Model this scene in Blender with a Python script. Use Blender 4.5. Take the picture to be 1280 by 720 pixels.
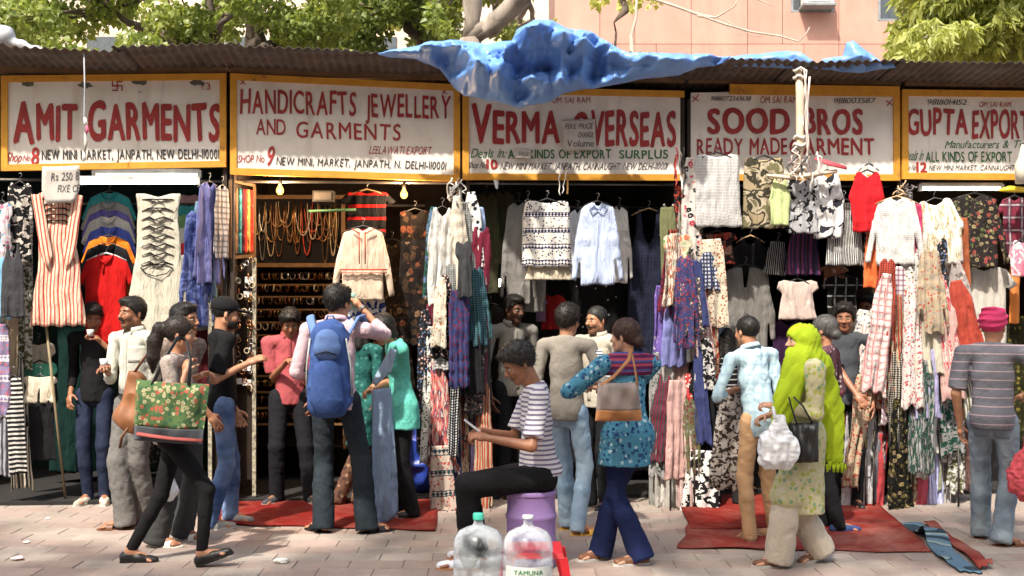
import bpy, bmesh, math, random
import numpy as np
from mathutils import Vector, Matrix
random.seed(7)
RNG = np.random.default_rng(7)
SC = bpy.context.scene
for o in list(bpy.data.objects): bpy.data.objects.remove(o)
R = math.radians
# ------------------------------------------------------------------ camera
F, HZ, CAMZ = 1400.0, 382.0, 1.6          # focal length and horizon row for a 1280 px wide picture, eye height
cam = bpy.data.cameras.new('camera'); camo = bpy.data.objects.new('camera', cam); SC.collection.objects.link(camo)
cam.sensor_width = 36; cam.lens = 36*F/1280; cam.shift_y = (HZ-360)/1280
cam.clip_start = .05; cam.clip_end = 2000
camo.location = (0, 0, CAMZ); camo.rotation_euler = (R(90), 0, 0)
SC.camera = camo
# ------------------------------------------------------------------ sky, sun, exposure
SUN_EL, SUN_DIR = 54, Vector((-.42, -.9, 0)).normalized()
w = bpy.data.worlds.new('World'); SC.world = w; w.use_nodes = True
nt = w.node_tree; bg = nt.nodes['Background']
sky = nt.nodes.new('ShaderNodeTexSky'); sky.sky_type = 'NISHITA'; sky.sun_disc = False
sky.sun_elevation = R(SUN_EL); sky.sun_rotation = math.atan2(SUN_DIR.x, SUN_DIR.y)
sky.air_density = 1.6; sky.dust_density = 5; sky.ozone_density = 1
nt.links.new(sky.outputs[0], bg.inputs[0]); bg.inputs[1].default_value = .15
sl = bpy.data.lights.new('sun', 'SUN'); sl.energy = 3.7; sl.angle = R(1.4); sl.color = (1, .93, .82)
so = bpy.data.objects.new('sun', sl); SC.collection.objects.link(so)
tosun = Vector((SUN_DIR.x*math.cos(R(SUN_EL)), SUN_DIR.y*math.cos(R(SUN_EL)), math.sin(R(SUN_EL))))
so.rotation_euler = tosun.to_track_quat('Z', 'Y').to_euler(); so.location = tosun*30
vs = SC.view_settings; vs.view_transform = 'Standard'; vs.look = 'None'; vs.exposure = 1.02; vs.gamma = 1
SC.cycles.max_bounces = 7; SC.cycles.transparent_max_bounces = 12
SC.cycles.use_denoising = True
# ------------------------------------------------------------------ placing helpers
def P(px, py, Y):                          # the point of the street seen at (px, py) and Y metres away
    return Vector(((px-640)*Y/F, Y, CAMZ+(HZ-py)*Y/F))
def YG(py): return CAMZ*F/(py-HZ)          # distance of the ground seen at row py
TH = math.atan(.0709); RE = Vector((math.cos(TH), math.sin(TH), 0)); RN = Vector((-math.sin(TH), math.cos(TH), 0)); RO = Vector((0, 9.24, 0))
def row(s, t, z): return RO + RE*s + RN*t + Vector((0, 0, z))       # along the stall row, behind the sign line, height
def rowY(px, t=0):                          # distance at which column px meets the line t metres behind the signs
    k = (px-640)/F; o = RO + RN*t
    return (o.y - o.x*.0709)/(1-.0709*k)
def s_of(px, t=0):
    Y = rowY(px, t); p = Vector(((px-640)*Y/F, Y, 0)); return (p-RO-RN*t).dot(RE)
# ------------------------------------------------------------------ object helpers
def tag(o, label=None, cat=None, group=None, kind=None):
    if label: o['label'] = label
    if cat: o['category'] = cat
    if group: o['group'] = group
    if kind: o['kind'] = kind
    return o
def link(o): SC.collection.objects.link(o); return o
def empty(name, loc, label, cat, group=None):
    o = link(bpy.data.objects.new(name, None)); o.location = loc; o.empty_display_size = .1
    return tag(o, label, cat, group)
def meshobj(name, verts, faces, mats, parent=None, smooth=True, midx=None, uv=None, loc=None):
    """world-space verts (numpy n x 3 or list) -> one object whose origin is its parent's origin (or loc)"""
    v = np.asarray(verts, dtype=np.float32).reshape(-1, 3)
    o0 = np.array(loc if loc is not None else (parent_world(parent) if parent else (0, 0, 0)), dtype=np.float32)
    v = v - o0
    me = bpy.data.meshes.new(name)
    if isinstance(faces, np.ndarray) and faces.ndim == 2:
        k = faces.shape[1]; n = len(faces)
        me.vertices.add(len(v)); me.vertices.foreach_set('co', v.ravel())
        me.loops.add(n*k); me.loops.foreach_set('vertex_index', faces.ravel().astype(np.int32))
        me.polygons.add(n); me.polygons.foreach_set('loop_start', np.arange(0, n*k, k, dtype=np.int32))
        me.update(calc_edges=True)
    else:
        me.from_pydata([tuple(map(float, a)) for a in v], [], faces)
    if not isinstance(mats, (list, tuple)): mats = [mats]
    for m in mats: me.materials.append(m)
    if midx is not None: me.polygons.foreach_set('material_index', np.asarray(midx, dtype=np.int32))
    me.polygons.foreach_set('use_smooth', np.full(len(me.polygons), bool(smooth)))
    if uv is not None:
        l = me.uv_layers.new(name='UVMap'); li = np.empty(len(me.loops), dtype=np.int32); me.loops.foreach_get('vertex_index', li)
        l.data.foreach_set('uv', np.asarray(uv, dtype=np.float32)[li].ravel())
    me.validate(); me.update()
    o = link(bpy.data.objects.new(name, me))
    if parent: o.parent = parent
    if loc is not None: o.location = tuple(float(a)-b for a, b in zip(loc, parent_world(parent) if parent else (0, 0, 0)))
    return o
def parent_world(o):
    v = Vector((0, 0, 0))
    while o is not None: v = v + o.location; o = o.parent
    return v
def shared(name, me, parent=None, loc=(0, 0, 0), rot=(0, 0, 0), sc=(1, 1, 1)):
    o = link(bpy.data.objects.new(name, me)); o.location = loc; o.rotation_euler = rot; o.scale = sc
    if parent: o.parent = parent
    return o
class MB:
    """collects boxes and tubes for ONE piece"""
    def __init__(s): s.v = []; s.f = []
    def add(s, v, f):
        n = len(s.v); s.v += [tuple(a) for a in v]; s.f += [tuple(i+n for i in q) for q in f]; return s
    def hexa(s, p):                         # 8 corners: bottom ring then top ring
        return s.add(p, [(3, 2, 1, 0), (4, 5, 6, 7), (0, 1, 5, 4), (1, 2, 6, 5), (2, 3, 7, 6), (3, 0, 4, 7)])
    def box(s, c, d, rz=0):
        c = Vector(c); m = Matrix.Rotation(rz, 3, 'Z'); x, y, z = d[0]/2, d[1]/2, d[2]/2
        return s.hexa([c+m@Vector(q) for q in ((-x, -y, -z), (x, -y, -z), (x, y, -z), (-x, y, -z), (-x, -y, z), (x, -y, z), (x, y, z), (-x, y, z))])
    def rowbox(s, s0, s1, t0, t1, z0, z1):
        return s.hexa([row(s0, t0, z0), row(s1, t0, z0), row(s1, t1, z0), row(s0, t1, z0), row(s0, t0, z1), row(s1, t0, z1), row(s1, t1, z1), row(s0, t1, z1)])
    def tube(s, pts, r, n=6, caps=True, flat=1.0):
        pts = [Vector(p) for p in pts]; k = len(pts); rs = r if isinstance(r, (list, tuple)) else [r]*k
        base = len(s.v); up = None
        for i, p in enumerate(pts):
            d = (pts[min(i+1, k-1)]-pts[max(i-1, 0)])
            d = d.normalized() if d.length > 1e-9 else Vector((0, 0, 1))
            if up is None: up = d.orthogonal().normalized()
            up = (up-d*up.dot(d)); up = up.normalized() if up.length > 1e-6 else d.orthogonal().normalized()
            q = d.cross(up)
            for j in range(n):
                a = 2*math.pi*j/n; s.v.append(tuple(p+(up*math.cos(a)+q*math.sin(a)*flat)*rs[i]))
        for i in range(k-1):
            for j in range(n):
                a = base+i*n; s.f.append((a+j, a+(j+1) % n, a+n+(j+1) % n, a+n+j))
        if caps: s.f.append(tuple(base+j for j in reversed(range(n)))); s.f.append(tuple(base+(k-1)*n+j for j in range(n)))
        return s
    def lathe(s, c, prof, n=24, axis=None):
        c = Vector(c); base = len(s.v)
        for r, z in prof:
            for j in range(n):
                a = 2*math.pi*j/n; s.v.append((c.x+r*math.cos(a), c.y+r*math.sin(a), c.z+z))
        for i in range(len(prof)-1):
            for j in range(n):
                a = base+i*n; s.f.append((a+j, a+(j+1) % n, a+n+(j+1) % n, a+n+j))
        s.f.append(tuple(base+j for j in reversed(range(n)))); s.f.append(tuple(base+(len(prof)-1)*n+j for j in range(n)))
        return s
    def build(s, name, m, parent=None, smooth=False, loc=None):
        return meshobj(name, s.v, s.f, m, parent, smooth, loc=loc)
# ------------------------------------------------------------------ numpy noise
def _h(i, j, k):
    n = (i*374761393+j*668265263+k*2147483647+1013904223) & 0xffffffff
    n = ((n ^ (n >> 13))*1274126177) & 0xffffffff
    return ((n ^ (n >> 16)) & 0xffff)/65535.0
def vnoise(p):
    p = np.asarray(p, dtype=np.float64); i = np.floor(p).astype(np.int64); f = p-i; f = f*f*(3-2*f); r = 0
    for a in (0, 1):
        for b in (0, 1):
            for c in (0, 1):
                wgt = (f[:, 0] if a else 1-f[:, 0])*(f[:, 1] if b else 1-f[:, 1])*(f[:, 2] if c else 1-f[:, 2])
                r = r+wgt*_h(i[:, 0]+a, i[:, 1]+b, i[:, 2]+c)
    return r*2-1
# ------------------------------------------------------------------ materials
_M = {}
class NB:
    """tiny node builder"""
    def __init__(s, m):
        s.t = m.node_tree; s.t.nodes.clear()
        s.out = s.n('ShaderNodeOutputMaterial'); s.b = s.n('ShaderNodeBsdfPrincipled'); s.l(s.b.outputs[0], s.out.inputs[0])
    def n(s, t, **k):
        x = s.t.nodes.new(t)
        for a, b in k.items(): setattr(x, a, b)
        return x
    def l(s, a, b): s.t.links.new(a, b)
    def put(s, sock, v):
        if isinstance(v, bpy.types.NodeSocket): s.l(v, sock)
        elif v is not None:
            if isinstance(v, (tuple, list)) and len(v) == 3 and sock.type == 'RGBA': v = (*v, 1)
            sock.default_value = v
    def math(s, op, a, b=None, c=None, clamp=False):
        x = s.n('ShaderNodeMath', operation=op, use_clamp=clamp)
        for i, v in enumerate((a, b, c)):
            if v is not None: s.put(x.inputs[i], v)
        return x.outputs[0]
    def mix(s, f, a, b, mode='MIX'):
        x = s.n('ShaderNodeMix', data_type='RGBA', blend_type=mode); s.put(x.inputs[0], f); s.put(x.inputs[6], a); s.put(x.inputs[7], b); return x.outputs[2]
    def ramp(s, f, stops, const=False):
        x = s.n('ShaderNodeValToRGB'); e = x.color_ramp.elements
        if const: x.color_ramp.interpolation = 'CONSTANT'
        while len(e) < len(stops): e.new(.5)
        for i, (p, c) in enumerate(stops): e[i].position = p; e[i].color = (*c, 1) if len(c) == 3 else c
        s.l(f, x.inputs[0]); return x.outputs[0]
    def noise(s, vec, sc, det=3, rough=.55, dist=0):
        x = s.n('ShaderNodeTexNoise'); s.put(x.inputs['Vector'], vec); x.inputs['Scale'].default_value = sc; x.inputs['Detail'].default_value = det
        x.inputs['Roughness'].default_value = rough; x.inputs['Distortion'].default_value = dist; return x.outputs[0]
    def vor(s, vec, sc, feat='F1', out='Distance'):
        x = s.n('ShaderNodeTexVoronoi', feature=feat); s.put(x.inputs['Vector'], vec); x.inputs['Scale'].default_value = sc; return x.outputs[out]
    def map(s, vec, sc=(1, 1, 1), rot=(0, 0, 0), loc=(0, 0, 0)):
        x = s.n('ShaderNodeMapping'); s.l(vec, x.inputs[0]); x.inputs['Scale'].default_value = sc; x.inputs['Rotation'].default_value = rot; x.inputs['Location'].default_value = loc; return x.outputs[0]
    def bump(s, h, st=.3, d=.01):
        x = s.n('ShaderNodeBump'); x.inputs['Strength'].default_value = st; x.inputs['Distance'].default_value = d; s.l(h, x.inputs['Height']); s.l(x.outputs[0], s.b.inputs['Normal'])
    def coord(s, kind='Object'):
        return s.n('ShaderNodeTexCoord').outputs[kind]
def newmat(name):
    m = bpy.data.materials.new(name); m.use_nodes = True; return m, NB(m)
def plain(name, col, rough=.7, metal=0, var=.25, sc=8, bump=.15, spec=.4, emit=None, bs=40, trans=0, ior=1.45, coat=0):
    """one colour with uneven wear, fine relief"""
    key = (name, tuple(col))
    if key in _M: return _M[key]
    m, b = newmat(name); c = b.coord()
    n = b.noise(c, sc, 5)
    lo = tuple(x*(1-var) for x in col); hi = tuple(min(1, x*(1+var)) for x in col)
    b.put(b.b.inputs['Base Color'], b.ramp(n, [(.3, lo), (.7, hi)]))
    b.put(b.b.inputs['Roughness'], rough); b.put(b.b.inputs['Metallic'], metal); b.put(b.b.inputs['Specular IOR Level'], spec)
    if bump: b.bump(b.noise(c, bs, 4), bump, .004)
    if emit: b.put(b.b.inputs['Emission Color'], emit[0]); b.put(b.b.inputs['Emission Strength'], emit[1])
    if trans: b.put(b.b.inputs['Transmission Weight'], trans); b.put(b.b.inputs['IOR'], ior)
    if coat: b.put(b.b.inputs['Coat Weight'], coat)
    _M[key] = m; return m
def fab(c1, pat='solid', c2=(1, 1, 1), c3=None, c4=None, sc=1.0, uv=True, duty=.5, rough=.88, seed=0, thr=.5):
    """cloth; patterns are printed or woven colour only. Periods in metres: sc multiplies them"""
    key = ('fab', c1, pat, c2, c3, c4, sc, uv, duty, rough, seed, thr)
    if key in _M: return _M[key]
    m, b = newmat('cloth_'+pat)
    co = b.coord('UV' if uv else 'Object'); c = b.map(co, loc=(seed*.37, seed*.21, seed*.53))
    c3 = c3 or c2; c4 = c4 or c1
    xyz = b.n('ShaderNodeSeparateXYZ'); b.l(co, xyz.inputs[0])
    H, V = (xyz.outputs[0], xyz.outputs[1]) if uv else (xyz.outputs[0], xyz.outputs[2])
    def stripe(ax, period, d, off=0):
        return b.math('LESS_THAN', b.math('FRACT', b.math('ADD', b.math('DIVIDE', ax, period*sc), off+10)), d)
    col = c1
    if pat == 'stripeh': col = b.mix(stripe(V, .04, duty), c1, c2)
    elif pat == 'stripev': col = b.mix(stripe(H, .04, duty), c1, c2)
    elif pat == 'multiv':
        col = b.mix(stripe(H, .07, .45), c1, c2); col = b.mix(stripe(H, .11, .22, .3), col, c3); col = b.mix(stripe(H, .17, .15, .6), col, c4)
    elif pat == 'multih':
        col = b.mix(stripe(V, .07, .45), c1, c2); col = b.mix(stripe(V, .11, .22, .3), col, c3)
    elif pat == 'plaid':
        col = b.mix(stripe(H, .09, .12), c1, c2); col = b.mix(stripe(V, .09, .12), col, c2); col = b.mix(stripe(H, .09, .5, .2), col, b.mix(.4, col, c3)); col = b.mix(stripe(V, .09, .5, .2), col, b.mix(.4, col, c3))
    elif pat == 'check':
        col = b.mix(stripe(H, .03, .5), c1, c2); col = b.mix(b.math('MULTIPLY', stripe(V, .03, .5), .9), col, c1)
    elif pat == 'dots':
        d = b.vor(c, 28/sc); col = b.mix(b.math('LESS_THAN', d, thr*.7), c1, c2)
    elif pat in ('floral', 'ditsy'):
        k = 14 if pat == 'floral' else 26
        wv = b.mix(.06, c, b.n('ShaderNodeTexNoise').outputs[1]) if False else c
        cl = b.vor(wv, k/sc, out='Color'); d = b.vor(wv, k/sc)
        sep = b.n('ShaderNodeSeparateColor'); b.l(cl, sep.inputs[0])
        pet = b.math('ADD', d, b.math('MULTIPLY', b.noise(c, k*3/sc, 2), .5))
        blob = b.math('LESS_THAN', pet, thr+.12)
        inner = b.math('LESS_THAN', pet, thr*.62+.1)
        hue = b.ramp(sep.outputs[0], [(0, c2), (.4, c3), (.75, c4)], True)
        leaf = b.math('GREATER_THAN', b.noise(c, k*1.3/sc, 3), .6)
        col = b.mix(leaf, c1, b.mix(.6, c1, c3)); col = b.mix(blob, col, hue); col = b.mix(b.math('MULTIPLY', inner, .5), col, c1)
    elif pat == 'camo':
        n = b.noise(c, 9/sc, 2, .5, .6); col = b.ramp(n, [(0, c1), (.43, c2), (.52, c3), (.6, c4)], True)
    elif pat == 'blobs':
        n = b.noise(c, 16/sc, 2, .5, .8); col = b.mix(b.math('GREATER_THAN', n, thr), c1, c2)
    elif pat == 'motif':                   # woven border bands with a figure between
        band = stripe(V, .16, .32); fig = b.math('LESS_THAN', b.vor(c, 34/sc), .3); scr = b.math('GREATER_THAN', b.math('ABSOLUTE', b.math('SINE', b.math('MULTIPLY', H, 95/sc))), b.math('ABSOLUTE', b.math('SINE', b.math('MULTIPLY', V, 75/sc))))
        thin = stripe(V, .04, .18); col = b.mix(b.math('MULTIPLY', scr, band), c1, c2); col = b.mix(b.math('MULTIPLY', fig, b.math('SUBTRACT', 1, band)), col, c3); col = b.mix(b.math('MULTIPLY', thin, band), col, c2)
    elif pat == 'streak':                  # wood-block print running down the cloth
        n = b.noise(b.map(c, (38/sc, 6/sc, 38/sc)), 1, 3, .6); col = b.ramp(n, [(0, c1), (.45, c2), (.54, c3), (.6, c4)], True)
    elif pat == 'melange':
        n = b.noise(c, 120/sc, 3); col = b.mix(b.ramp(n, [(.35, (0, 0, 0)), (.65, (1, 1, 1))]), c1, c2)
    elif pat == 'denim':
        n = b.noise(c, 5/sc, 3); col = b.ramp(n, [(.35, c1), (.7, c2)])
    dirt = b.noise(b.coord(), 3.5, 4)
    col = b.mix(.35, col, b.mix(1, col, b.ramp(dirt, [(.25, (.72, .7, .68)), (.7, (1, 1, 1))]), 'MULTIPLY'))
    b.put(b.b.inputs['Base Color'], col); b.put(b.b.inputs['Roughness'], rough); b.put(b.b.inputs['Specular IOR Level'], .1)
    wr = b.noise(b.map(b.coord(), (26, 26, 5) if uv else (13, 13, 11), (.0, .25, 0) if uv else (.6, .4, 0)), 1, 4, .55, .8)
    h = b.math('ADD', b.math('ABSOLUTE', b.math('SUBTRACT', wr, .5)), b.math('MULTIPLY', b.noise(b.coord(), 160, 2), .06))
    b.bump(h, .85, .035 if uv else .013)
    _M[key] = m; return m
# ------------------------------------------------------------------ implicit surfaces (bodies and worn clothes)
class Field:
    def __init__(s, lo, hi, vox):
        s.v = vox; s.lo = np.array(lo, dtype=np.float64)-2*vox
        n = np.ceil((np.array(hi)-s.lo)/vox).astype(int)+3; s.n = n
        s.ax = [s.lo[i]+np.arange(n[i])*vox for i in range(3)]
        s.d = np.full(n, .12, dtype=np.float32)
    def sub(s, lo, hi):
        a = np.clip(np.floor((np.array(lo)-s.lo)/s.v).astype(int), 0, s.n-1); b = np.clip(np.ceil((np.array(hi)-s.lo)/s.v).astype(int)+1, 1, s.n)
        if np.any(b <= a): return None, None
        sl = tuple(slice(x, y) for x, y in zip(a, b))
        g = np.meshgrid(*[s.ax[i][sl[i]] for i in range(3)], indexing='ij', sparse=True)
        return sl, g
    def blend(s, sl, d, k):
        a = s.d[sl]
        if k > 0:
            h = np.maximum(k-np.abs(a-d), 0)/k; s.d[sl] = np.minimum(a, d)-h*h*k*.25
        else: s.d[sl] = np.minimum(a, d)
    def cone(s, a, b, ra, rb, k=.02, cut=None, squash=None, carve=False):
        """round cone a->b; squash=(dir, f) makes it f times thinner along dir; cut=[(point, dir)] removes what lies beyond"""
        a = np.array(a, float); b = np.array(b, float); R_ = max(ra, rb)+k+3*s.v+.01
        sl, g = s.sub(np.minimum(a, b)-R_, np.maximum(a, b)+R_)
        if sl is None: return
        ab = b-a; px, py, pz = g[0]-a[0], g[1]-a[1], g[2]-a[2]
        if squash is not None:
            u, f = squash; u = np.array(u, float); dt = (px*u[0]+py*u[1]+pz*u[2])*(f-1); px, py, pz = px+dt*u[0], py+dt*u[1], pz+dt*u[2]
            ab = ab+u*(ab@u)*(f-1)
        L = max(ab@ab, 1e-9); t = np.clip((px*ab[0]+py*ab[1]+pz*ab[2])/L, 0, 1)
        d = np.sqrt((px-t*ab[0])**2+(py-t*ab[1])**2+(pz-t*ab[2])**2)-(ra+(rb-ra)*t)
        for c, n in (cut or []):
            d = np.maximum(d, (g[0]-c[0])*n[0]+(g[1]-c[1])*n[1]+(g[2]-c[2])*n[2])
        if carve: s.d[sl] = np.maximum(s.d[sl], -d)
        else: s.blend(sl, d.astype(np.float32), k)
    def ell(s, c, r, M=None, k=.015, cut=None, carve=False):
        """ellipsoid; M rows are its axes"""
        c = np.array(c, float); r = np.array(r, float); R_ = r.max()+k+3*s.v
        sl, g = s.sub(c-R_, c+R_)
        if sl is None: return
        p = [g[i]-c[i] for i in range(3)]
        if M is not None: p = [p[0]*m[0]+p[1]*m[1]+p[2]*m[2] for m in M]
        k0 = np.sqrt((p[0]/r[0])**2+(p[1]/r[1])**2+(p[2]/r[2])**2); k1 = np.sqrt((p[0]/r[0]**2)**2+(p[1]/r[1]**2)**2+(p[2]/r[2]**2)**2)+1e-9
        d = k0*(k0-1)/k1
        for q, n in (cut or []): d = np.maximum(d, (g[0]-q[0])*n[0]+(g[1]-q[1])*n[1]+(g[2]-q[2])*n[2])
        if carve:
            a = s.d[sl]; kk = .008; h = np.maximum(kk-np.abs(a+d), 0)/kk; s.d[sl] = np.maximum(a, -d)+h*h*kk*.25
        else: s.blend(sl, d.astype(np.float32), k)
    def cutplane(s, c, n):
        g = np.meshgrid(*s.ax, indexing='ij', sparse=True); s.d = np.maximum(s.d, ((g[0]-c[0])*n[0]+(g[1]-c[1])*n[1]+(g[2]-c[2])*n[2]).astype(np.float32))
    def mesh(s):
        d = s.d; ins = d < 0; nx, ny, nz = d.shape
        corners = [(i, j, k) for i in (0, 1) for j in (0, 1) for k in (0, 1)]
        cnt = sum(ins[i:nx-1+i, j:ny-1+j, k:nz-1+k].astype(np.int8) for i, j, k in corners)
        ci = np.argwhere((cnt > 0) & (cnt < 8)); m = len(ci)
        idx = np.full((nx-1, ny-1, nz-1), -1, dtype=np.int64); idx[ci[:, 0], ci[:, 1], ci[:, 2]] = np.arange(m)
        acc = np.zeros((m, 3)); num = np.zeros(m)
        val = {c: d[ci[:, 0]+c[0], ci[:, 1]+c[1], ci[:, 2]+c[2]] for c in corners}
        for c in corners:
            for ax in range(3):
                if c[ax] == 0:
                    c2 = tuple(1 if q == ax else c[q] for q in range(3)); a, b = val[c], val[c2]
                    x = (a < 0) != (b < 0); t = np.where(x, a/np.where(x, a-b, 1), 0)
                    for q in range(3): acc[:, q] += np.where(x, (c[q]+t if q == ax else c[q]), 0)
                    num += x
        v = s.lo+(ci+acc/num[:, None])*s.v
        F_ = []
        for ax in range(3):
            o1, o2 = (ax+1) % 3, (ax+2) % 3
            lo = [slice(1, None)]*3; lo[ax] = slice(None, -1); A = d[tuple(slice(0, -1) if q == ax else slice(1, -1) for q in range(3))]; B = d[tuple(slice(1, None) if q == ax else slice(1, -1) for q in range(3))]
            e = np.argwhere((A < 0) != (B < 0)); sgn = A[e[:, 0], e[:, 1], e[:, 2]] < 0
            e = e.copy(); base = e.copy()
            for q in range(3):
                if q != ax: base[:, q] += 1
            def cell(d1, d2):
                c = base.copy(); c[:, o1] -= d1; c[:, o2] -= d2; return idx[c[:, 0], c[:, 1], c[:, 2]]
            q = np.stack([cell(1, 1), cell(0, 1), cell(0, 0), cell(1, 0)], 1); q[~sgn] = q[~sgn][:, ::-1]; F_.append(q)
        f = np.concatenate(F_) if F_ else np.zeros((0, 4), int); f = f[(f >= 0).all(1)]
        return v, f
def vnormals(v, f):
    n = np.cross(v[f[:, 2]]-v[f[:, 0]], v[f[:, 3]]-v[f[:, 1]]); out = np.zeros_like(v)
    for k in range(4): np.add.at(out, f[:, k], n)
    return out/np.maximum(np.linalg.norm(out, axis=1), 1e-12)[:, None]
def relax(v, f, it=1):
    for _ in range(it):
        a = np.zeros_like(v); c = np.zeros(len(v))
        for k in range(4):
            np.add.at(a, f[:, k], v[f[:, (k+1) % 4]]); np.add.at(c, f[:, k], 1); np.add.at(a, f[:, (k+1) % 4], v[f[:, k]]); np.add.at(c, f[:, (k+1) % 4], 1)
        v = v*.5+.5*a/np.maximum(c, 1)[:, None]
    return v
# ================================================================== people
TILT = np.array(Matrix.Rotation(R(32), 3, 'Y'))@np.array(Matrix.Rotation(R(20), 3, 'X'))
SKIN = {}
def skinmat(tone):
    if tone in SKIN: return SKIN[tone]
    out = []
    for nm, f in (('skin', 1), ('lips', .62), ('stubble', .5)):
        m, b = newmat(nm); c = b.coord(); n = b.noise(c, 30, 4)
        t = tuple(x*f*(1 if i == 0 else (.85 if nm == 'lips' else .95)) for i, x in enumerate(tone))
        b.put(b.b.inputs['Base Color'], b.ramp(n, [(.3, tuple(x*.82 for x in t)), (.7, tuple(x*1.12 for x in t))]))
        b.put(b.b.inputs['Roughness'], .5); b.put(b.b.inputs['Subsurface Weight'], .08); b.put(b.b.inputs['Subsurface Radius'], (.02, .008, .004))
        b.bump(b.noise(c, 150, 3), .2, .002); out.append(m)
    SKIN[tone] = out; return out
def hairmat(col):
    key = ('hair', col)
    if key not in _M:
        m, b = newmat('hair'); c = b.coord(); n = b.noise(b.map(c, (90, 90, 14)), 1, 4, .6)
        b.put(b.b.inputs['Base Color'], b.ramp(n, [(.35, tuple(x*.4 for x in col)), (.7, tuple(min(1, x*1.15) for x in col))]))
        b.put(b.b.inputs['Roughness'], .5); b.put(b.b.inputs['Specular IOR Level'], .3); b.bump(n, .6, .006); _M[key] = m
    return _M[key]
TONES = {'l': (.54, .30, .19), 'm': (.43, .215, .12), 'd': (.30, .135, .07), 'x': (.13, .055, .03)}
EYE_ME = None
def eye_mesh():
    global EYE_ME
    if EYE_ME: return EYE_ME
    bm = bmesh.new(); bmesh.ops.create_uvsphere(bm, u_segments=12, v_segments=8, radius=1)
    me = bpy.data.meshes.new('eye')
    for f in bm.faces: f.smooth = True; f.material_index = 1 if f.calc_center_median().y < -.72 else 0
    bm.to_mesh(me); bm.free(); me.materials.append(plain('eye_white', (.34, .31, .28), .3, bump=0)); me.materials.append(plain('iris', (.02, .012, .01), .15, bump=0)); EYE_ME = me; return me
def ik(a, c, l1, l2, pole):
    """joint between a and c; c is pulled in when out of reach"""
    a = np.array(a, float); c = np.array(c, float); d = c-a; L = np.linalg.norm(d); u = d/max(L, 1e-9)
    if L > (l1+l2)*.995: L = (l1+l2)*.995; c = a+u*L
    x = (l1*l1-l2*l2+L*L)/(2*L); h = math.sqrt(max(l1*l1-x*x, 0)); p = np.array(pole, float); p = p-u*(p@u); p = p/max(np.linalg.norm(p), 1e-9)
    return a+u*x+p*h, c
def unit(v): v = np.array(v, float); return v/max(np.linalg.norm(v), 1e-9)
def rot(v, ax, ang):
    return np.array(Matrix.Rotation(ang, 3, Vector(ax)) @ Vector(v))
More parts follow.
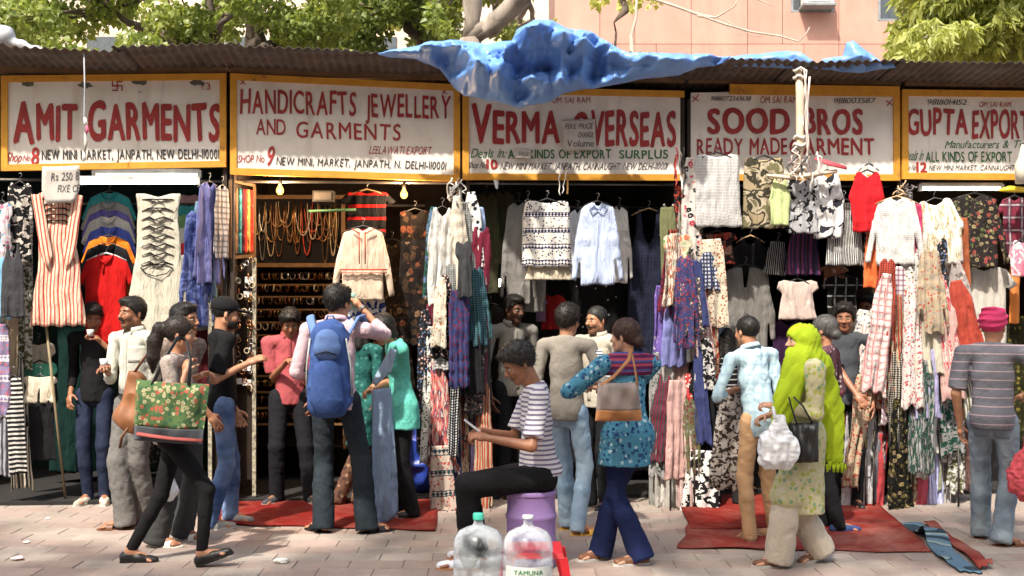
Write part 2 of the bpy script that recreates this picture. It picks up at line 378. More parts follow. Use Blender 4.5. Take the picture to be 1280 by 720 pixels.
def person(label, px, Y, H, yaw, head=(None, 0, 0), lean=0, side=0, tone='m', hair=('short', (.02, .016, .013)), female=False, feet=None,
           hands=(None, None), poles=(None, None), handrot=(0, 0), curl=(.5, .5), top=None, bottom=None, shoes=None, pelvis=None, build=1.0, twist=0,
           beard=None, extra=None, vox=.009, hoff=(0, 0, 0), palm=(None, None), group=None):
    """px, Y: where the middle of the body stands; yaw 0 faces the camera, 90 the right, 180 away. feet: two (px, dy, yaw, lift, pitch), right foot first.
    hands: wrist targets (px, py, dy), right first."""
    G = np.array(P(px, HZ, Y)); G[2] = 0
    f0 = np.array([math.sin(R(yaw)), -math.cos(R(yaw)), 0]); r0 = np.cross(f0, [0, 0, 1]); up = np.array([0, 0, 1.])
    root = empty('person', G, label, 'person', group)
    s = H/1.7; bw = build
    # feet
    if feet is None: feet = [(px+(r0[0]*.09*F/Y), r0[1]*.09, yaw-9, 0, 0), (px-(r0[0]*.09*F/Y), -r0[1]*.09, yaw+9, 0, 0)]
    ank = []; fd = []
    for fpx, dy, fy, lift, pitch in feet:
        q = np.array(P(fpx, HZ, Y+dy)); dirn = np.array([math.sin(R(fy)), -math.cos(R(fy)), 0]); dirn = dirn*math.cos(R(pitch))+up*math.sin(R(pitch)); ank.append(np.array([q[0], q[1], .075*s+lift])); fd.append(dirn)
    lt, ls = .245*H, .24*H
    if pelvis is None:
        c = G.copy(); zmax = .525*H
        for i, sg in enumerate((1, -1)):
            hx = c+r0*sg*.052*H; hd = np.linalg.norm((ank[i]-hx)[:2]); zmax = min(zmax, ank[i][2]+math.sqrt(max((.992*(lt+ls))**2-hd*hd, .01)))
        pel = np.array([c[0], c[1], zmax])
    else: pel = np.array(P(pelvis[0], pelvis[1], Y+pelvis[2]))
    tu = rot(rot(up, r0, -R(lean)), f0, R(side)); tf = unit(np.cross(tu, r0)); tf = tf if tf@f0 > 0 or abs(lean) > 80 else -tf
    tr = np.cross(tf, tu)
    tr = rot(tr, tu, R(twist)); tf = rot(tf, tu, R(twist)); pr = r0
    sw = (.098 if female else .108)*H*bw
    T = lambda h, f=0., r=0.: pel+tu*(h*H)+tf*(f*H)+tr*(r*H)
    hips = [pel+pr*.052*H, pel-pr*.052*H]
    sh = [T(.277)+tr*sw, T(.277)-tr*sw]
    nb = T(.315, .0)
    knees = []
    for i in range(2):
        kn, a2 = ik(hips[i], ank[i], lt, ls, f0*1.0+fd[i]*.3); knees.append(kn); ank[i] = a2
    # head
    hy = yaw if head[0] is None else head[0]
    hf = np.array([math.sin(R(hy)), -math.cos(R(hy)), 0]); hr = np.cross(hf, up); hu = up
    hf = rot(hf, hr, -R(head[1])); hu = rot(hu, hr, -R(head[1])); hr2 = rot(hr, hf, R(head[2])); hu = rot(hu, hf, R(head[2])); hr = hr2
    hs = .127*H/.225*(1.0 if not female else .97)
    hc = nb+tu*.022*H+hu*.08*s*1.0+hf*.02*s+np.array(hoff)
    Hd = lambda f, r, u: hc+(hf*f+hr*r+hu*u)*hs
    # arms
    la, lf = .172*H, .148*H; el = []; wr = []; hd = []
    for i, sg in enumerate((1, -1)):
        if hands[i] is None: tgt = sh[i]+(-up*.97+tr*sg*.05+tf*.08)*(la+lf)*.985
        else: tgt = np.array(P(hands[i][0], hands[i][1], Y+hands[i][2]))
        pole = poles[i] if poles[i] is not None else (-tf*.9+tr*sg*.3-up*.3)
        e, wv = ik(sh[i], tgt, la, lf, pole); el.append(e); wr.append(wv); hd.append(unit(wv-e))
    allp = np.array([pel, *hips, *knees, *ank, nb, hc, *el, *wr, *[w_+h*.2*s for w_, h in zip(wr, hd)], *[a+d*.2 for a, d in zip(ank, fd)]])
    lo, hi = allp.min(0)-.16, allp.max(0)+.16; lo[2] = min(lo[2], -.02)
    if Y > 8.3: vox = .0115
    B = Field(lo, hi, vox)
    sqt = (tf, 1.5)
    # trunk kept a little inside the clothes
    B.cone(T(.03), T(.2), .078*s, .075*s*bw, .04, squash=sqt); B.cone(T(.2), T(.26), .078*s, .08*s, .04, squash=sqt)
    B.cone(sh[0], sh[1], .038*s, .038*s, .03)
    B.cone(T(.29), hc-hu*.03*s-hf*.015*s, (.05 if not female else .042)*s, (.052 if not female else .043)*s, .025)
    for i in range(2):
        bare = shoes and shoes.get('bare')
        B.cone(hips[i], knees[i], .045*s, .036*s, .03); B.cone(knees[i], ank[i], .034*s, .031*s, .02)
        a = ank[i]; d = fd[i]; dn = unit(np.cross(np.cross(d, up), d)) if True else up
        sole = -unit(up-d*(up@d))
        B.cone(a, a+sole*.035*s-d*.02, .032*s, .028*s, .02); B.cone(a+sole*.02*s+d*.02, a+sole*.048*s+d*.13*s, .03*s, .022*s, .02)
        sd = np.cross(d, up)
        for j in range(5):
            B.cone(a+sole*.05*s+d*.12*s+sd*(j-2)*.014*s, a+sole*.056*s+d*(.165-abs(j-1)*.008)*s+sd*(j-2)*.017*s, .012*s, .009*s, .006)
    # arms and hands
    for i, sg in enumerate((1, -1)):
        sv = top.get('sleeve', .6) if top else 0; ua = .8 if sv > .7 else 1; fa_ = .8 if sv > 1.3 else 1
        B.cone(sh[i], el[i], .043*s*bw*ua, .033*s*bw*min(ua, fa_ if sv > 1 else 1), .02); B.cone(el[i], wr[i], .034*s*bw*fa_, .021*s, .012)
        h = hd[i]; w_ = wr[i]
        pn = palm[i] if palm[i] is not None else (-tr*sg if hands[i] is None else -up*.7+tf*.2-tr*sg*.4)
        pn = unit(np.array(pn, float)-h*(np.array(pn, float)@h)); acr = np.cross(h, pn)*1.0
        thumbside = acr if (acr@(tf if hands[i] is None else up*.8+tf*.4)) > 0 else -acr
        hs2 = s*(.92 if female else 1.0)
        B.cone(w_, w_+h*.05*hs2, .022*hs2, .028*hs2, .01, squash=(pn, 1.35)); B.cone(w_+h*.045*hs2-thumbside*.018*hs2, w_+h*.075*hs2-thumbside*.018*hs2, .019*hs2, .014*hs2, .01); B.cone(w_+h*.045*hs2+thumbside*.012*hs2, w_+h*.08*hs2+thumbside*.014*hs2, .018*hs2, .014*hs2, .01)
        for j in range(4):
            off = thumbside*(.027-.0185*j)*hs2; L = (.036, .042, .039, .030)[j]*hs2; q = w_+h*.085*hs2+off; a = 0; dd = h
            spread = thumbside*(.10-.07*j)
            for k_, (ln, rr) in enumerate(((L, .0092), (L*.62, .0085), (L*.5, .0078))):
                a += curl[i]*(.75+.1*j)*(.7 if k_ == 0 else 1.0); dd = unit(h*math.cos(a)+pn*math.sin(a)+spread*math.cos(a)); q2 = q+dd*ln; B.cone(q, q2, rr*hs2, (rr-.0006)*hs2, .003); q = q2
        q = w_+h*.025*hs2+thumbside*.022*hs2; d1 = unit(thumbside*.75+h*.65+pn*.35); q2 = q+d1*.04*hs2; d2 = unit(thumbside*.25+h*.8+pn*(.3+.5*curl[i])); q3 = q2+d2*.032*hs2; q4 = q3+d2*.02*hs2
        B.cone(q, q2, .0135*hs2, .011*hs2, .008); B.cone(q2, q3, .0105*hs2, .0095*hs2, .003); B.cone(q3, q4, .0095*hs2, .008*hs2, .003)
    # head with a face
    M = (hf, hr, hu); e = lambda c, r, **k: B.ell(Hd(*c), np.array(r)*hs, M, **k)
    e((-.014, 0, .034), (.094, .074, .083), k=.01); e((.022, 0, -.03), (.064, .057, .078), k=.02)
    B.cone(Hd(.0, .05, -.05), Hd(.06, .014, -.092), .019*hs, .019*hs, .02); B.cone(Hd(.0, -.05, -.05), Hd(.06, -.014, -.092), .019*hs, .019*hs, .02)
    e((.066, 0, -.092), (.02, .022, .018), k=.015)
    for q in (1, -1):
        e((.06, .037*q, -.02), (.026, .024, .026), k=.015); e((-.01, .078*q, -.008), (.017, .008, .031), k=.004); B.cone(Hd(.074, .014*q, .026), Hd(.068, .046*q, .024), .011*hs, .009*hs, .012)
    for q in (1, -1): e((.094, .031*q, .004), (.014, .017, .011), carve=True)
    B.cone(Hd(.083, 0, .014), Hd(.107, 0, -.024), .0075*hs, .0115*hs, .006)
    for q in (1, -1): e((.095, .012*q, -.028), (.011, .008, .008), k=.004)
    B.cone(Hd(.087, .018, -.053), Hd(.087, -.018, -.053), .0062*hs, .0062*hs, .004); B.cone(Hd(.093, .009, -.052), Hd(.093, -.009, -.052), .006*hs, .006*hs, .004); B.cone(Hd(.089, .014, -.063), Hd(.089, -.014, -.063), .0075*hs, .0075*hs, .004)
    v, fc = B.mesh()
    cen = v[fc].mean(1)-hc; lf_, lr_, lu_ = cen@hf/hs, cen@hr/hs, cen@hu/hs
    mi = np.where((lf_ > .083) & (np.abs(lr_) < .026) & (lu_ < -.045) & (lu_ > -.071), 1, 0)
    if beard == 'stubble' or (not female): mi = np.where((mi == 0) & (lu_ < -.04) & (lu_ > -.12) & (lf_ > .02) & (lf_ < .11) & (beard is not None), 2, mi)
    sm = skinmat(TONES[tone] if isinstance(tone, str) else tone)
    meshobj('body', v, fc, sm, root, midx=mi)
    for q in (1, -1):
        eo = shared('eye', eye_mesh(), root); eo.location = Vector(Hd(.076, .031*q, .004)-G); eo.scale = Vector((.0138*hs, .0115*hs, .0052*hs))
        eo.rotation_euler = Matrix(((-hr[0], -hf[0], hu[0]), (-hr[1], -hf[1], hu[1]), (-hr[2], -hf[2], hu[2]))).to_euler()
        hm = hairmat(hair[1]); mb = MB(); mb.tube([Hd(.083, .013*q, .022), Hd(.0835, .030*q, .028), Hd(.072, .048*q, .021)], [.003*hs, .0045*hs, .002*hs], 5); mb.build('eyebrow', hm, root, True)
    if beard == 'moustache':
        mb = MB(); mb.tube([Hd(.083, .03, -.052), Hd(.097, .014, -.043), Hd(.102, 0, -.041), Hd(.097, -.014, -.043), Hd(.083, -.03, -.052)], [.003*hs, .007*hs, .006*hs, .007*hs, .003*hs], 6, flat=1.3); mb.build('moustache', hm, root, True)
    def surf(fld, name, m, amp=0, fr=(10, 10, 10), seed=0, rl=1, mask=None):
        v, f = fld.mesh()
        if len(v) == 0: return None
        v = relax(v, f, rl)
        if amp:
            n = vnormals(v, f); q = v-G; warp = np.stack([vnoise(q*5+seed), vnoise(q*5+9+seed), vnoise(q*5+21+seed)], 1); q2 = q@TILT+warp*.05
            w1 = vnoise(q2*np.array(fr)+seed*7.3); w2 = vnoise(q2*np.array(fr)*2.2+seed*3.1)
            dsp = amp*(.5*(np.minimum(np.abs(w1)*2.2, 1)-.8)+.22*(np.minimum(np.abs(w2)*2.5, 1)-.8)+.3*vnoise(q*6+seed))
            if mask is not None: dsp = dsp*mask(v)
            v = v+n*dsp[:, None]
        return meshobj(name, v, f, m, root)
    # ---------- hair
    kind = hair[0]; hm = hairmat(hair[1])
    if kind != 'none':
        big = {'short': .010, 'curly': .02, 'crop': .006, 'thick': .018, 'pony': .012, 'bun': .014, 'long': .014, 'bob': .022}[kind]
        X = Field(hc-.24-np.array([0, 0, .3 if kind in ('pony', 'long') else 0]), hc+.24, .0072)
        pl = (Hd(.082, 0, .068), unit(hf*.70-hu*.71)) if kind not in ('long', 'bob', 'pony', 'bun') else (Hd(.082, 0, .055), unit(hf*.82-hu*.57))
        X.ell(Hd(-.016, 0, .04), np.array([.094+big, .076+big*.8, .085+big])*hs, M, k=.01, cut=[pl])
        if kind in ('short', 'thick', 'curly'): X.ell(Hd(.035, .01, .095), np.array([.06, .06, .03])*hs, M, k=.02); X.ell(Hd(-.07, 0, -.01), np.array([.03, .055, .05])*hs, M, k=.02)
        if kind in ('short', 'thick', 'crop'):
            for q in (1, -1): X.cone(Hd(.0, .074*q, .03), Hd(.006, .077*q, -.008), .01*hs, .006*hs, .01)
        if kind in ('long', 'bob'):
            Lh = -.16 if kind == 'long' else -.07
            for q in (1, -1): X.cone(Hd(-.03, .062*q, .03), Hd(-.04, .07*q, Lh), .045*hs, .03*hs, .03, squash=(hr, 1.4))
            X.cone(Hd(-.07, 0, .02), Hd(-.075, 0, Lh), .06*hs, .045*hs, .03, squash=(hf, 1.4))
        if kind == 'bun': X.ell(Hd(-.1, .0, -.035), np.array([.045, .05, .042])*hs, M, k=.012); X.ell(Hd(-.06, 0, -.01), np.array([.05, .06, .05])*hs, M, k=.02)
        if kind == 'pony':
            pts = [Hd(-.085, 0, .05), Hd(-.14, 0, .035), Hd(-.165, 0, -.06), Hd(-.17, .01, -.17), Hd(-.165, .0, -.27)]
            for j in range(4): X.cone(pts[j], pts[j+1], (.032, .046, .052, .044)[j]*hs, (.046, .052, .044, .014)[j]*hs, .015)
        amp = {'curly': .012, 'thick': .007}.get(kind, .004)
        ho = surf(X, 'hair', hm, amp, (42, 42, 20) if kind != 'curly' else (34, 34, 34), seed=px % 7)
        hv = np.array([q.co[:] for q in ho.data.vertices]); hn = np.array([q.normal[:] for q in ho.data.vertices]); rr_ = np.random.default_rng(int(px)); pick = rr_.choice(len(hv), 420); p0 = hv[pick]; n0 = hn[pick]
        flow = -hu*1.0-hf*.5+rr_.normal(size=(420, 3))*(.8 if kind in ('curly', 'thick', 'bob', 'pony') else .4); tg = flow-n0*(flow*n0).sum(1)[:, None]; tg /= np.linalg.norm(tg, axis=1)[:, None]; Ls = rr_.uniform(.5, 1.3, (420, 1))*(.034 if kind not in ('crop',) else .014)
        lift = .5 if kind in ('curly', 'thick') else .22; sd = np.cross(tg, n0)*.0022; p1 = p0+(tg*.8+n0*lift)*Ls*.5; p2 = p1+(tg-n0*.15+rr_.normal(size=(420, 3))*.2)*Ls*.5
        vv = np.stack([p0-sd, p0+sd, p1+sd*.8, p1-sd*.8, p2+sd*.2, p2-sd*.2], 1).reshape(-1, 3)+G; bs = np.arange(420)*6; fq = np.concatenate([np.stack([bs, bs+1, bs+2, bs+3], 1), np.stack([bs+3, bs+2, bs+4, bs+5], 1)])
        so_ = meshobj('hair_strands', vv, fq, hm, ho); so_['kind'] = 'stuff'
    if beard == 'beard':
        X = Field(hc-.2, hc+.2, .006); X.ell(Hd(.035, 0, -.062), np.array([.064, .062, .05])*hs, M, k=.01, cut=[(Hd(.0, 0, -.035), hu), (Hd(.0, 0, 0), -hf)]); X.cone(Hd(.09, .02, -.042), Hd(.09, -.02, -.042), .009*hs, .009*hs, .01); surf(X, 'beard', hm, .003, (50, 50, 30))
    # ---------- trousers / leggings
    if bottom:
        g = bottom.get('r', 1.0); fl = bottom.get('flare', 1.0); vx = .0125
        X = Field(np.minimum(lo, allp.min(0)-.2), hi, vx); wl = bottom.get('waist', .085)
        X.cone(T(-.01), T(wl), .09*s*bw*g, .084*s*bw, .03, squash=(tf, 1.4)); X.cone(hips[0], hips[1], .062*s*g, .062*s*g, .03)
        if female: X.cone(hips[0]-f0*.01, hips[1]-f0*.01, .08*s*g, .08*s*g, .03)
        X.ell(pel-f0*.03*s-up*.02, np.array([.08, .104, .09])*s*g, (f0, r0, up), k=.03)
        for i in range(2):
            end = ank[i]+unit(ank[i]-knees[i])*(.055*s*bottom.get('len', 1.0)) if bottom.get('len', 1) >= 0 else ank[i]
            lng = unit(end-knees[i]); cut = [(end, lng)]
            kr = bottom.get('knee', .062)*s*g; ar = bottom.get('ankle', .058)*s*g*fl
            X.cone(hips[i], knees[i], .08*s*g, kr, .025); mid = knees[i]+(end-knees[i])*.35
            X.cone(knees[i], mid, kr, (kr*.6+ar*.4)*1.03, .02); X.cone(mid, end+lng*.04, (kr*.6+ar*.4)*1.03, ar, .015, cut=cut)
        pz = pel[2]
        surf(X, 'trousers', bottom['m'], bottom.get('fold', .007), bottom.get('fr', (13, 13, 17)), seed=px % 5)
        if bottom.get('belt') is not None:
            c_ = T(wl-.012); Bt = Field(c_-.25, c_+.25, .008); Bt.cone(T(wl-.03), T(wl+.01), .098*s*bw*g, .098*s*bw*g, 0, squash=(tf, 1.42), cut=[(T(wl+.006), tu), (T(wl-.018), -tu)]); surf(Bt, 'belt', bottom['belt'])
    # ---------- top
    if top:
        g = top.get('r', 1.0); vx = .0105 if Y < 8.3 else .0125; X = Field(lo-np.array([.05, .05, 0]), hi+.05, vx); hem = top.get('hem', -.035); q = (tf, 1.42)
        fm = .9 if female else 1.06
        X.cone(T(.255), T(.18), .108*s*bw*g*fm, .112*s*bw*g*fm, .03, squash=q)
        X.cone(T(.18), T(.09), .112*s*bw*g*fm, .104*s*bw*g*(.92 if female else 1.06), .03, squash=q)
        X.cone(T(.09), T(-.04), .108*s*bw*g*(.92 if female else 1.06), .123*s*bw*g*(1.04 if female else 1.0), .03, squash=(tf, 1.16))
        if female: X.cone(T(.2, .032, .038), T(.2, .032, -.038), .052*s, .052*s, .04)
        if -.08 <= hem <= 0: X.ell(pel-f0*.02*s+up*.01, np.array([.118, .13, .13])*s*g*bw, (f0, r0, up), k=.03)
        if hem < -.08:
            X.ell(pel+f0*.0*s, np.array([.112, .135, .14])*s*g*bw, (f0, r0, up), k=.03); fw = top.get('skirt', 1.15); base_ = T(-.03); endp = base_+np.array([0, 0, hem*H]); X.cone(base_, endp, .102*s*bw*g*1.08, .102*s*bw*g*fw*1.12, .04, squash=(f0, 1.08))
            for i in range(2): X.cone(hips[i], hips[i]+(knees[i]-hips[i])*min(1, -hem/.24), .09*s*g, .095*s*g*fw, .04)
        X.cone(sh[0], T(.297), .05*s*bw, .052*s*bw, .04); X.cone(sh[1], T(.297), .05*s*bw, .052*s*bw, .04); X.cone(T(.265), T(.322), .075*s*bw, (.05 if not female else .046)*s, .025, squash=(tf, 1.15))
        nk = top.get('neck', .318)
        if hem < -.08: cz = (pel[2]+hem*H); n_ = np.array([0, 0, -1.]); X.cutplane(np.array([0, 0, cz]), n_)
        else: X.cutplane(T(hem), -tu)
        X.cutplane(T(nk, .0), unit(tu*.93+tf*top.get('vn', .25)))
        sl_ = top.get('sleeve', .6)             # 1 = elbow, 2 = wrist
        for i in range(2):
            ar = top.get('sr', 1.0)
            if sl_ <= 1:
                c = sh[i]+(el[i]-sh[i])*sl_; dr = unit(el[i]-sh[i]); X.cone(sh[i], c+dr*.03, .056*s*bw*ar, .06*s*bw*ar, .02, cut=[(c, dr)])
            else:
                dr = unit(wr[i]-el[i]); c = el[i]+(wr[i]-el[i])*(sl_-1); X.cone(sh[i], el[i], .051*s*bw*ar, .043*s*bw*ar, .02); X.cone(el[i], c+dr*.02, .043*s*bw*ar, .034*s*ar, .015, cut=[(c, dr)])
        surf(X, top.get('name', 'shirt'), top['m'], top.get('fold', .009), top.get('fr', (15, 15, 9)), seed=px % 9)
        if top.get('collar'):
            mb = MB(); n = 22; ring = []
            rr = (.062 if not female else .055)*s; o1 = T(.318, .0)
            for j in range(n+1):
                a = math.pi*(-.86+1.72*j/n); ring.append(o1-tf*math.cos(a)*rr*1.02+tr*math.sin(a)*rr*1.1+tu*(.012*s+.012*s*math.cos(a)))
            vv = []; ff = []
            for j, p_ in enumerate(ring):
                out_ = unit(p_-o1-tu*((p_-o1)@tu)); ext = .02*s if 2 < j < n-2 else .038*s
                vv += [p_+tu*.014*s, p_+out_*.006, p_+out_*.016*s-tu*ext, p_+out_*.008*s-tu*ext, p_-tu*.01*s]
            for j in range(n):
                for k_ in range(5):
                    a, b_ = j*5+k_, j*5+(k_+1) % 5; ff.append((a, b_, b_+5, a+5))
            meshobj('collar', vv, ff, top['m'], root)
    # ---------- footwear
    if shoes:
        for i in range(2):
            a = ank[i]; d = fd[i]; sole = -unit(up-d*(up@d)); sd = unit(np.cross(d, up)); k_ = shoes['kind']
            if k_ in ('shoe', 'sneaker', 'flat'):
                hgt = {'shoe': .05, 'sneaker': .055, 'flat': .03}[k_]; X = Field(np.minimum(a, a+d*.2)-.13, np.maximum(a, a+d*.2)+.13, .0085)
                bot = a+sole*.075*s; cut = [(bot, sole)]
                X.cone(bot-sole*.03*s-d*.03*s, bot-sole*.026*s+d*.06*s, .038*s, .036*s, .015, cut=cut); X.cone(bot-sole*.026*s+d*.06*s, bot-sole*.02*s+d*.16*s, .038*s, .027*s, .02, cut=cut)
                topc = bot-sole*(hgt+.03)*s; X.cone(a-d*.008, a+sole*.03*s, .037*s, .038*s, .015, cut=[(topc, -sole)])
                X.cutplane(bot, sole); shoe_ = surf(X, 'shoe', shoes['m'], rl=1)
                mb = MB()
                out = []
                for t_, wd in ((-.06, .02), (-.052, .034), (-.02, .038), (.03, .034), (.08, .04), (.13, .042), (.17, .032), (.19, .012)): out.append((t_, wd))
                pts = [bot+d*t_*s+sd*wd*s for t_, wd in out]+[bot+d*t_*s-sd*wd*s for t_, wd in reversed(out)]
                n = len(pts); mb.add([p_-sole*.014 for p_ in pts]+[p_+sole*.004 for p_ in pts], [tuple(range(n)), tuple(range(2*n-1, n-1, -1))]+[(j, j+n, (j+1) % n+n, (j+1) % n) for j in range(n)])
                mb.build('sole', shoes.get('sole', plain('rubber', (.5, .48, .45), .8)), shoe_)
            else:
                bot = a+sole*.073*s; mb = MB(); out = ((-.055, .02), (-.045, .034), (-.01, .037), (.04, .034), (.09, .042), (.14, .044), (.175, .032), (.19, .012))
                pts = [bot+d*t_*s+sd*wd*s for t_, wd in out]+[bot+d*t_*s-sd*wd*s for t_, wd in reversed(out)]; n = len(pts)
                mb.add([p_-sole*.006 for p_ in pts]+[p_+sole*.012 for p_ in pts], [tuple(range(n)), tuple(range(2*n-1, n-1, -1))]+[(j, j+n, (j+1) % n+n, (j+1) % n) for j in range(n)])
                mb.build('sole', shoes.get('sole', shoes['m']), root)
                for t_, hh in ((.1, .045), (.02, .06)):
                    mb = MB(); arc = []
                    for j in range(9):
                        an = math.pi*j/8; arc.append(bot+d*t_*s+sd*math.cos(an)*.043*s-sole*math.sin(an)*hh*s)
                    for p_, p2 in zip(arc[:-1], arc[1:]):
                        wd = d*(.022 if t_ > .05 else .009)*s; nn = unit(np.cross(p2-p_, wd))*.0025
                        mb.hexa([p_-wd-nn, p2-wd-nn, p2+wd-nn, p_+wd-nn, p_-wd+nn, p2-wd+nn, p2+wd+nn, p_+wd+nn])
                    mb.build('strap', shoes['m'], root)
    info = dict(root=root, G=G, T=T, Hd=Hd, hf=hf, hr=hr, hu=hu, hs=hs, sh=sh, el=el, wr=wr, hd=hd, tf=tf, tr=tr, tu=tu, s=s, ank=ank, knees=knees, pel=pel, H=H, surf=surf, f0=f0, r0=r0, lo=lo, hi=hi, hips=hips, M=M)
    return info

from mathutils.bvhtree import BVHTree
def patch(pp, target, c, right, up_, w_, h_, d, m, name, nx=4, nz=5, off=.004, th=.003):
    """a sewn piece (pocket, placket) lying on a worn garment: c is a point outside it, d the inward direction"""
    ob = [o for o in pp['root'].children if o.name.split('.')[0] == target]
    if not ob: return
    ob = ob[0]; me = ob.data; G = pp['G']; bv = BVHTree.FromPolygons([v.co for v in me.vertices], [tuple(p.vertices) for p in me.polygons])
    V = []; c = np.array(c); d = unit(d); last = None
    for j in range(nz+1):
        for i in range(nx+1):
            o = c+unit(right)*(i/nx-.5)*w_+unit(up_)*(j/nz-.5)*h_-G; hit = bv.ray_cast(Vector(o), Vector(d), .6)[0]
            if hit is None: return
            V.append(np.array(hit)+G-d*off)
    n = len(V); V += [v+d*(off+th) for v in V]; Fc = []
    for j in range(nz):
        for i in range(nx): a = j*(nx+1)+i; Fc.append((a, a+1, a+nx+2, a+nx+1)); Fc.append((n+a, n+a+nx+1, n+a+nx+2, n+a+1))
    for i in range(nx): Fc.append((i, n+i, n+i+1, i+1)); a = nz*(nx+1)+i; Fc.append((a, a+1, n+a+1, n+a))
    for j in range(nz): a = j*(nx+1); Fc.append((a, a+nx+1, n+a+nx+1, n+a)); a += nx; Fc.append((a, n+a, n+a+nx+1, a+nx+1))
    meshobj(name, V, Fc, m, ob)
def placket(pp, m, h0=.03, h1=.29, target='shirt', w_=.03, off=0):
    T = pp['T']; patch(pp, target, T((h0+h1)/2, .3, off), pp['tr'], pp['tu'], w_, (h1-h0)*pp['H'], -pp['tf'], m, 'placket', 2, 14)
def back_pockets(pp, m):
    for q in (1, -1): c = pp['pel']-pp['f0']*.4+pp['r0']*q*.062+np.array([0, 0, -.055]); patch(pp, 'trousers', c, pp['r0'], np.array([0, 0, 1.]), .10, .12, pp['f0'], m, 'pocket')
# ================================================================== ground
def G_(x, y, z=0): return (x, y, z)
m_soil = plain('pavement_dirt', (.25, .20, .165), .95, sc=3, bump=.4)
mb = MB(); mb.add([(-60, -20, -.012), (60, -20, -.012), (60, 90, -.012), (-60, 90, -.012)], [(0, 1, 2, 3)])
ground = tag(mb.build('ground', m_soil), kind='structure')
def paver_mat(nm, col):
    m, b = newmat(nm); oi = b.n('ShaderNodeObjectInfo'); c = b.coord(); g = b.n('ShaderNodeNewGeometry')
    wn = b.noise(g.outputs['Position'], 1.6, 6, .65); fine = b.noise(g.outputs['Position'], 38, 4)
    base = b.ramp(oi.outputs['Random'], [(0, tuple(x*.82 for x in col)), (1, tuple(x*1.15 for x in col))])
    base = b.mix(b.ramp(wn, [(.4, (0, 0, 0)), (.65, (.75, .75, .75))]), base, (.33, .28, .24)); base = b.mix(b.ramp(fine, [(.33, (.3, .3, .3)), (.48, (0, 0, 0))]), base, (.2, .16, .135))
    st = b.noise(g.outputs['Position'], .9, 7, .7); base = b.mix(b.ramp(st, [(.48, (0, 0, 0)), (.62, (.55, .55, .55))]), base, (.19, .15, .125))
    b.put(b.b.inputs['Base Color'], base); b.put(b.b.inputs['Roughness'], .9); b.bump(b.noise(g.outputs['Position'], 70, 5), .45, .006); _M[(nm, col)] = m; return m
m_pr = paver_mat('paver_red', (.31, .225, .19)); m_pb = paver_mat('paver_buff', (.32, .27, .23))
def paver_mesh(w, d, m, seed):
    rg = random.Random(seed); bm = bmesh.new(); e = .0045
    top = [(-w/2+e, -d/2+e), (0, -d/2+e), (w/2-e, -d/2+e), (w/2-e, d/2-e), (0, d/2-e), (-w/2+e, d/2-e)]
    t = [bm.verts.new((x+rg.uniform(-.003, .003), y+rg.uniform(-.003, .003), rg.uniform(-.0012, .0012))) for x, y in top]
    b = [bm.verts.new((x*1.035, y*1.05, -.011)) for x, y in top]
    bm.faces.new(t); n = len(t)
    for i in range(n): bm.faces.new((b[i], b[(i+1) % n], t[(i+1) % n], t[i]))
    me = bpy.data.meshes.new('paver'); bm.to_mesh(me); bm.free(); me.materials.append(m); return me
PW, PD = .335, .205
pm = [paver_mesh(PW, PD, m, i) for i, m in enumerate((m_pr, m_pr, m_pb, m_pb))]
cells = []
for j in range(-4, 34):
    y = 5.9+j*PD
    for i in range(-30, 31): cells.append((i*PW+(j % 2)*PW/2, y, j))
def infr(x, y): return y > 6.3 and abs(x/y*F) < 700 and y < 8.95
near = sorted([c for c in cells if infr(c[0], c[1])], key=lambda c: c[1])[:298]; ns = set(near)
rg = random.Random(5); stuff = MB()
for c in cells:
    k = rg.random(); red = (c[2] % 3 != 0) if k < .75 else (c[2] % 3 == 0); z = rg.uniform(-.0015, .002)
    if c in ns:
        o = shared('paver', pm[(0 if red else 2)+rg.randint(0, 1)], ground, (c[0], c[1], z), (rg.uniform(-.006, .006), rg.uniform(-.006, .006), rg.uniform(-.012, .012)))
    else: stuff.add([(c[0]+a*(PW/2-.006), c[1]+b*(PD/2-.006), z) for a, b in ((-1, -1), (1, -1), (1, 1), (-1, 1))]+[(c[0]+a*(PW/2-.001), c[1]+b*(PD/2-.001), -.011) for a, b in ((-1, -1), (1, -1), (1, 1), (-1, 1))], [(0, 1, 2, 3), (4, 5, 1, 0), (5, 6, 2, 1), (6, 7, 3, 2), (7, 4, 0, 3)])
tag(stuff.build('paver_field', m_pb, ground), kind='stuff')
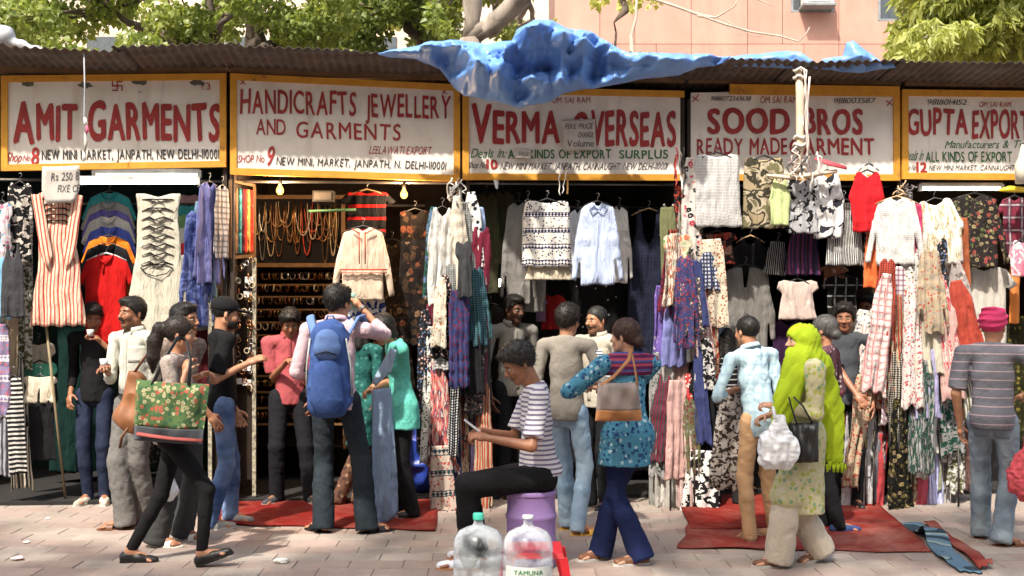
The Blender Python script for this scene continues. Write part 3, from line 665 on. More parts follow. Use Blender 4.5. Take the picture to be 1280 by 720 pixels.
# ================================================================== carpets
def carpetmat(nm, col, dust):
    m, b = newmat(nm); c = b.coord(); n = b.noise(c, 2.6, 6, .7); n2 = b.noise(c, 11, 4, .6)
    b.put(b.b.inputs['Base Color'], b.mix(b.ramp(n2, [(.5, (0, 0, 0)), (.75, (.5, .5, .5))]), b.mix(b.ramp(n, [(.42, (0, 0, 0)), (.68, (.75, .75, .75))]), col, dust), tuple(x*.5 for x in col))); b.put(b.b.inputs['Roughness'], .97); b.put(b.b.inputs['Specular IOR Level'], .05); b.bump(b.noise(c, 160, 3), .5, .006); return m
m_car = carpetmat('red_carpet', (.17, .016, .013), (.24, .08, .06)); m_car2 = carpetmat('red_carpet_dusty', (.20, .035, .028), (.30, .15, .12))
def sheet(name, corners, m, label, cat, nx=40, ny=14, amp=.006, z=.012, edge=.0, group=None, th=.007, seed=0):
    """loose cloth lying on the ground: corners near-left, near-right, far-right, far-left"""
    c = [Vector(q) for q in corners]; v = []; f = []
    for layer in (0, 1):
        for j in range(ny+1):
            for i in range(nx+1):
                u, t = i/nx, j/ny; p = (c[0]*(1-u)+c[1]*u)*(1-t)+(c[3]*(1-u)+c[2]*u)*t
                v.append([p.x+.015*math.sin(t*9+seed)*(1 if i in (0, nx) else 0), p.y+.02*math.sin(u*17+seed)*(1 if j == 0 else 0), 0])
    v = np.array(v); n = (nx+1)*(ny+1); h = vnoise(np.c_[v[:n, 0]*3, v[:n, 1]*5, np.full(n, seed*2.1)]); h = np.maximum(0, h)**1.5*amp*3+.25*amp*(1+vnoise(np.c_[v[:n, 0]*9, v[:n, 1]*9, np.full(n, seed)]))
    v[:n, 2] = z+h; v[n:, 2] = np.maximum(z+h-th, .004)
    for j in range(ny):
        for i in range(nx):
            a = j*(nx+1)+i; f.append((a, a+1, a+nx+2, a+nx+1)); f.append((n+a, n+a+nx+1, n+a+nx+2, n+a+1))
    for i in range(nx): f.append((i, n+i, n+i+1, i+1)); a = ny*(nx+1)+i; f.append((a, a+1, n+a+1, n+a))
    for j in range(ny): a = j*(nx+1); f.append((a, a+nx+1, n+a+nx+1, n+a)); a += nx; f.append((a, n+a, n+a+nx+1, a+nx+1))
    o = meshobj(name, v, f, m, loc=tuple((c[0]+c[1]+c[2]+c[3])/4)); return tag(o, label, cat, group)
def g2(px, py): p = P(px, HZ, YG(py)); return Vector((p.x, p.y, 0))
sheet('carpet', [g2(262, 656), g2(542, 664), row(s_of(560), .9, 0), row(s_of(285), .9, 0)], m_car, 'red carpet spread in front of the jewellery stall', 'carpet', seed=1)
sheet('carpet', [g2(848, 686), g2(1168, 692), g2(1125, 655), g2(862, 655)], m_car2, 'pinkish red dusty mat nearest the camera beneath the woman in the lime scarf', 'carpet', ny=10, seed=4)
sheet('carpet', [g2(862, 664)+Vector((0, 0, 0)), g2(1128, 662), row(s_of(1120), .9, 0), row(s_of(870), .9, 0)], m_car, 'darker red carpet running back into the stall with the grey cardigan', 'carpet', z=.02, seed=8)
def bundle(name, pts, rad, m, label, cat, n=14, flat=.5, seed=0, amp=.3, group=None):
    """crumpled roll of cloth along a path"""
    v = []; f = []; K = 40
    path = [Vector(p) for p in pts]; L = len(path)-1
    for i in range(K+1):
        t = i/K*L; a = min(int(t), L-1); p = path[a].lerp(path[a+1], t-a); d = (path[a+1]-path[a]).normalized(); sd = Vector((-d.y, d.x, 0))
        for j in range(n):
            an = 2*math.pi*j/n; rr = rad*(1+amp*math.sin(i*.7+j*1.9+seed)+amp*.6*math.sin(i*1.7+j*3.1))*(.3 if i in (0, K) else 1)
            v.append(p+sd*math.cos(an)*rr+Vector((0, 0, max(0, (1+math.sin(an))*rr*flat))))
    for i in range(K):
        for j in range(n): a = i*n; f.append((a+j, a+(j+1) % n, a+n+(j+1) % n, a+n+j))
    f.append(tuple(range(n))[::-1]); f.append(tuple(K*n+j for j in range(n)))
    return tag(meshobj(name, [tuple(q) for q in v], f, m, loc=tuple(path[0])), label, cat, group)
m_bluec = fab((.10, .16, .24), 'streak', (.16, .24, .30), (.05, .08, .10), (.30, .30, .22), uv=False)
z6 = Vector((0, 0, .006))
sheet('ground_cloth', [g2(1196, 716), g2(1226, 718), g2(1152, 655), g2(1128, 656)], fab((.10, .17, .24), 'multih', (.03, .05, .07), (.22, .30, .30), sc=.35, uv=False), 'crumpled blue green striped cloth strip lying on the ground at the right', 'cloth', nx=16, ny=50, amp=.035, z=.006, seed=2)
sheet('ground_cloth', [g2(1226, 714), g2(1244, 712), g2(1166, 655), g2(1153, 656)], m_car2, 'red hem of cloth folded along the blue strip on the ground', 'cloth', nx=8, ny=50, amp=.03, z=.016, seed=5)
# litter
for k, (px, py, r_, lab) in enumerate(((22, 700, .035, 'crumpled pinkish paper scrap lying nearest the left corner'), (33, 679, .022, 'small white paper scrap farther from the left corner'), (60, 649, .018, 'tiny white scrap on the shaded pavement at left'), (352, 704, .045, 'torn white plastic scrap at the bottom edge left of the water jars'))):
    rg = random.Random(k); bm = bmesh.new(); bmesh.ops.create_icosphere(bm, subdivisions=2, radius=r_)
    for v in bm.verts: v.co = Vector((v.co.x*rg.uniform(.8, 1.4), v.co.y*rg.uniform(.7, 1.2), v.co.z*.35*rg.uniform(.6, 1.3)+r_*.3))
    me = bpy.data.meshes.new('paper_scrap'); bm.to_mesh(me); bm.free(); me.materials.append(plain('scrap%d' % k, (.7, .55, .55) if k == 0 else (.75, .74, .7), .9)); p = g2(px, py); tag(shared('paper_scrap', me, None, (p.x, p.y, .003), (0, 0, k)), lab, 'litter')
# ================================================================== stalls
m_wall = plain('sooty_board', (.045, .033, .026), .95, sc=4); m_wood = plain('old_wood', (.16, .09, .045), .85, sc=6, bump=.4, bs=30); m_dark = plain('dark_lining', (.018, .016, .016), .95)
m_dirtw = plain('dirty_plaster', (.26, .23, .18), .9, sc=3, var=.4); m_steel = plain('steel_pipe', (.25, .24, .23), .4, .8)
bounds = [-140, 286, 580, 857, 1127, 1420]
stall_lab = ['stall number eight selling polo shirts and dresses', 'stall number nine with jewellery panels and two bare bulbs', 'stall number ten hung with white tops and dark dresses', 'stall crowded with printed clothes under the green and red sign', 'stall number twelve at the right edge of the row']
STW = []
for k in range(5):
    s0, s1 = s_of(bounds[k]), s_of(bounds[k+1]); st = empty('market_stall', row((s0+s1)/2, 0, 0), stall_lab[k], 'market stall'); STW.append(st)
    g = .012
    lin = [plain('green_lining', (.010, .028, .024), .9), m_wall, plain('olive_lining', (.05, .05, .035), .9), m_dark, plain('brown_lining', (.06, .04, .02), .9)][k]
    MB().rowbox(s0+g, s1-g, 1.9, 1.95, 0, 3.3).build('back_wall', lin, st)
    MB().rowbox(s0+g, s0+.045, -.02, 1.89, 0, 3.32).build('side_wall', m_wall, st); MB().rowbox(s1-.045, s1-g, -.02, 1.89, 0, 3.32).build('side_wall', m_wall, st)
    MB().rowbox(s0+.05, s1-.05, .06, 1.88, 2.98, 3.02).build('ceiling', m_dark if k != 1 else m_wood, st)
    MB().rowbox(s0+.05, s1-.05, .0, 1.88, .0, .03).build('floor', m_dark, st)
    MB().rowbox(s0+.02, s1-.02, -.03, .03, 3.455, 3.53).build('beam', m_wood, st)
    mb = MB(); mb.tube([row(s0+.05, .12, 2.62), row(s1-.05, .12, 2.62)], .012, 8); mb.build('rail', m_steel, st)
    mb = MB(); mb.tube([row(s0+.05, .9, 2.5), row(s1-.05, .9, 2.5)], .012, 8); mb.build('rail', m_steel, st)
# low counters at the back of the stalls
for k, lab in ((2, 'dark low counter inside stall number ten'), (3, 'dark low counter inside the crowded fourth stall'), (4, 'dark low counter inside stall number twelve')):
    s0, s1 = s_of(bounds[k])+.2, s_of(bounds[k+1])-.2; c = empty('counter', row((s0+s1)/2, .8, .03), lab, 'counter')
    MB().rowbox(s0, s1, .95, 1.5, .035, .8).build('cabinet', m_wall, c); MB().rowbox(s0-.03, s1+.03, .92, 1.53, .8, .83).build('counter_top', m_wood, c)
# ================================================================== roof of corrugated sheets
m_rust, b = newmat('rusty_corrugated_iron'); c = b.coord(); n1 = b.noise(c, 3, 6, .65); n2 = b.noise(b.map(c, (2, 12, 12)), 1, 5)
b.put(b.b.inputs['Base Color'], b.mix(b.ramp(n2, [(.4, (0, 0, 0)), (.65, (1, 1, 1))]), b.ramp(n1, [(.3, (.06, .05, .045)), (.5, (.15, .135, .125)), (.7, (.17, .12, .09))]), (.10, .068, .05)))
b.put(b.b.inputs['Roughness'], .8); b.put(b.b.inputs['Metallic'], .15); b.bump(b.noise(c, 60, 4), .35, .004)
roof = empty('corrugated_roof', row(0, 0, 3.5), 'long rusty corrugated iron roof over the row of stalls', 'roof')
def roof_z(s, t): return 3.545-.125*(t+.5)+.012*math.sin(s*2.3)-.006*s
rg = random.Random(3)
s = s_of(-160, -.5)
while s < s_of(1440, -.5):
    wd = .88; v = []; f = []; tilt = rg.uniform(-.012, .02); ex = rg.uniform(-.03, .04); yaw = rg.uniform(-.006, .006); n = 96; rows = [-.52-ex, -.3, .0, .8, 1.6, 2.3]; dz = rg.uniform(0, .016)
    bend = rg.uniform(-.03, .03)
    for layer in (0, 1):
        for j, t in enumerate(rows):
            for i in range(n+1):
                q = i/n*(wd+.08); z = roof_z(s+q, t)+.0095*math.sin(2*math.pi*q/.073)+tilt*(q/wd)+dz+(bend*(q/wd)**2*.6 if j == 0 else 0)+(.0 if layer else .0025)
                v.append(row(s+q+yaw*t, t, z))
    m_ = (n+1)*len(rows)
    for j in range(len(rows)-1):
        for i in range(n): a = j*(n+1)+i; f.append((a, a+1, a+n+2, a+n+1)); f.append((m_+a, m_+a+n+1, m_+a+n+2, m_+a+1))
    for i in range(n): f.append((i, m_+i, m_+i+1, i+1))
    meshobj('roof_sheet', [tuple(q) for q in v], f, m_rust, roof, smooth=True)
    s += wd
# ================================================================== signs
GLY = {}
def glyph(ch, bold):
    k = (ch, bold)
    if k in GLY: return GLY[k]
    c = bpy.data.curves.new('t', 'FONT'); c.body = ch; c.size = 1; c.resolution_u = 4; c.fill_mode = 'FRONT'
    o = link(bpy.data.objects.new('t', c)); dg = bpy.context.evaluated_depsgraph_get(); me = o.evaluated_get(dg).to_mesh()
    v = np.array([q.co[:] for q in me.vertices]) if len(me.vertices) else np.zeros((0, 3)); f = [tuple(p.vertices) for p in me.polygons]
    o.evaluated_get(dg).to_mesh_clear(); bpy.data.objects.remove(o); bpy.data.curves.remove(c)
    if len(v) and bold > 0:
        n = len(v); vv = []; ff = []
        for q, (dx, dy) in enumerate(((0, 0), (-1, .3), (1, -.3), (-.5, -.7), (.5, .7))):
            vv.append(v+np.array([dx*bold, dy*bold*.8, q*.001])); ff += [tuple(i+n*q for i in p) for p in f]
        v = np.concatenate(vv); f = ff
    if len(v): mn = v[:, 0].min(); w_ = v[:, 0].max()-mn; v[:, 0] -= mn
    else: w_ = .28
    GLY[k] = (v, f, w_); return GLY[k]
SWAS = [((0, 0), (1, 0)), ]
def text_line(board, txt, x0, x1, y0, y1, m, bold=.02, big=None, jit=.01, slant=0, slope=0, gap=.09, z=0, name='lettering', depth=.0):
    """one painted line fitted between board coordinates; big: {index: (scale, drop)}"""
    rg = random.Random(hash(txt) % 999 if False else len(txt)*7+int(x0*100)); cap = .72; items = []; x = 0
    for i, ch in enumerate(txt):
        v, f, w_ = glyph(ch, bold); sc_, dr = (big or {}).get(i, (1, 0)); items.append((v, f, x, sc_, dr)); x += w_*sc_+gap
    tot = x-gap; sx = (x1-x0)/tot; sy = (y1-y0)/cap; V = []; Fc = []; mi = []
    for v, f, xo, sc_, dr in items:
        if not len(v): continue
        jit = max(jit, .016); wp = rg.uniform(0, 6); jy = rg.uniform(-jit, jit); js = 1+rg.uniform(-jit, jit)*2; jr = rg.uniform(-jit, jit)*1.5
        X = (v[:, 0]*sc_)+xo; Yv = (v[:, 1]*sc_*js+jy+dr); X = X+Yv*(slant+jr)*sy/sx; n = len(V); X = X+.014*np.sin(Yv*7+wp)+.006*np.sin(Yv*17+wp*2); Yv = Yv+.012*np.sin(X*5+wp)
        for a, b_, zz in zip(X, Yv, v[:, 2]):
            u = x0+a*sx; q = board(u, y0+b_*sy+slope*(u-x0)); V.append((q[0], q[1]-zz*.5, q[2]))
        for q in f: Fc.append(tuple(n+k for k in q))
    return V, Fc
def paint(hexcol, nm):
    k = ('paint', nm)
    if k not in _M:
        m, b = newmat('paint_'+nm); c = b.coord(); n = b.noise(c, 45, 5, .7); b.put(b.b.inputs['Base Color'], b.mix(b.ramp(n, [(.6, (0, 0, 0)), (.75, (.5, .5, .5))]), b.ramp(b.noise(c, 9, 3), [(.3, tuple(x*.8 for x in hexcol)), (.7, tuple(x*1.2 for x in hexcol))]), (.5, .42, .36))); b.put(b.b.inputs['Roughness'], .55); _M[k] = m
    return _M[k]
RED, BLK, GRN = paint((.30, .018, .018), 'red'), paint((.025, .025, .028), 'black'), paint((.02, .12, .045), 'green')
m_board, b = newmat('painted_sign_board'); c = b.coord(); n1 = b.noise(c, 2.2, 6, .65); n2 = b.noise(b.map(c, (9, 9, 1.2)), 1, 5); n3 = b.noise(c, 14, 4, .6)
col = b.ramp(n1, [(.3, (.60, .55, .50)), (.65, (.76, .715, .675))]); col = b.mix(b.ramp(n2, [(.55, (0, 0, 0)), (.75, (.5, .5, .5))]), col, (.40, .31, .24)); col = b.mix(b.ramp(n3, [(.70, (0, 0, 0)), (.74, (.7, .7, .7))]), col, (.2, .17, .14))
b.put(b.b.inputs['Base Color'], col); b.put(b.b.inputs['Roughness'], .5); b.bump(b.noise(c, 8, 4), .12, .01)
m_frame, b = newmat('orange_frame_paint'); c = b.coord(); n1 = b.noise(c, 7, 6, .7); b.put(b.b.inputs['Base Color'], b.ramp(n1, [(.3, (.20, .09, .03)), (.42, (.56, .25, .02)), (.7, (.66, .32, .03))])); b.put(b.b.inputs['Roughness'], .6); b.bump(b.noise(c, 30, 4), .3, .006)
m_peel = plain('peeled_patch', (.10, .105, .09), .9, sc=30)
def sign(px0, px1, yt0, yb0, yt1, yb1, label, lines, fr=8, t=-.04, patches=(), bars=(1, 1, 1, 1)):
    """px/rows of the outer frame corners as they stand on the row line"""
    s0, s1 = s_of(px0, t), s_of(px1, t); Y0, Y1 = rowY(px0, t), rowY(px1, t)
    zt0, zb0, zt1, zb1 = [CAMZ+(HZ-a)*Y/F for a, Y in ((yt0, Y0), (yb0, Y0), (yt1, Y1), (yb1, Y1))]
    root = empty('shop_sign', row((s0+s1)/2, t, (zb0+zb1)/2), label, 'shop sign'); fw = fr*Y0/F
    zt = lambda s_: zt0+(zt1-zt0)*(s_-s0)/(s1-s0); zb = lambda s_: zb0+(zb1-zb0)*(s_-s0)/(s1-s0)
    def slab(sa, sb, za, zb_, t0, t1, nm, m):      # za, zb_ functions of s
        MB().hexa([row(sa, t0, za(sa)), row(sb, t0, za(sb)), row(sb, t1, za(sb)), row(sa, t1, za(sa)), row(sa, t0, zb_(sa)), row(sb, t0, zb_(sb)), row(sb, t1, zb_(sb)), row(sa, t1, zb_(sa))]).build(nm, m, root)
    slab(s0+fw*.6, s1-fw*.6, lambda q: zb(q)+fw*.5, lambda q: zt(q)-fw*.5, t, t+.02, 'board', m_board)
    if bars[0]: slab(s0, s1, lambda q: zt(q)-fw, zt, t-.018, t+.025, 'frame_bar', m_frame)
    if bars[1]: slab(s0, s1, zb, lambda q: zb(q)+fw, t-.018, t+.025, 'frame_bar', m_frame)
    if bars[2]: slab(s0, s0+fw, lambda q: zb(q)+fw, lambda q: zt(q)-fw, t-.016, t+.025, 'frame_bar', m_frame)
    if bars[3]: slab(s1-fw, s1, lambda q: zb(q)+fw, lambda q: zt(q)-fw, t-.016, t+.025, 'frame_bar', m_frame)
    # board() takes photo-row style coordinates: u = column, v = row measured upward from row 0
    def board(u, v):
        # column u and row -v seen on the board plane
        s_ = s_of(u, t-.004); Y = rowY(u, t-.004); return tuple(row(s_, t-.004, CAMZ+(HZ+v)*Y/F))
    for L in lines:
        segs = L if isinstance(L, list) else [L]
        for (txt, x0, x1, ya, yb_, m, kw) in segs:
            V, Fc = text_line(board, txt, x0, x1, -yb_, -ya, m, **kw)
            o = meshobj('lettering', V, Fc, m, root, smooth=False); o['kind'] = 'stuff'
    return root, board
def d(**k): return k
B3 = d(bold=.032, gap=.07); B1 = d(bold=.0, gap=.12); I1 = d(bold=.0, gap=.06, slant=.3)
sgn1, bd1 = sign(2, 283, 95, 214, 92, 209, 'hand painted sign reading Amit Garments over stall eight', [
 ('AMIT', 16, 97, 130, 175, RED, d(bold=.045, gap=.06, big={0: (1.18, -.06)})), ('GARMENTS', 110, 275, 129, 175, RED, d(bold=.045, gap=.05, big={0: (1.08, 0)}, slope=.0)),
 ('Shop', 7, 26, 190, 202, RED, I1), ('No', 28, 37, 193, 201, RED, I1), ('8', 39, 49, 184, 206, RED, d(bold=.03)), ('NEW MINI MARKET, JANPATH, NEW DELHI-110001', 52, 274, 187, 199.5, BLK, d(bold=.02, gap=.1, slope=.005)),
 ('?3', 252, 263, 103, 112, RED, B1)])
def strokes(root, board, segs, m, wd=1.3):
    V = []; Fc = []
    for (a, b_) in segs:
        dx, dy = b_[0]-a[0], b_[1]-a[1]; L = math.hypot(dx, dy) or 1; nx, ny = -dy/L*wd/2, dx/L*wd/2; n = len(V)
        ex, ey = dx/L*wd/2, dy/L*wd/2
        for u, v in ((a[0]+nx-ex, a[1]+ny-ey), (b_[0]+nx+ex, b_[1]+ny+ey), (b_[0]-nx+ex, b_[1]-ny+ey), (a[0]-nx-ex, a[1]-ny-ey)): V.append(board(u, -v))
        Fc.append((n, n+1, n+2, n+3))
    o = meshobj('painted_mark', V, Fc, m, root, smooth=False); o['kind'] = 'stuff'
strokes(sgn1, bd1, [((146.5, 102), (146.5, 113)), ((140.5, 107.5), (152.5, 107.5)), ((146.5, 102), (152.5, 102)), ((152.5, 107.5), (152.5, 113)), ((146.5, 113), (140.5, 113)), ((140.5, 107.5), (140.5, 102))], RED, 1.6)
sgn2, bd2 = sign(288, 575, 92, 218, 106, 227, 'hand painted sign reading Handicrafts Jewellery and Garments over stall nine', [
 ('HANDICRAFTS', 300, 445, 111, 141, RED, d(bold=.022, gap=.1, slope=-.022, big={0: (1.05, 0)})), ('JEWELLERY', 457, 563, 116, 145, RED, d(bold=.022, gap=.1, slope=-.03)),
 ('AND', 320, 357, 148, 168, RED, d(bold=.01, slope=-.03)), ('GARMENTS', 370, 501, 151, 172, RED, d(bold=.01, gap=.14, slope=-.028)),
 ('LEELAWATI EXPORT', 461, 538, 182, 192, RED, d(bold=.0, gap=.1, slant=.25, slope=-.01)),
 ('SHOP No', 297, 330, 193, 203, RED, d(bold=.0, gap=.08, slant=.12)), ('9', 332, 341, 181, 206, RED, d(bold=.02, slant=.15)), ('NEW MINI, MARKET, JANPATH, N. DELHI-110001', 345, 557, 196, 206, BLK, d(bold=.002, gap=.12, slant=.12, slope=-.028))])
strokes(sgn2, bd2, [((301, 100), (306, 105)), ((306, 100), (301, 105)), ((553, 112), (558, 117)), ((558, 112), (553, 117))], RED)
sgn3, bd3 = sign(578, 855, 108, 225, 114, 226, 'hand painted sign reading Verma Overseas with paper notes taped on it', [
 ('VERMA', 588, 700, 137, 178, RED, d(bold=.04, gap=.05, big={0: (1.22, -.02)}, slope=0)), ('OVERSEAS', 716, 845, 138, 182, RED, d(bold=.04, gap=.05)),
 ('Deals In:', 588, 631, 185, 197, GRN, d(bold=.0, slant=.3)), ('ALL KINDS OF EXPORT', 635, 764, 186.5, 198, GRN, d(bold=.025)), ('SURPLUS', 774, 835, 187, 198, GRN, d(bold=.02)),
 ('Shop No', 585, 607, 202, 210, BLK, I1), ('10', 608, 622, 199, 211, RED, d(bold=.04)), ('NEW MINI MARKET, JANPATH, CANNAUGHT. NEW DELHI-110001', 625, 833, 203, 212, BLK, d(bold=.0, gap=.1, slant=.3)),
 ('OM SAI RAM', 690, 738, 121, 129, RED, B1)], bars=(1, 1, 1, 0))
sgn4, bd4 = sign(859, 1124, 112, 226, 107, 226, 'hand painted sign reading Sood Bros Readymade Garment', [
 ('SOOD', 884, 987, 134, 166, RED, d(bold=.05, gap=.06)), ('BROS', 1004, 1079, 135, 167, RED, d(bold=.045, gap=.06)),
 ('READY MADE', 871, 984, 172, 193, RED, d(bold=.022, gap=.09)), ('GARMENT', 987, 1093, 172, 193, RED, d(bold=.022, gap=.09)),
 ('9818072343638', 888, 938, 120, 126, BLK, I1), ('OM SAI RAM', 950, 996, 120, 129, RED, d(bold=.0, slant=.1)), ('9811003587', 1041, 1093, 122, 129, BLK, I1)], bars=(0, 1, 0, 1), fr=8)
strokes(sgn4, bd4, [((866, 121), (873, 126)), ((873, 119), (866, 127)), ((1108, 126), (1115, 131)), ((1115, 125), (1109, 132))], RED)
# the orange strip above the fourth sign
s0, s1 = s_of(912, -.06), s_of(1124, -.06); Yq = rowY(1000, -.06)
MB().rowbox(s0, s1, -.075, -.045, CAMZ+(HZ-119)*Yq/F, CAMZ+(HZ-106.5)*Yq/F).build('frame_bar', m_frame, sgn4)
sgn5, bd5 = sign(1127, 1420, 112, 224, 116, 226, 'hand painted sign reading Gupta Export at the right end', [
 ('GUPTA', 1134, 1210, 135, 168, RED, d(bold=.035, gap=.06)), ('EXPORT', 1215, 1287, 137, 173, RED, d(bold=.03, gap=.06)),
 ('Manufacturers &', 1181, 1260, 175, 185, GRN, I1), ('Traders', 1265, 1310, 175, 185, GRN, I1), ('Deals In', 1129, 1153, 187, 200, GRN, I1), ('ALL KINDS OF EXPORT', 1157, 1265, 189, 202, GRN, d(bold=.012)),
 ('Shop No', 1129, 1144, 205, 213, BLK, I1), ('12', 1145, 1159, 202, 215, RED, d(bold=.04)), ('NEW MINI MARKET, CANNAUGHT PLACE, NEW DELHI', 1161, 1330, 206, 213, BLK, d(bold=.0, gap=.1, slant=.2)),
 ('9818014152', 1158, 1208, 124, 131, BLK, I1), ('OM SAI RAM', 1224, 1264, 127, 134, RED, d(bold=.0))])
# missing paint where bolts go through the first sign
for (u, v, r_) in ((34, 105, 9), (107, 106, 10), (175, 102, 11), (247, 103, 10), (175, 115, 2)):
    rg = random.Random(int(u)); pts = [bd1(u+math.cos(a*.5236)*r_*rg.uniform(.5, 1.15), -(v+math.sin(a*.5236)*r_*.45*rg.uniform(.6, 1.2))) for a in range(12)]
    meshobj('peeled_patch', pts, [tuple(range(11, -1, -1))], m_peel, sgn1, smooth=False)
# paper notes
def note(px, py, Y, w_, h_, yaw, roll, label, lines, curl=.02, rip=False, m=None):
    W, H = w_*Y/F, h_*Y/F; c = P(px, py, Y); M = Matrix.Rotation(R(yaw), 3, 'Z') @ Matrix.Rotation(R(roll), 3, 'Y'); nx, nz = 8, 8; v = []; f = []
    fn = lambda x, z, o=0: c+M@Vector((x*W, curl*math.sin(x*3+z*2)-curl*(z+.5)**2-o, z*H))
    for l in (0, .002):
        for j in range(nz+1):
            for i in range(nx+1):
                x, z = i/nx-.5, j/nz-.5; x2 = x*(1-.0) if not rip else x*(1-.75*max(0, .35-(j/nz))); v.append(fn(x2+(.12*(z-.5) if rip else 0), z, -l))
    n = (nx+1)*(nz+1)
    for j in range(nz):
        for i in range(nx): a = j*(nx+1)+i; f.append((a, a+1, a+nx+2, a+nx+1)); f.append((n+a, n+a+nx+1, n+a+nx+2, n+a+1))
    for i in range(nx): f.append((i, n+i, n+i+1, i+1)); a = nz*(nx+1)+i; f.append((a, a+1, n+a+1, n+a))
    for j in range(nz): a = j*(nx+1); f.append((a, a+nx+1, n+a+nx+1, n+a)); a += nx; f.append((a, n+a, n+a+nx+1, a+nx+1))
    o = tag(meshobj('paper_note', [tuple(q) for q in v], f, m or plain('paper', (.52, .48, .44), .9, var=.15), loc=tuple(c)), label, 'paper note')
    for (txt, x0, x1, z0, z1) in lines:
        V, Fc = text_line(lambda a, b_: tuple(fn(a, b_, .004)), txt, x0, x1, z0, z1, None, bold=.0, gap=.08, slant=.15); meshobj('lettering', V, Fc, plain('pen_ink', (.06, .06, .07), .8, bump=0), o, smooth=False)['kind'] = 'stuff'
    return o
note(724, 169, rowY(724, -.07), 42, 39, 4, -3, 'grey paper note handwritten fixe price taped over the Verma sign', [('FIXE PRICE', -.42, .42, .2, .38), ('CHANGE', -.05, .42, -.08, .1), ('Volume', -.4, .42, -.38, -.14)])
note(654, 192, rowY(654, -.07), 20, 12, 4, 2, 'small white slip of paper covering letters of the green line', [('SALE', -.3, .3, -.2, .2)], curl=.004)
note(79, 231, rowY(79, -.2), 43, 46, 8, -4, 'handwritten grey paper hanging beneath the Amit sign', [('Rs 250 8', -.3, .42, .12, .34), ('FIXE CE', -.15, .42, -.2, 0)], curl=.03, rip=True)
# ================================================================== hanging clothes
OUT = {
 'tshirt': [(0, -.07), (.09, -.045), (.14, 0), (.33, -.045), (.5, -.24), (.39, -.31), (.325, -.22), (.335, -1), (0, -1)],
 'polo': [(0, -.02), (.13, 0), (.36, -.07), (.5, -.3), (.4, -.35), (.36, -.25), (.37, -1), (0, -1)],
 'long': [(0, -.06), (.10, 0), (.30, -.06), (.42, -.45), (.5, -.93), (.41, -.95), (.32, -.5), (.32, -1), (0, -.99)],
 'cardigan': [(.0, -.35), (.06, -.02), (.2, -.02), (.36, -.08), (.46, -.5), (.5, -.8), (.42, -.81), (.36, -.5), (.36, -1), (.05, -.97), (0, -.97)],
 'tank': [(0, -.2), (.1, -.16), (.17, 0), (.24, 0), (.27, -.14), (.42, -.3), (.47, -1), (0, -1)],
 'sleeveless': [(0, -.05), (.18, -.03), (.26, 0), (.40, -.02), (.44, -.12), (.45, -.28), (.49, -1), (0, -1)],
 'dress': [(0, -.05), (.16, 0), (.34, -.02), (.31, -.33), (.5, -1), (0, -1)],
 'bowdress': [(0, -.02), (.2, 0), (.34, 0), (.3, -.1), (.33, -.36), (.5, -.72), (.46, -1), (0, -1)],
 'smock': [(0, -.06), (.18, -.03), (.32, 0), (.46, -.05), (.5, -.22), (.4, -.3), (.36, -.34), (.47, -1), (0, -1)],
 'drape': [(0, 0), (.16, 0), (.34, -.2), (.42, -.6), (.5, -1), (0, -.97)],
 'strip': [(0, 0), (.4, 0), (.5, -.15), (.47, -.6), (.5, -1), (0, -1)],
 'skirt': [(0, 0), (.3, 0), (.38, -.2), (.5, -1), (0, -1)],
 'trousers': [(0, 0), (.34, 0), (.46, -1), (.14, -1), (.03, -.38), (0, -.36)],
 'flutter': [(0, -.1), (.12, -.06), (.2, 0), (.3, -.02), (.5, -.45), (.44, -.52), (.4, -1), (0, -1)],
}
def poly_sdf(px, pz, poly):
    d = np.full(px.shape, 1e9); ins = np.zeros(px.shape, bool); gx = np.zeros(px.shape); gz = np.zeros(px.shape); n = len(poly)
    for i in range(n):
        ax, az = poly[i]; bx, bz = poly[(i+1) % n]; ex, ez = bx-ax, bz-az; t = np.clip(((px-ax)*ex+(pz-az)*ez)/max(ex*ex+ez*ez, 1e-12), 0, 1)
        qx, qz = ax+t*ex, az+t*ez; dd = np.hypot(px-qx, pz-qz); m = dd < d; d = np.where(m, dd, d); gx = np.where(m, qx, gx); gz = np.where(m, qz, gz)
        if az != bz: c = ((az > pz) != (bz > pz)) & (px < ex*(pz-az)/(ez if ez else 1e-9)+ax); ins ^= c
    return np.where(ins, -d, d), gx, gz
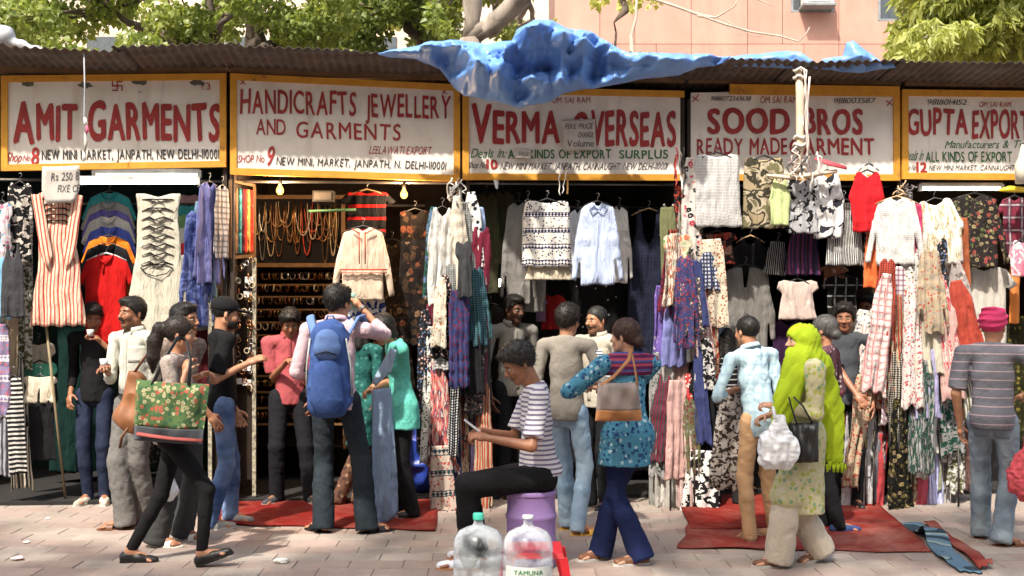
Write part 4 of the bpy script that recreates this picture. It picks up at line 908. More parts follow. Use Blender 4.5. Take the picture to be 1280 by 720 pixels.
def cloth_mesh(poly, cell, thick, fold, k, seed, hemwave=.02, crump=.3, sway=.0, fr=1.0):
    """cloth with two sides from an outline in metres (z down from 0); returns verts (x, y, z), faces, uv"""
    P_ = np.array(poly); lo, hi = P_.min(0), P_.max(0); W, Hh = hi-lo; nx, nz = max(6, int(np.ceil(W/cell))), max(6, int(np.ceil(Hh/cell)))
    xs = np.linspace(lo[0], hi[0], nx+1); zs = np.linspace(lo[1], hi[1], nz+1); X, Z = np.meshgrid(xs, zs, indexing='ij')
    d, gx, gz = poly_sdf(X, Z, poly); xc, zc = np.meshgrid((xs[1:]+xs[:-1])/2, (zs[1:]+zs[:-1])/2, indexing='ij'); dc, _, _ = poly_sdf(xc, zc, poly)
    inc = dc < .0; idx = np.full(X.shape, -1); used = np.zeros(X.shape, bool)
    for a in (0, 1):
        for b_ in (0, 1): used[a:nx+a, b_:nz+b_] |= inc
    cnt = np.zeros(X.shape, int)
    for a in (0, 1):
        for b_ in (0, 1): cnt[a:nx+a, b_:nz+b_] += inc
    border = used & (cnt < 4); lim = cell*.95; far = d > lim
    sx = np.where(border, gx, X); sz = np.where(border, gz, Z)
    x = sx[used]; z = sz[used]; idx[used] = np.arange(used.sum()); n = len(x); dd = np.where(border, 0, np.maximum(-d, 0))[used]
    v = -z/Hh; ph = seed*1.7
    warpx = vnoise(np.c_[x*3, z*1.2, np.full(n, ph)])*.6
    f1 = np.sin(k*(x+.03*np.sin(z*4+ph))*2*math.pi+ph+warpx*2.4); f2 = np.sin(k*1.73*x*2*math.pi+2.1*ph+warpx*3.5)
    f1s = 1-2*np.abs(np.sin(k*.5*(x+.03*np.sin(z*4+ph))*2*math.pi+ph+warpx*1.6))**.8; fy = fold*(f1s*.45+f1*.25+f2*.38)*(.3+.7*np.clip(v, 0, 1))
    cr = vnoise(np.c_[x*13*fr, z*10*fr, np.full(n, ph+3)]); cr2 = vnoise(np.c_[x*31*fr+z*12, z*20*fr, np.full(n, ph+9)])
    fy = fy+crump*.02*((.5-np.abs(cr)*1.6)+.45*(.5-np.abs(cr2)*1.5))+sway*v*v
    h = thick*(1-np.exp(-dd/.03))+.0016
    zz = z-hemwave*Hh*np.clip(v, 0, 1)**3*(f1*.5+.5*vnoise(np.c_[x*6, np.full(n, ph), np.full(n, 1.)]))
    xx = x+.012*W/.4*vnoise(np.c_[z*5, np.full(n, ph+5), x*2])*np.clip(v*3, 0, 1)
    V = np.concatenate([np.c_[xx, fy-h, zz], np.c_[xx, fy+h*.8, zz]]); c = np.argwhere(inc)
    a, b_, cc, e = idx[c[:, 0], c[:, 1]], idx[c[:, 0]+1, c[:, 1]], idx[c[:, 0]+1, c[:, 1]+1], idx[c[:, 0], c[:, 1]+1]
    q = np.stack([a, b_, cc, e], 1); back = q[:, ::-1]+n; sides = []
    pad = np.zeros((nx+2, nz+2), bool); pad[1:-1, 1:-1] = inc
    for (i, j) in c:
        if not pad[i, j+1]: sides.append((idx[i, j], idx[i, j+1]))
        if not pad[i+2, j+1]: sides.append((idx[i+1, j+1], idx[i+1, j]))
        if not pad[i+1, j]: sides.append((idx[i+1, j], idx[i, j]))
        if not pad[i+1, j+2]: sides.append((idx[i, j+1], idx[i+1, j+1]))
    s_ = np.array([(p1, p2, p2+n, p1+n) for p1, p2 in sides]); Fc = np.concatenate([q, back, s_]); uv = np.tile(np.c_[x+.5+seed*.113, z+2+seed*.071], (2, 1)); uv[n:, 0] += .37
    def ypos(x0, z0):
        i = np.argmin((x-x0)**2+(z-z0)**2); return fy[i]-h[i], zz[i], xx[i]
    return V, Fc, uv, ypos
m_hang_b = plain('black_plastic', (.015, .015, .016), .4); m_hang_w = plain('wooden_hanger', (.42, .27, .14), .6); m_wire = plain('hanger_wire', (.3, .3, .3), .35, .9)
m_hang_p = plain('white_plastic', (.6, .6, .6), .4)
def garment(name, label, px, py, w_, h_, t, kind, m, yaw=0, fold=.021, k=8, thick=.007, hang='b', hook=.075, crump=.4, cat=None, seed=None, hemwave=.015, group=None, cell=None, Y=None, roll=0, sway=0):
    """py: top of the cloth; w_, h_: size in photo columns and rows at that distance"""
    Y = rowY(px, t) if Y is None else Y; W, H = w_*Y/F, h_*Y/F; c = P(px, py, Y); seed = seed if seed is not None else (px*.7+py*.3) % 17
    half = OUT[kind]; full = [(a*W, b_*H) for a, b_ in half]+[(-a*W, b_*H) for a, b_ in reversed(half) if a > 1e-6]
    if half[0][0] > 0: pass
    cy = math.cos(R(yaw)); wfull = 1/max(.25, abs(cy)) if abs(yaw) > 35 else 1
    if wfull > 1: full = [(a*wfull, b_) for a, b_ in full]
    V, Fc, uv, yp = cloth_mesh(full, cell or max(.0135, min(W*wfull/18, H/22, .024)), thick, fold, k, seed, hemwave, crump, sway)
    M = np.array((Matrix.Rotation(R(yaw), 3, 'Z') @ Matrix.Rotation(R(roll), 3, 'Y')).to_3x3()); V = V@M.T+np.array(c)
    o = meshobj(name, V, Fc, m, uv=uv, loc=tuple(c)); tag(o, label, cat or name.replace('_', ' '), group)
    tw = lambda x, y, z: c+Vector(M@np.array([x, y, z]))
    o_ = lambda x, z, off=.003: (lambda r: tw(r[2], r[0]-off, r[1]))(yp(x*W*wfull, z*H))
    if hang:
        hm = {'b': m_hang_b, 'w': m_hang_w, 's': m_wire, 'p': m_hang_p}[hang]; hw = min(W*.36*wfull, .2); r = .006 if hang != 's' else .0025
        mb = MB(); mb.tube([tw(-hw, .0, -.05), tw(-hw*.5, 0, -.012), tw(0, 0, .012), tw(hw*.5, 0, -.012), tw(hw, 0, -.05)], [r*.7, r, r*1.3, r, r*.7], 6)
        o2 = mb.build('hanger', hm, o, True)
        mb = MB(); mb.tube([tw(0, 0, .01), tw(0, 0, hook*.55), tw(.012, 0, hook*.7), tw(.014, 0, hook*.9), tw(0, 0, hook), tw(-.012, 0, hook*.9)], .0022, 5); mb.build('hook', m_wire, o2, True)
    return o, o_, c, W, H
W_ = (.60, .59, .56); K_ = (.014, .014, .016)
BL = fab(K_); WH = fab(W_); CREAM = fab((.66, .58, .46)); GRY = fab((.30, .30, .31)); CHAR = fab((.05, .05, .055)); NAVY = fab((.02, .03, .07))
BWCHAIN = fab(K_, 'blobs', (.55, .5, .45), thr=.54, sc=.7)
# ---- stall eight
garment('top', 'black and cream chain printed top at the far left rail', 25, 228, 30, 100, -.05, 'smock', BWCHAIN, yaw=12)
garment('tank_top', 'plain charcoal sleeveless top at the left edge', 16, 305, 32, 92, -.18, 'tank', CHAR, hang=None)
garment('dress', 'long white dress with thin grey cross stripes at the left edge', 31, 250, 22, 176, .12, 'strip', fab((.6, .58, .54), 'stripeh', (.12, .12, .12), duty=.22, sc=.9), hang=None, crump=.2)
garment('shawl', 'light blue cloth cut by the left edge of the picture', 3, 322, 22, 78, -.12, 'drape', fab((.20, .42, .62)), hang=None)
garment('blouse', 'pale blouse with pink and black flecks high at the far left', 3, 252, 26, 72, -.1, 'smock', fab((.5, .48, .5), 'ditsy', (.05, .05, .06), (.5, .1, .2), (.1, .3, .5)), hang='b')
m_sd = fab((.70, .54, .42), 'stripev', (.50, .085, .06), duty=.36, sc=.75)
dr, on, c, W, H = garment('dress', 'cream and red striped long sleeved dress with black lacing', 73, 238, 70, 170, -.12, 'dress', m_sd, fold=.02, k=9, thick=.012, hang='p')
for j in range(5):
    z = -.05-.045*j; mb = MB(); mb.tube([on(-.27+.02*math.sin(j), z-.01, .008), on(-.12, z, .012), on(0, z+.008, .012), on(.12, z+.002, .012), on(.26, z-.012, .008)], [.004, .009, .006, .009, .004], 6, flat=.5); mb.build('lace', BL, dr, True)
for sg in (-1, 1):
    V, Fc, uv, _ = cloth_mesh([(-.04*1, 0), (.045, -.01), (.055, -.5), (-.0, -.62), (-.035, -.5)], .02, .014, .01, 8, 3+sg); 
    V = V@np.array(Matrix.Rotation(R(9*sg), 3, 'Y')).T+np.array(c)+np.array([sg*.165, -.03, -.03]); meshobj('sleeve', V, Fc, m_sd, dr, uv=uv)
polo = [((.50, .012, .012), 133, 318, 0, 'red polo shirt in front of the stacked polos'), (K_, 134, 305, .14, 'black polo shirt just behind the red one'), ((.75, .20, .02), 136, 295, .27, 'orange polo shirt in the stack'),
        ((.07, .10, .42), 137, 283, .40, 'royal blue polo shirt in the stack'), ((.55, .53, .50), 136, 270, .52, 'off white polo shirt in the stack'), ((.16, .14, .45), 136, 262, .65, 'violet blue polo shirt in the stack'),
        ((.40, .39, .38), 136, 252, .78, 'light grey polo shirt in the stack'), ((.06, .42, .45), 137, 240, .9, 'turquoise polo shirt topmost in the stack')]
for i, (col, px, py, t, lab) in enumerate(polo):
    o, on, c, W, H = garment('polo_shirt', lab, px, py, 70-i*.2, 112, .05+t*.8, 'polo', fab(col), thick=.012, k=5, fold=.01, hang='s' if i else 'p')
    mb = MB(); mb.tube([on(-.13, -.01, .002), on(-.09, -.055, .014), on(0, -.085, .018), on(.09, -.055, .014), on(.13, -.01, .002)], [.008, .012, .006, .012, .008], 6, flat=.5); mb.build('collar', fab(tuple(x*.8 for x in col)), o, True)
    if i == 0:
        mb = MB(); mb.tube([on(0, -.08, .004), on(0, -.24, .004)], .011, 6, flat=.35); mb.build('placket', fab(tuple(x*.75 for x in col)), o, True)
cols2 = [((.55, .33, .33), 250, 243, 'dusty pink polo sleeve behind the cream dress'), ((.06, .36, .38), 250, 256, 'teal polo behind the cream dress'), ((.20, .36, .16), 251, 268, 'leaf green polo behind the cream dress'), ((.6, .6, .57), 251, 284, 'white polo behind the cream dress'), ((.45, .02, .03), 252, 303, 'crimson polo behind the cream dress'), ((.25, .25, .25), 252, 318, 'grey polo behind the cream dress')]
for i, (col, px, py, lab) in enumerate(cols2): garment('polo_shirt', lab, px-14, py, 62, 95, .95-i*.13, 'polo', fab(col), thick=.012, k=5, fold=.01, hang=None)
cd, on, c, W, H = garment('dress', 'long cream dress with a ladder of black bows', 198, 242, 84, 222, -.10, 'bowdress', fab((.56, .53, .44), 'melange', (.50, .47, .38)), fold=.014, k=5, thick=.014, hang=None)
for j in range(8):
    z = -.035-.052*j; wv = .24-.02*(j > 3); mb = MB(); mb.tube([on(-wv, z-.006, .006), on(-.1, z+.010, .012), on(0, z-.004, .02), on(.1, z+.010, .012), on(wv, z-.006, .006)], [.003, .009, .007, .009, .003], 6, flat=.5); mb.build('bow', BL, cd, True)
    mb = MB(); mb.tube([on(-.13, z-.025, .008), on(0, z-.004, .018), on(.13, z-.025, .008)], [.002, .006, .002], 5, flat=.5); mb.build('bow', BL, cd, True)
mb = MB(); mb.tube([on(-.22+.0, -.42, .01), on(-.17, -.455, .012), on(0, -.475, .014), on(.17, -.455, .012), on(.22, -.42, .01), on(.12, -.405, .012), on(-.12, -.405, .012), on(-.22, -.42, .01)], .004, 5); mb.build('loop', BL, cd, True)
garment('shirt', 'lavender blue shirt hung side on beside the cream dress', 262, 228, 30, 128, -.16, 'long', fab((.17, .18, .42)), yaw=58, fold=.025, k=7, hang='s')
garment('shirt', 'blotchy indigo shirt hanging side on left of the lavender one', 246, 262, 34, 148, -.22, 'long', fab((.05, .07, .22), 'blobs', (.13, .17, .40)), yaw=48, fold=.03, k=7, hang=None)
garment('shirt', 'pale grey checked shirt edge beside the scarf frame', 278, 232, 18, 92, -.1, 'long', fab((.42, .40, .42), 'plaid', (.1, .1, .12), sc=.5), yaw=60, fold=.02, hang='s')
garment('tshirt', 'black tee with a cream yoke on the lower left rail', 50, 478, 46, 98, .05, 'smock', BL, hang='b')
garment('tshirt', 'mint green top on the lower left rail', 50, 452, 44, 60, .15, 'smock', fab((.10, .38, .27)), hang='b')
garment('tshirt', 'cream tee highest on the lower left rail', 48, 428, 44, 60, .25, 'smock', CREAM, hang='b')
garment('top', 'cream scoop yoke top under the green one at lower left', 50, 470, 44, 34, .04, 'smock', CREAM, hang='b')
garment('cardigan', 'black and white cross striped knit hanging low at the left', 17, 470, 22, 122, -.12, 'strip', fab(K_, 'stripeh', (.55, .53, .5), duty=.45, sc=.9), hang='b', roll=-3)
garment('shawl', 'purple and white patterned cloth low at the left edge', 4, 405, 24, 120, -.1, 'drape', fab((.22, .18, .3), 'motif', (.6, .58, .6), (.5, .12, .15)), hang='b')
garment('skirt', 'grey striped cloth under the purple cloth at the left edge', 3, 505, 22, 92, -.08, 'drape', fab((.3, .3, .34), 'stripev', (.05, .05, .06)), hang=None)
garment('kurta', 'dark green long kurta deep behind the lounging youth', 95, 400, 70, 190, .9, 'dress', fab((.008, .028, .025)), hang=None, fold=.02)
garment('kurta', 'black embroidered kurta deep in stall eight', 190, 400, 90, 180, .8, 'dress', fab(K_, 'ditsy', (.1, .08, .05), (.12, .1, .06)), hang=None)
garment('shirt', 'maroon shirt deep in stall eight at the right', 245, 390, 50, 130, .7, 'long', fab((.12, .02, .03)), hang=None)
# ---- stall nine
for i, (col, x) in enumerate((((.5, .4, .38), 291), ((.28, .17, .10), 295), ((.06, .28, .32), 299.5), ((.10, .03, .05), 303), ((.55, .05, .04), 306.5), ((.62, .34, .10), 310), ((.50, .035, .03), 314))):
    garment('scarf', ['dusty white', 'brown', 'teal blue', 'deep wine', 'bright red', 'mustard orange', 'scarlet'][i]+' scarf folded in the wooden frame', x, 234+i*.6, 5.5, 84-i, .02+.035*i, 'strip', fab(col, 'ditsy' if i in (2, 5, 6) else 'solid', tuple(min(1, q*2) for q in col), tuple(q*.5 for q in col)), fold=.008, k=20, thick=.012, hang=None, cell=.012, yaw=20)
fr_ = empty('scarf_display', P(301, 322, rowY(301, .1)), 'wooden frame holding folded scarves beside the necklace panel', 'display frame')
a, b2 = P(288, 226, rowY(288, -.02)), P(318, 232, rowY(318, .28)); zb_ = P(300, 323, rowY(300, .1)).z
for p0, p1 in ((a, Vector((a.x, a.y, zb_))), (b2, Vector((b2.x, b2.y, zb_+.03))), (a, b2), (Vector((a.x, a.y, zb_)), Vector((b2.x, b2.y, zb_+.03)))):
    mb = MB(); mb.tube([p0, p1], .016, 4); mb.build('rail', m_wood, fr_)
garment('tunic', 'cream tunic with red embroidered front over the blue zigzag skirt', 454, 284, 80, 92, .02, 'long', fab((.66, .52, .40)), hang='b', fold=.014, thick=.012)
tun = bpy.data.objects['tunic']
def on_factory(o): pass
Yt = rowY(454, .02)-.045
for (x0, y0, x1, y1, wd) in ((449, 290, 449, 330, 1.6), (456.5, 290, 456.5, 330, 1.6), (425, 337, 484, 337, 2.2), (425, 341, 484, 341, 1.2), (440, 286, 449, 292, 1.8), (468, 286, 457, 292, 1.8)):
    mb = MB(); mb.tube([P(x0, y0, Yt), P((x0+x1)/2, (y0+y1)/2, Yt-.006), P(x1, y1, Yt)], wd*Yt/F*.6, 5, flat=.4); mb.build('trim', fab((.35, .06, .04), 'ditsy', (.6, .3, .1), (.1, .1, .3)), tun, True)
garment('jacket', 'black jacket with a broad red band behind the cream tunic', 459, 238, 72, 60, .22, 'tshirt', fab(K_, 'stripeh', (.5, .02, .02), duty=.25, sc=2.6), hang='w')
garment('skirt', 'blue and white zigzag skirt beneath the cream tunic', 455, 350, 62, 62, .12, 'skirt', fab((.03, .05, .22), 'blobs', (.55, .58, .62), thr=.5, sc=.8), hang=None, fold=.015)
garment('dress', 'black dress printed with brown flowers right of the second bulb', 519, 262, 56, 170, .25, 'dress', fab((.012, .01, .01), 'floral', (.14, .05, .03), (.05, .03, .02), (.16, .10, .06)), hang='b')
garment('dress', 'dark brown printed dress deep behind the second bulb', 490, 300, 60, 190, .9, 'dress', fab((.02, .014, .01), 'ditsy', (.12, .07, .04), (.04, .03, .02)), hang='b')
garment('shawl', 'hanging black shawl at the back of the jewellery stall', 548, 250, 40, 190, .7, 'strip', fab((.01, .01, .01)), hang=None)
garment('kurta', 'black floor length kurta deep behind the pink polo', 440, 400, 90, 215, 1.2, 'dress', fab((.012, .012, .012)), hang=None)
# ---- bundle beside stall ten
def B_(name, lab, px, py, w_, h_, t, kind, m, **k_):
    rb = random.Random(int(px*13+py*7)); wk = 1.45 if w_ < 20 else 1.2
    return garment(name, lab, px, py-3, w_*wk, h_*rb.uniform(1.0, 1.06), t+rb.uniform(-.04, .04), kind, m, **{**dict(hang=None, fold=.03, k=rb.uniform(9, 16), thick=.006, yaw=rb.uniform(-28, 28), roll=rb.uniform(-3.5, 3.5), hemwave=.035, crump=.4), **k_})
B_('tunic', 'bright white lace edged tunic topmost on the post between stalls nine and ten', 553, 262, 34, 116, -.38, 'flutter', WH, yaw=20, hang='s', hemwave=.04)
B_('scarf', 'white scarf with black dots and an orange border', 589, 243, 26, 118, -.34, 'drape', fab((.7, .7, .68), 'dots', (.02, .02, .03), thr=.5, sc=1.3), yaw=-15)
B_('scarf', 'narrow cream cloth between the lace tunic and dotted scarf', 571, 248, 18, 122, -.42, 'drape', fab((.62, .55, .45)), yaw=10, hang='s')
B_('scarf', 'pale blue cloth edge right of the dotted scarf', 599, 262, 10, 98, -.3, 'strip', fab((.35, .45, .68)), yaw=10)
B_('scarf', 'orange piping cloth showing under the dotted scarf', 583, 256, 12, 106, -.30, 'strip', fab((.65, .3, .08)), yaw=10)
B_('top', 'crumpled black and white print hanging below the lace tunic', 556, 372, 36, 74, -.36, 'drape', fab((.6, .58, .55), 'blobs', K_, thr=.5), seed=3)
B_('scarf', 'thin red scarf in the bundle above the seated man', 577, 362, 9, 70, -.42, 'strip', fab((.50, .03, .03)))
B_('scarf', 'thin white scarf beside the red one in the bundle', 584, 360, 8, 84, -.4, 'strip', WH)
B_('trousers', 'dark grey trousers hanging right of the thin scarves', 594, 366, 22, 150, -.36, 'trousers', fab((.06, .055, .055)))
B_('scarf', 'charcoal shawl with a pink edge at the right of the bundle', 606, 384, 16, 120, -.3, 'drape', fab((.035, .03, .035), 'multiv', (.25, .06, .1), (.1, .1, .1)))
B_('dress', 'long cream and pink striped dress reaching nearly to the ground', 547, 430, 30, 222, -.42, 'drape', fab((.55, .42, .36), 'streak', (.50, .12, .11), (.03, .04, .10), (.62, .52, .45)), seed=4, k=14)
B_('dress', 'long navy dress with cream panels beside the pink striped one', 561, 438, 30, 218, -.36, 'drape', fab((.02, .025, .07), 'streak', (.02, .025, .06), (.5, .42, .36), (.4, .1, .09)), seed=7, k=14)
B_('dress', 'long dress with a banded teal hem lowest in the bundle', 551, 560, 30, 104, -.50, 'skirt', fab((.55, .45, .38), 'motif', (.03, .06, .08), (.45, .07, .06)), seed=9, k=16)
B_('scarf', 'black and white zigzag scarf rope at the middle of the bundle', 573, 396, 9, 176, -.50, 'strip', fab(K_, 'check', (.7, .7, .7), sc=.7))
B_('skirt', 'dark blue long skirt behind the zigzag rope', 583, 480, 26, 176, -.3, 'drape', fab((.02, .02, .05), 'multiv', (.04, .04, .09), (.12, .05, .06)))
B_('skirt', 'brown and cream ikat skirt low behind the seated man', 580, 520, 22, 140, -.36, 'drape', fab((.35, .2, .12), 'streak', (.55, .42, .3), (.05, .03, .03), (.5, .15, .08)), seed=2)
B_('skirt', 'plum coloured skirt right of the ikat skirt', 600, 500, 24, 150, -.26, 'drape', fab((.06, .04, .08)))
B_('top', 'knitted white and grey top folded at the top of the striped dresses', 553, 414, 26, 50, -.46, 'tshirt', fab((.58, .56, .54), 'stripeh', (.15, .15, .17), duty=.3, sc=.6), hang='b')
# ---- stall ten
O1 = (.075, .075, .045)
garment('shirt', 'dark olive shirt first beside the bundle in stall ten', 608, 240, 46, 128, .25, 'long', fab(O1), hang='b', fold=.02)
garment('shirt', 'khaki green shirt second in stall ten', 628, 238, 48, 112, .38, 'long', fab((.12, .12, .075)), hang='b', fold=.02)
garment('shirt', 'grey patched work shirt beside the white embroidered top', 648, 252, 46, 128, .12, 'long', fab((.26, .25, .235), 'melange', (.2, .19, .18)), hang='b', fold=.018)
garment('shirt', 'washed grey shirt low behind the dark skinned man', 660, 330, 66, 60, .2, 'tshirt', fab((.30, .29, .27), 'melange', (.2, .2, .19)), hang=None, fold=.02)
garment('top', 'white sleeveless top with navy folk motif and fringed hem', 684, 250, 64, 84, -.26, 'sleeveless', fab((.66, .63, .58), 'motif', (.03, .03, .09), (.04, .04, .10), sc=.8), hang='b')
garment('top', 'cream tassel fringe top showing below the folk motif top', 686, 322, 62, 28, -.22, 'skirt', fab((.62, .55, .43)), hang=None, fold=.02, k=16)
garment('top', 'bright white strap top peeping left of the folk motif top', 660, 250, 16, 66, -.0, 'tank', WH, hang='s')
sb, on, c, W, H = garment('shirt', 'light blue button shirt lit by the sun in stall ten', 747, 253, 66, 104, -.34, 'long', fab((.48, .56, .76)), hang='b', fold=.024, k=6, crump=.7, thick=.012)
for sg in (-1, 1):
    mb = MB(); mb.tube([on(.02*sg, -.09, .012), on(.10*sg, -.02, .014), on(.16*sg, -.06, .014), on(.10*sg, -.14, .016), on(.02*sg, -.09, .012)], .006, 5); mb.build('collar', fab((.5, .57, .74)), sb, True)
mb = MB(); mb.tube([on(0, -.1), on(0, -.5), on(0, -.95)], .008, 5, flat=.35); mb.build('placket', fab((.5, .57, .74)), sb, True)
garment('shirt', 'white shirt half hidden right of the light blue one', 774, 258, 34, 96, .08, 'long', fab((.6, .59, .58)), hang='b', fold=.02)
garment('shirt', 'pale shirt half hidden left of the light blue one', 722, 262, 34, 86, .06, 'long', fab((.55, .56, .6)), hang='b', fold=.02)
garment('dress', 'long navy checked strap dress in the shade of stall ten', 811, 262, 60, 218, .12, 'tank', fab((.02, .025, .05), 'plaid', (.04, .045, .08), (.01, .01, .02), sc=.6), hang='w', fold=.016, k=10)
garment('dress', 'black dress with white polka dots behind the two talking men', 745, 345, 100, 130, .3, 'dress', fab((.012, .012, .012), 'dots', (.6, .6, .6), thr=.17, sc=1.9), hang='b')
garment('top', 'red top showing between heads in stall ten', 690, 368, 40, 44, .35, 'tshirt', fab((.35, .02, .02)), hang=None)
garment('top', 'lilac top beside the red one in stall ten', 676, 372, 18, 30, .3, 'tshirt', fab((.30, .18, .30)), hang=None)
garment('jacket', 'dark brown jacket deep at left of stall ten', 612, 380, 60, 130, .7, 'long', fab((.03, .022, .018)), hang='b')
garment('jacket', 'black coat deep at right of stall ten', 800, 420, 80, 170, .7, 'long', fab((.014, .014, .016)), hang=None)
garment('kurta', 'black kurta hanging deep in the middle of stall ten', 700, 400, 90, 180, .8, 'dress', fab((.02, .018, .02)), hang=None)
# ---- bundle between stall ten and the fourth
B_('scarf', 'black white and red printed scarf at the top of the second bundle', 862, 200, 26, 132, -.42, 'drape', fab((.6, .56, .52), 'floral', K_, (.42, .06, .08), (.02, .02, .02), sc=.8), yaw=10)
B_('top', 'green and coral flowered top in the second bundle', 846, 296, 32, 66, -.40, 'smock', fab((.52, .50, .36), 'floral', (.50, .16, .09), (.16, .28, .09), (.5, .3, .16)), hang='s')
B_('top', 'olive green cloth strip at the left of the second bundle', 834, 262, 14, 96, -.3, 'strip', fab((.15, .16, .08)))
B_('scarf', 'bright cyan scarf corner in the second bundle', 868, 340, 16, 60, -.5, 'drape', fab((.06, .42, .52)))
B_('scarf', 'bright pink scarf corner beside the cyan one', 878, 348, 12, 60, -.48, 'drape', fab((.60, .06, .16)))
B_('tank_top', 'periwinkle strap top facing the street in the second bundle', 845, 366, 32, 92, -.5, 'tank', fab((.19, .20, .44)), fold=.01)
B_('top', 'violet and white print left of the periwinkle top', 828, 360, 16, 92, -.42, 'strip', fab((.15, .10, .35), 'ditsy', (.6, .6, .6), (.3, .2, .5)))
B_('scarf', 'navy and white triangle print scarf hung over the second bundle', 884, 318, 28, 48, -.5, 'drape', fab((.03, .04, .10), 'check', (.55, .55, .6)))
B_('shirt', 'blue gingham shirt hanging at the right of the second bundle', 893, 362, 20, 122, -.44, 'strip', fab((.30, .36, .50), 'check', (.05, .07, .16), sc=.55))
B_('scarf', 'black and white ladder striped scarf beside the gingham shirt', 880, 366, 12, 112, -.46, 'strip', fab(K_, 'stripeh', (.7, .7, .7), duty=.5, sc=1.0))
B_('skirt', 'white cotton cloth just under the cyan scarf', 868, 396, 16, 56, -.46, 'strip', WH)
for i, (x, y, w2, h2, col, lab) in enumerate(((828, 440, 18, 196, (.42, .40, .37), 'pale grey trousers first in the lower second bundle'), (838, 450, 14, 176, (.56, .54, .50), 'off white trousers second in the lower second bundle'), (847, 452, 12, 190, (.30, .27, .22), 'taupe trousers third in the lower second bundle'),
        (821, 470, 14, 160, (.26, .26, .25), 'mid grey trousers at the left edge of the second bundle'), (856, 446, 9, 150, (.48, .03, .03), 'narrow red trousers in the lower second bundle'))):
    B_('trousers', lab, x, y, w2, h2, -.44+.03*i, 'strip', fab(col), seed=i)
B_('scarf', 'red and white dotted strip beside the black cloth', 862, 470, 10, 150, -.46, 'strip', fab((.5, .05, .05), 'dots', (.7, .65, .6), sc=.6, thr=.6))
B_('dress', 'black cloth hanging loose in the lower second bundle', 876, 440, 34, 142, -.52, 'drape', fab(K_), seed=5)
B_('dress', 'black white and grey printed shawl above the black cloth', 882, 426, 24, 66, -.56, 'drape', fab((.5, .48, .46), 'blobs', K_, thr=.48, sc=.6))
B_('skirt', 'black skirt with large white petals touching the carpet', 879, 566, 46, 104, -.62, 'skirt', fab(K_, 'blobs', (.68, .66, .63), thr=.5, sc=.85), k=8, fold=.03)
B_('skirt', 'yellow and maroon cloth low behind the petal skirt', 846, 560, 22, 84, -.3, 'drape', fab((.3, .2, .06), 'multiv', (.2, .04, .05), (.4, .36, .3)))
# ---- front row of the fourth stall
FR = -.42
garment('tshirt', 'white tee with fine grey stripes at the top of the fourth stall', 896, 192, 64, 92, FR, 'sleeveless', fab((.60, .59, .57), 'stripeh', (.30, .30, .31), duty=.4, sc=.3), hang='b', crump=.4)
garment('top', 'camouflage sleeveless top beside the striped tee', 955, 196, 56, 90, FR+.05, 'sleeveless', fab((.34, .27, .17), 'camo', (.05, .045, .03), (.42, .36, .26), (.16, .15, .08)), hang='b')
garment('top', 'pale green tie front top overlapping the camouflage one', 975, 224, 28, 58, FR-.03, 'flutter', fab((.50, .58, .28)), hang=None)
garment('shirt', 'grey and black butterfly print blouse in the fourth stall', 1003, 222, 42, 70, FR, 'smock', fab((.42, .42, .44), 'blobs', K_, thr=.56, sc=.9), hang='b')
garment('shirt', 'white blouse with black splashes behind the rope tangle', 1034, 214, 44, 84, FR+.03, 'flutter', fab((.66, .65, .65), 'blobs', (.03, .03, .04), thr=.57, sc=1.1), hang='b', crump=.8)
garment('top', 'black and white pinstriped top next to the red top', 1055, 250, 48, 82, FR+.08, 'sleeveless', fab(K_, 'stripev', (.68, .68, .66), duty=.45, sc=.34), hang='b')
garment('tank_top', 'white strap top tucked behind the red top', 1086, 206, 36, 76, FR+.03, 'tank', WH, hang='b')
garment('top', 'red sleeveless wrap top with thin dark cord', 1084, 214, 46, 76, FR-.03, 'flutter', fab((.55, .018, .025)), hang='b', thick=.012)
garment('skirt', 'orange skirt hanging under the red wrap top', 1092, 288, 26, 72, FR+.02, 'skirt', fab((.75, .16, .05)), hang=None)
garment('top', 'red flowered black top below the striped tee', 896, 290, 50, 40, FR+.2, 'smock', fab((.03, .02, .02), 'floral', (.45, .07, .05), (.4, .2, .15), (.5, .1, .07), thr=.6), hang='b')
garment('tank_top', 'black strap top in front of the grey cardigan hanger', 938, 296, 50, 50, -.02, 'tank', BL, hang='w')
garment('cardigan', 'long open grey cardigan on a black hanger', 932, 332, 76, 116, -.06, 'cardigan', fab((.22, .21, .195), 'melange', (.17, .16, .15)), hang='b', fold=.018)
garment('shorts', 'navy and plum striped shorts below the butterfly blouse', 1004, 290, 46, 54, FR+.2, 'skirt', fab((.04, .03, .08), 'multiv', (.16, .04, .09), (.03, .02, .03), sc=.5), hang='b', fold=.02, k=10)
garment('top', 'small black and white striped top behind the plum shorts', 972, 302, 28, 42, FR+.3, 'skirt', fab(K_, 'stripev', (.45, .45, .45), duty=.3, sc=.4), hang='b', roll=6)
garment('top', 'blush ruffled strap top above the lime scarf', 997, 350, 52, 50, -.2, 'smock', fab((.56, .45, .40)), hang='b', fold=.02)
garment('top', 'black top with a white windowpane check', 1053, 344, 54, 60, -.12, 'tshirt', fab((.012, .012, .012), 'plaid', (.6, .6, .6), (.02, .02, .02)), hang='b')
garment('top', 'brown printed top above the windowpane check', 1042, 332, 40, 26, -.1, 'tshirt', fab((.25, .12, .07), 'ditsy', (.5, .4, .3), (.4, .1, .05)), hang='b')
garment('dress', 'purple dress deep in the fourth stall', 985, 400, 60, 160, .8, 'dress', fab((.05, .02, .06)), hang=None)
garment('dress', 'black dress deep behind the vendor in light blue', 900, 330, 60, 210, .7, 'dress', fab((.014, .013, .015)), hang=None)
garment('dress', 'black gauzy dress deep at the right of the fourth stall', 1070, 400, 80, 180, .7, 'dress', fab((.014, .013, .015)), hang=None)
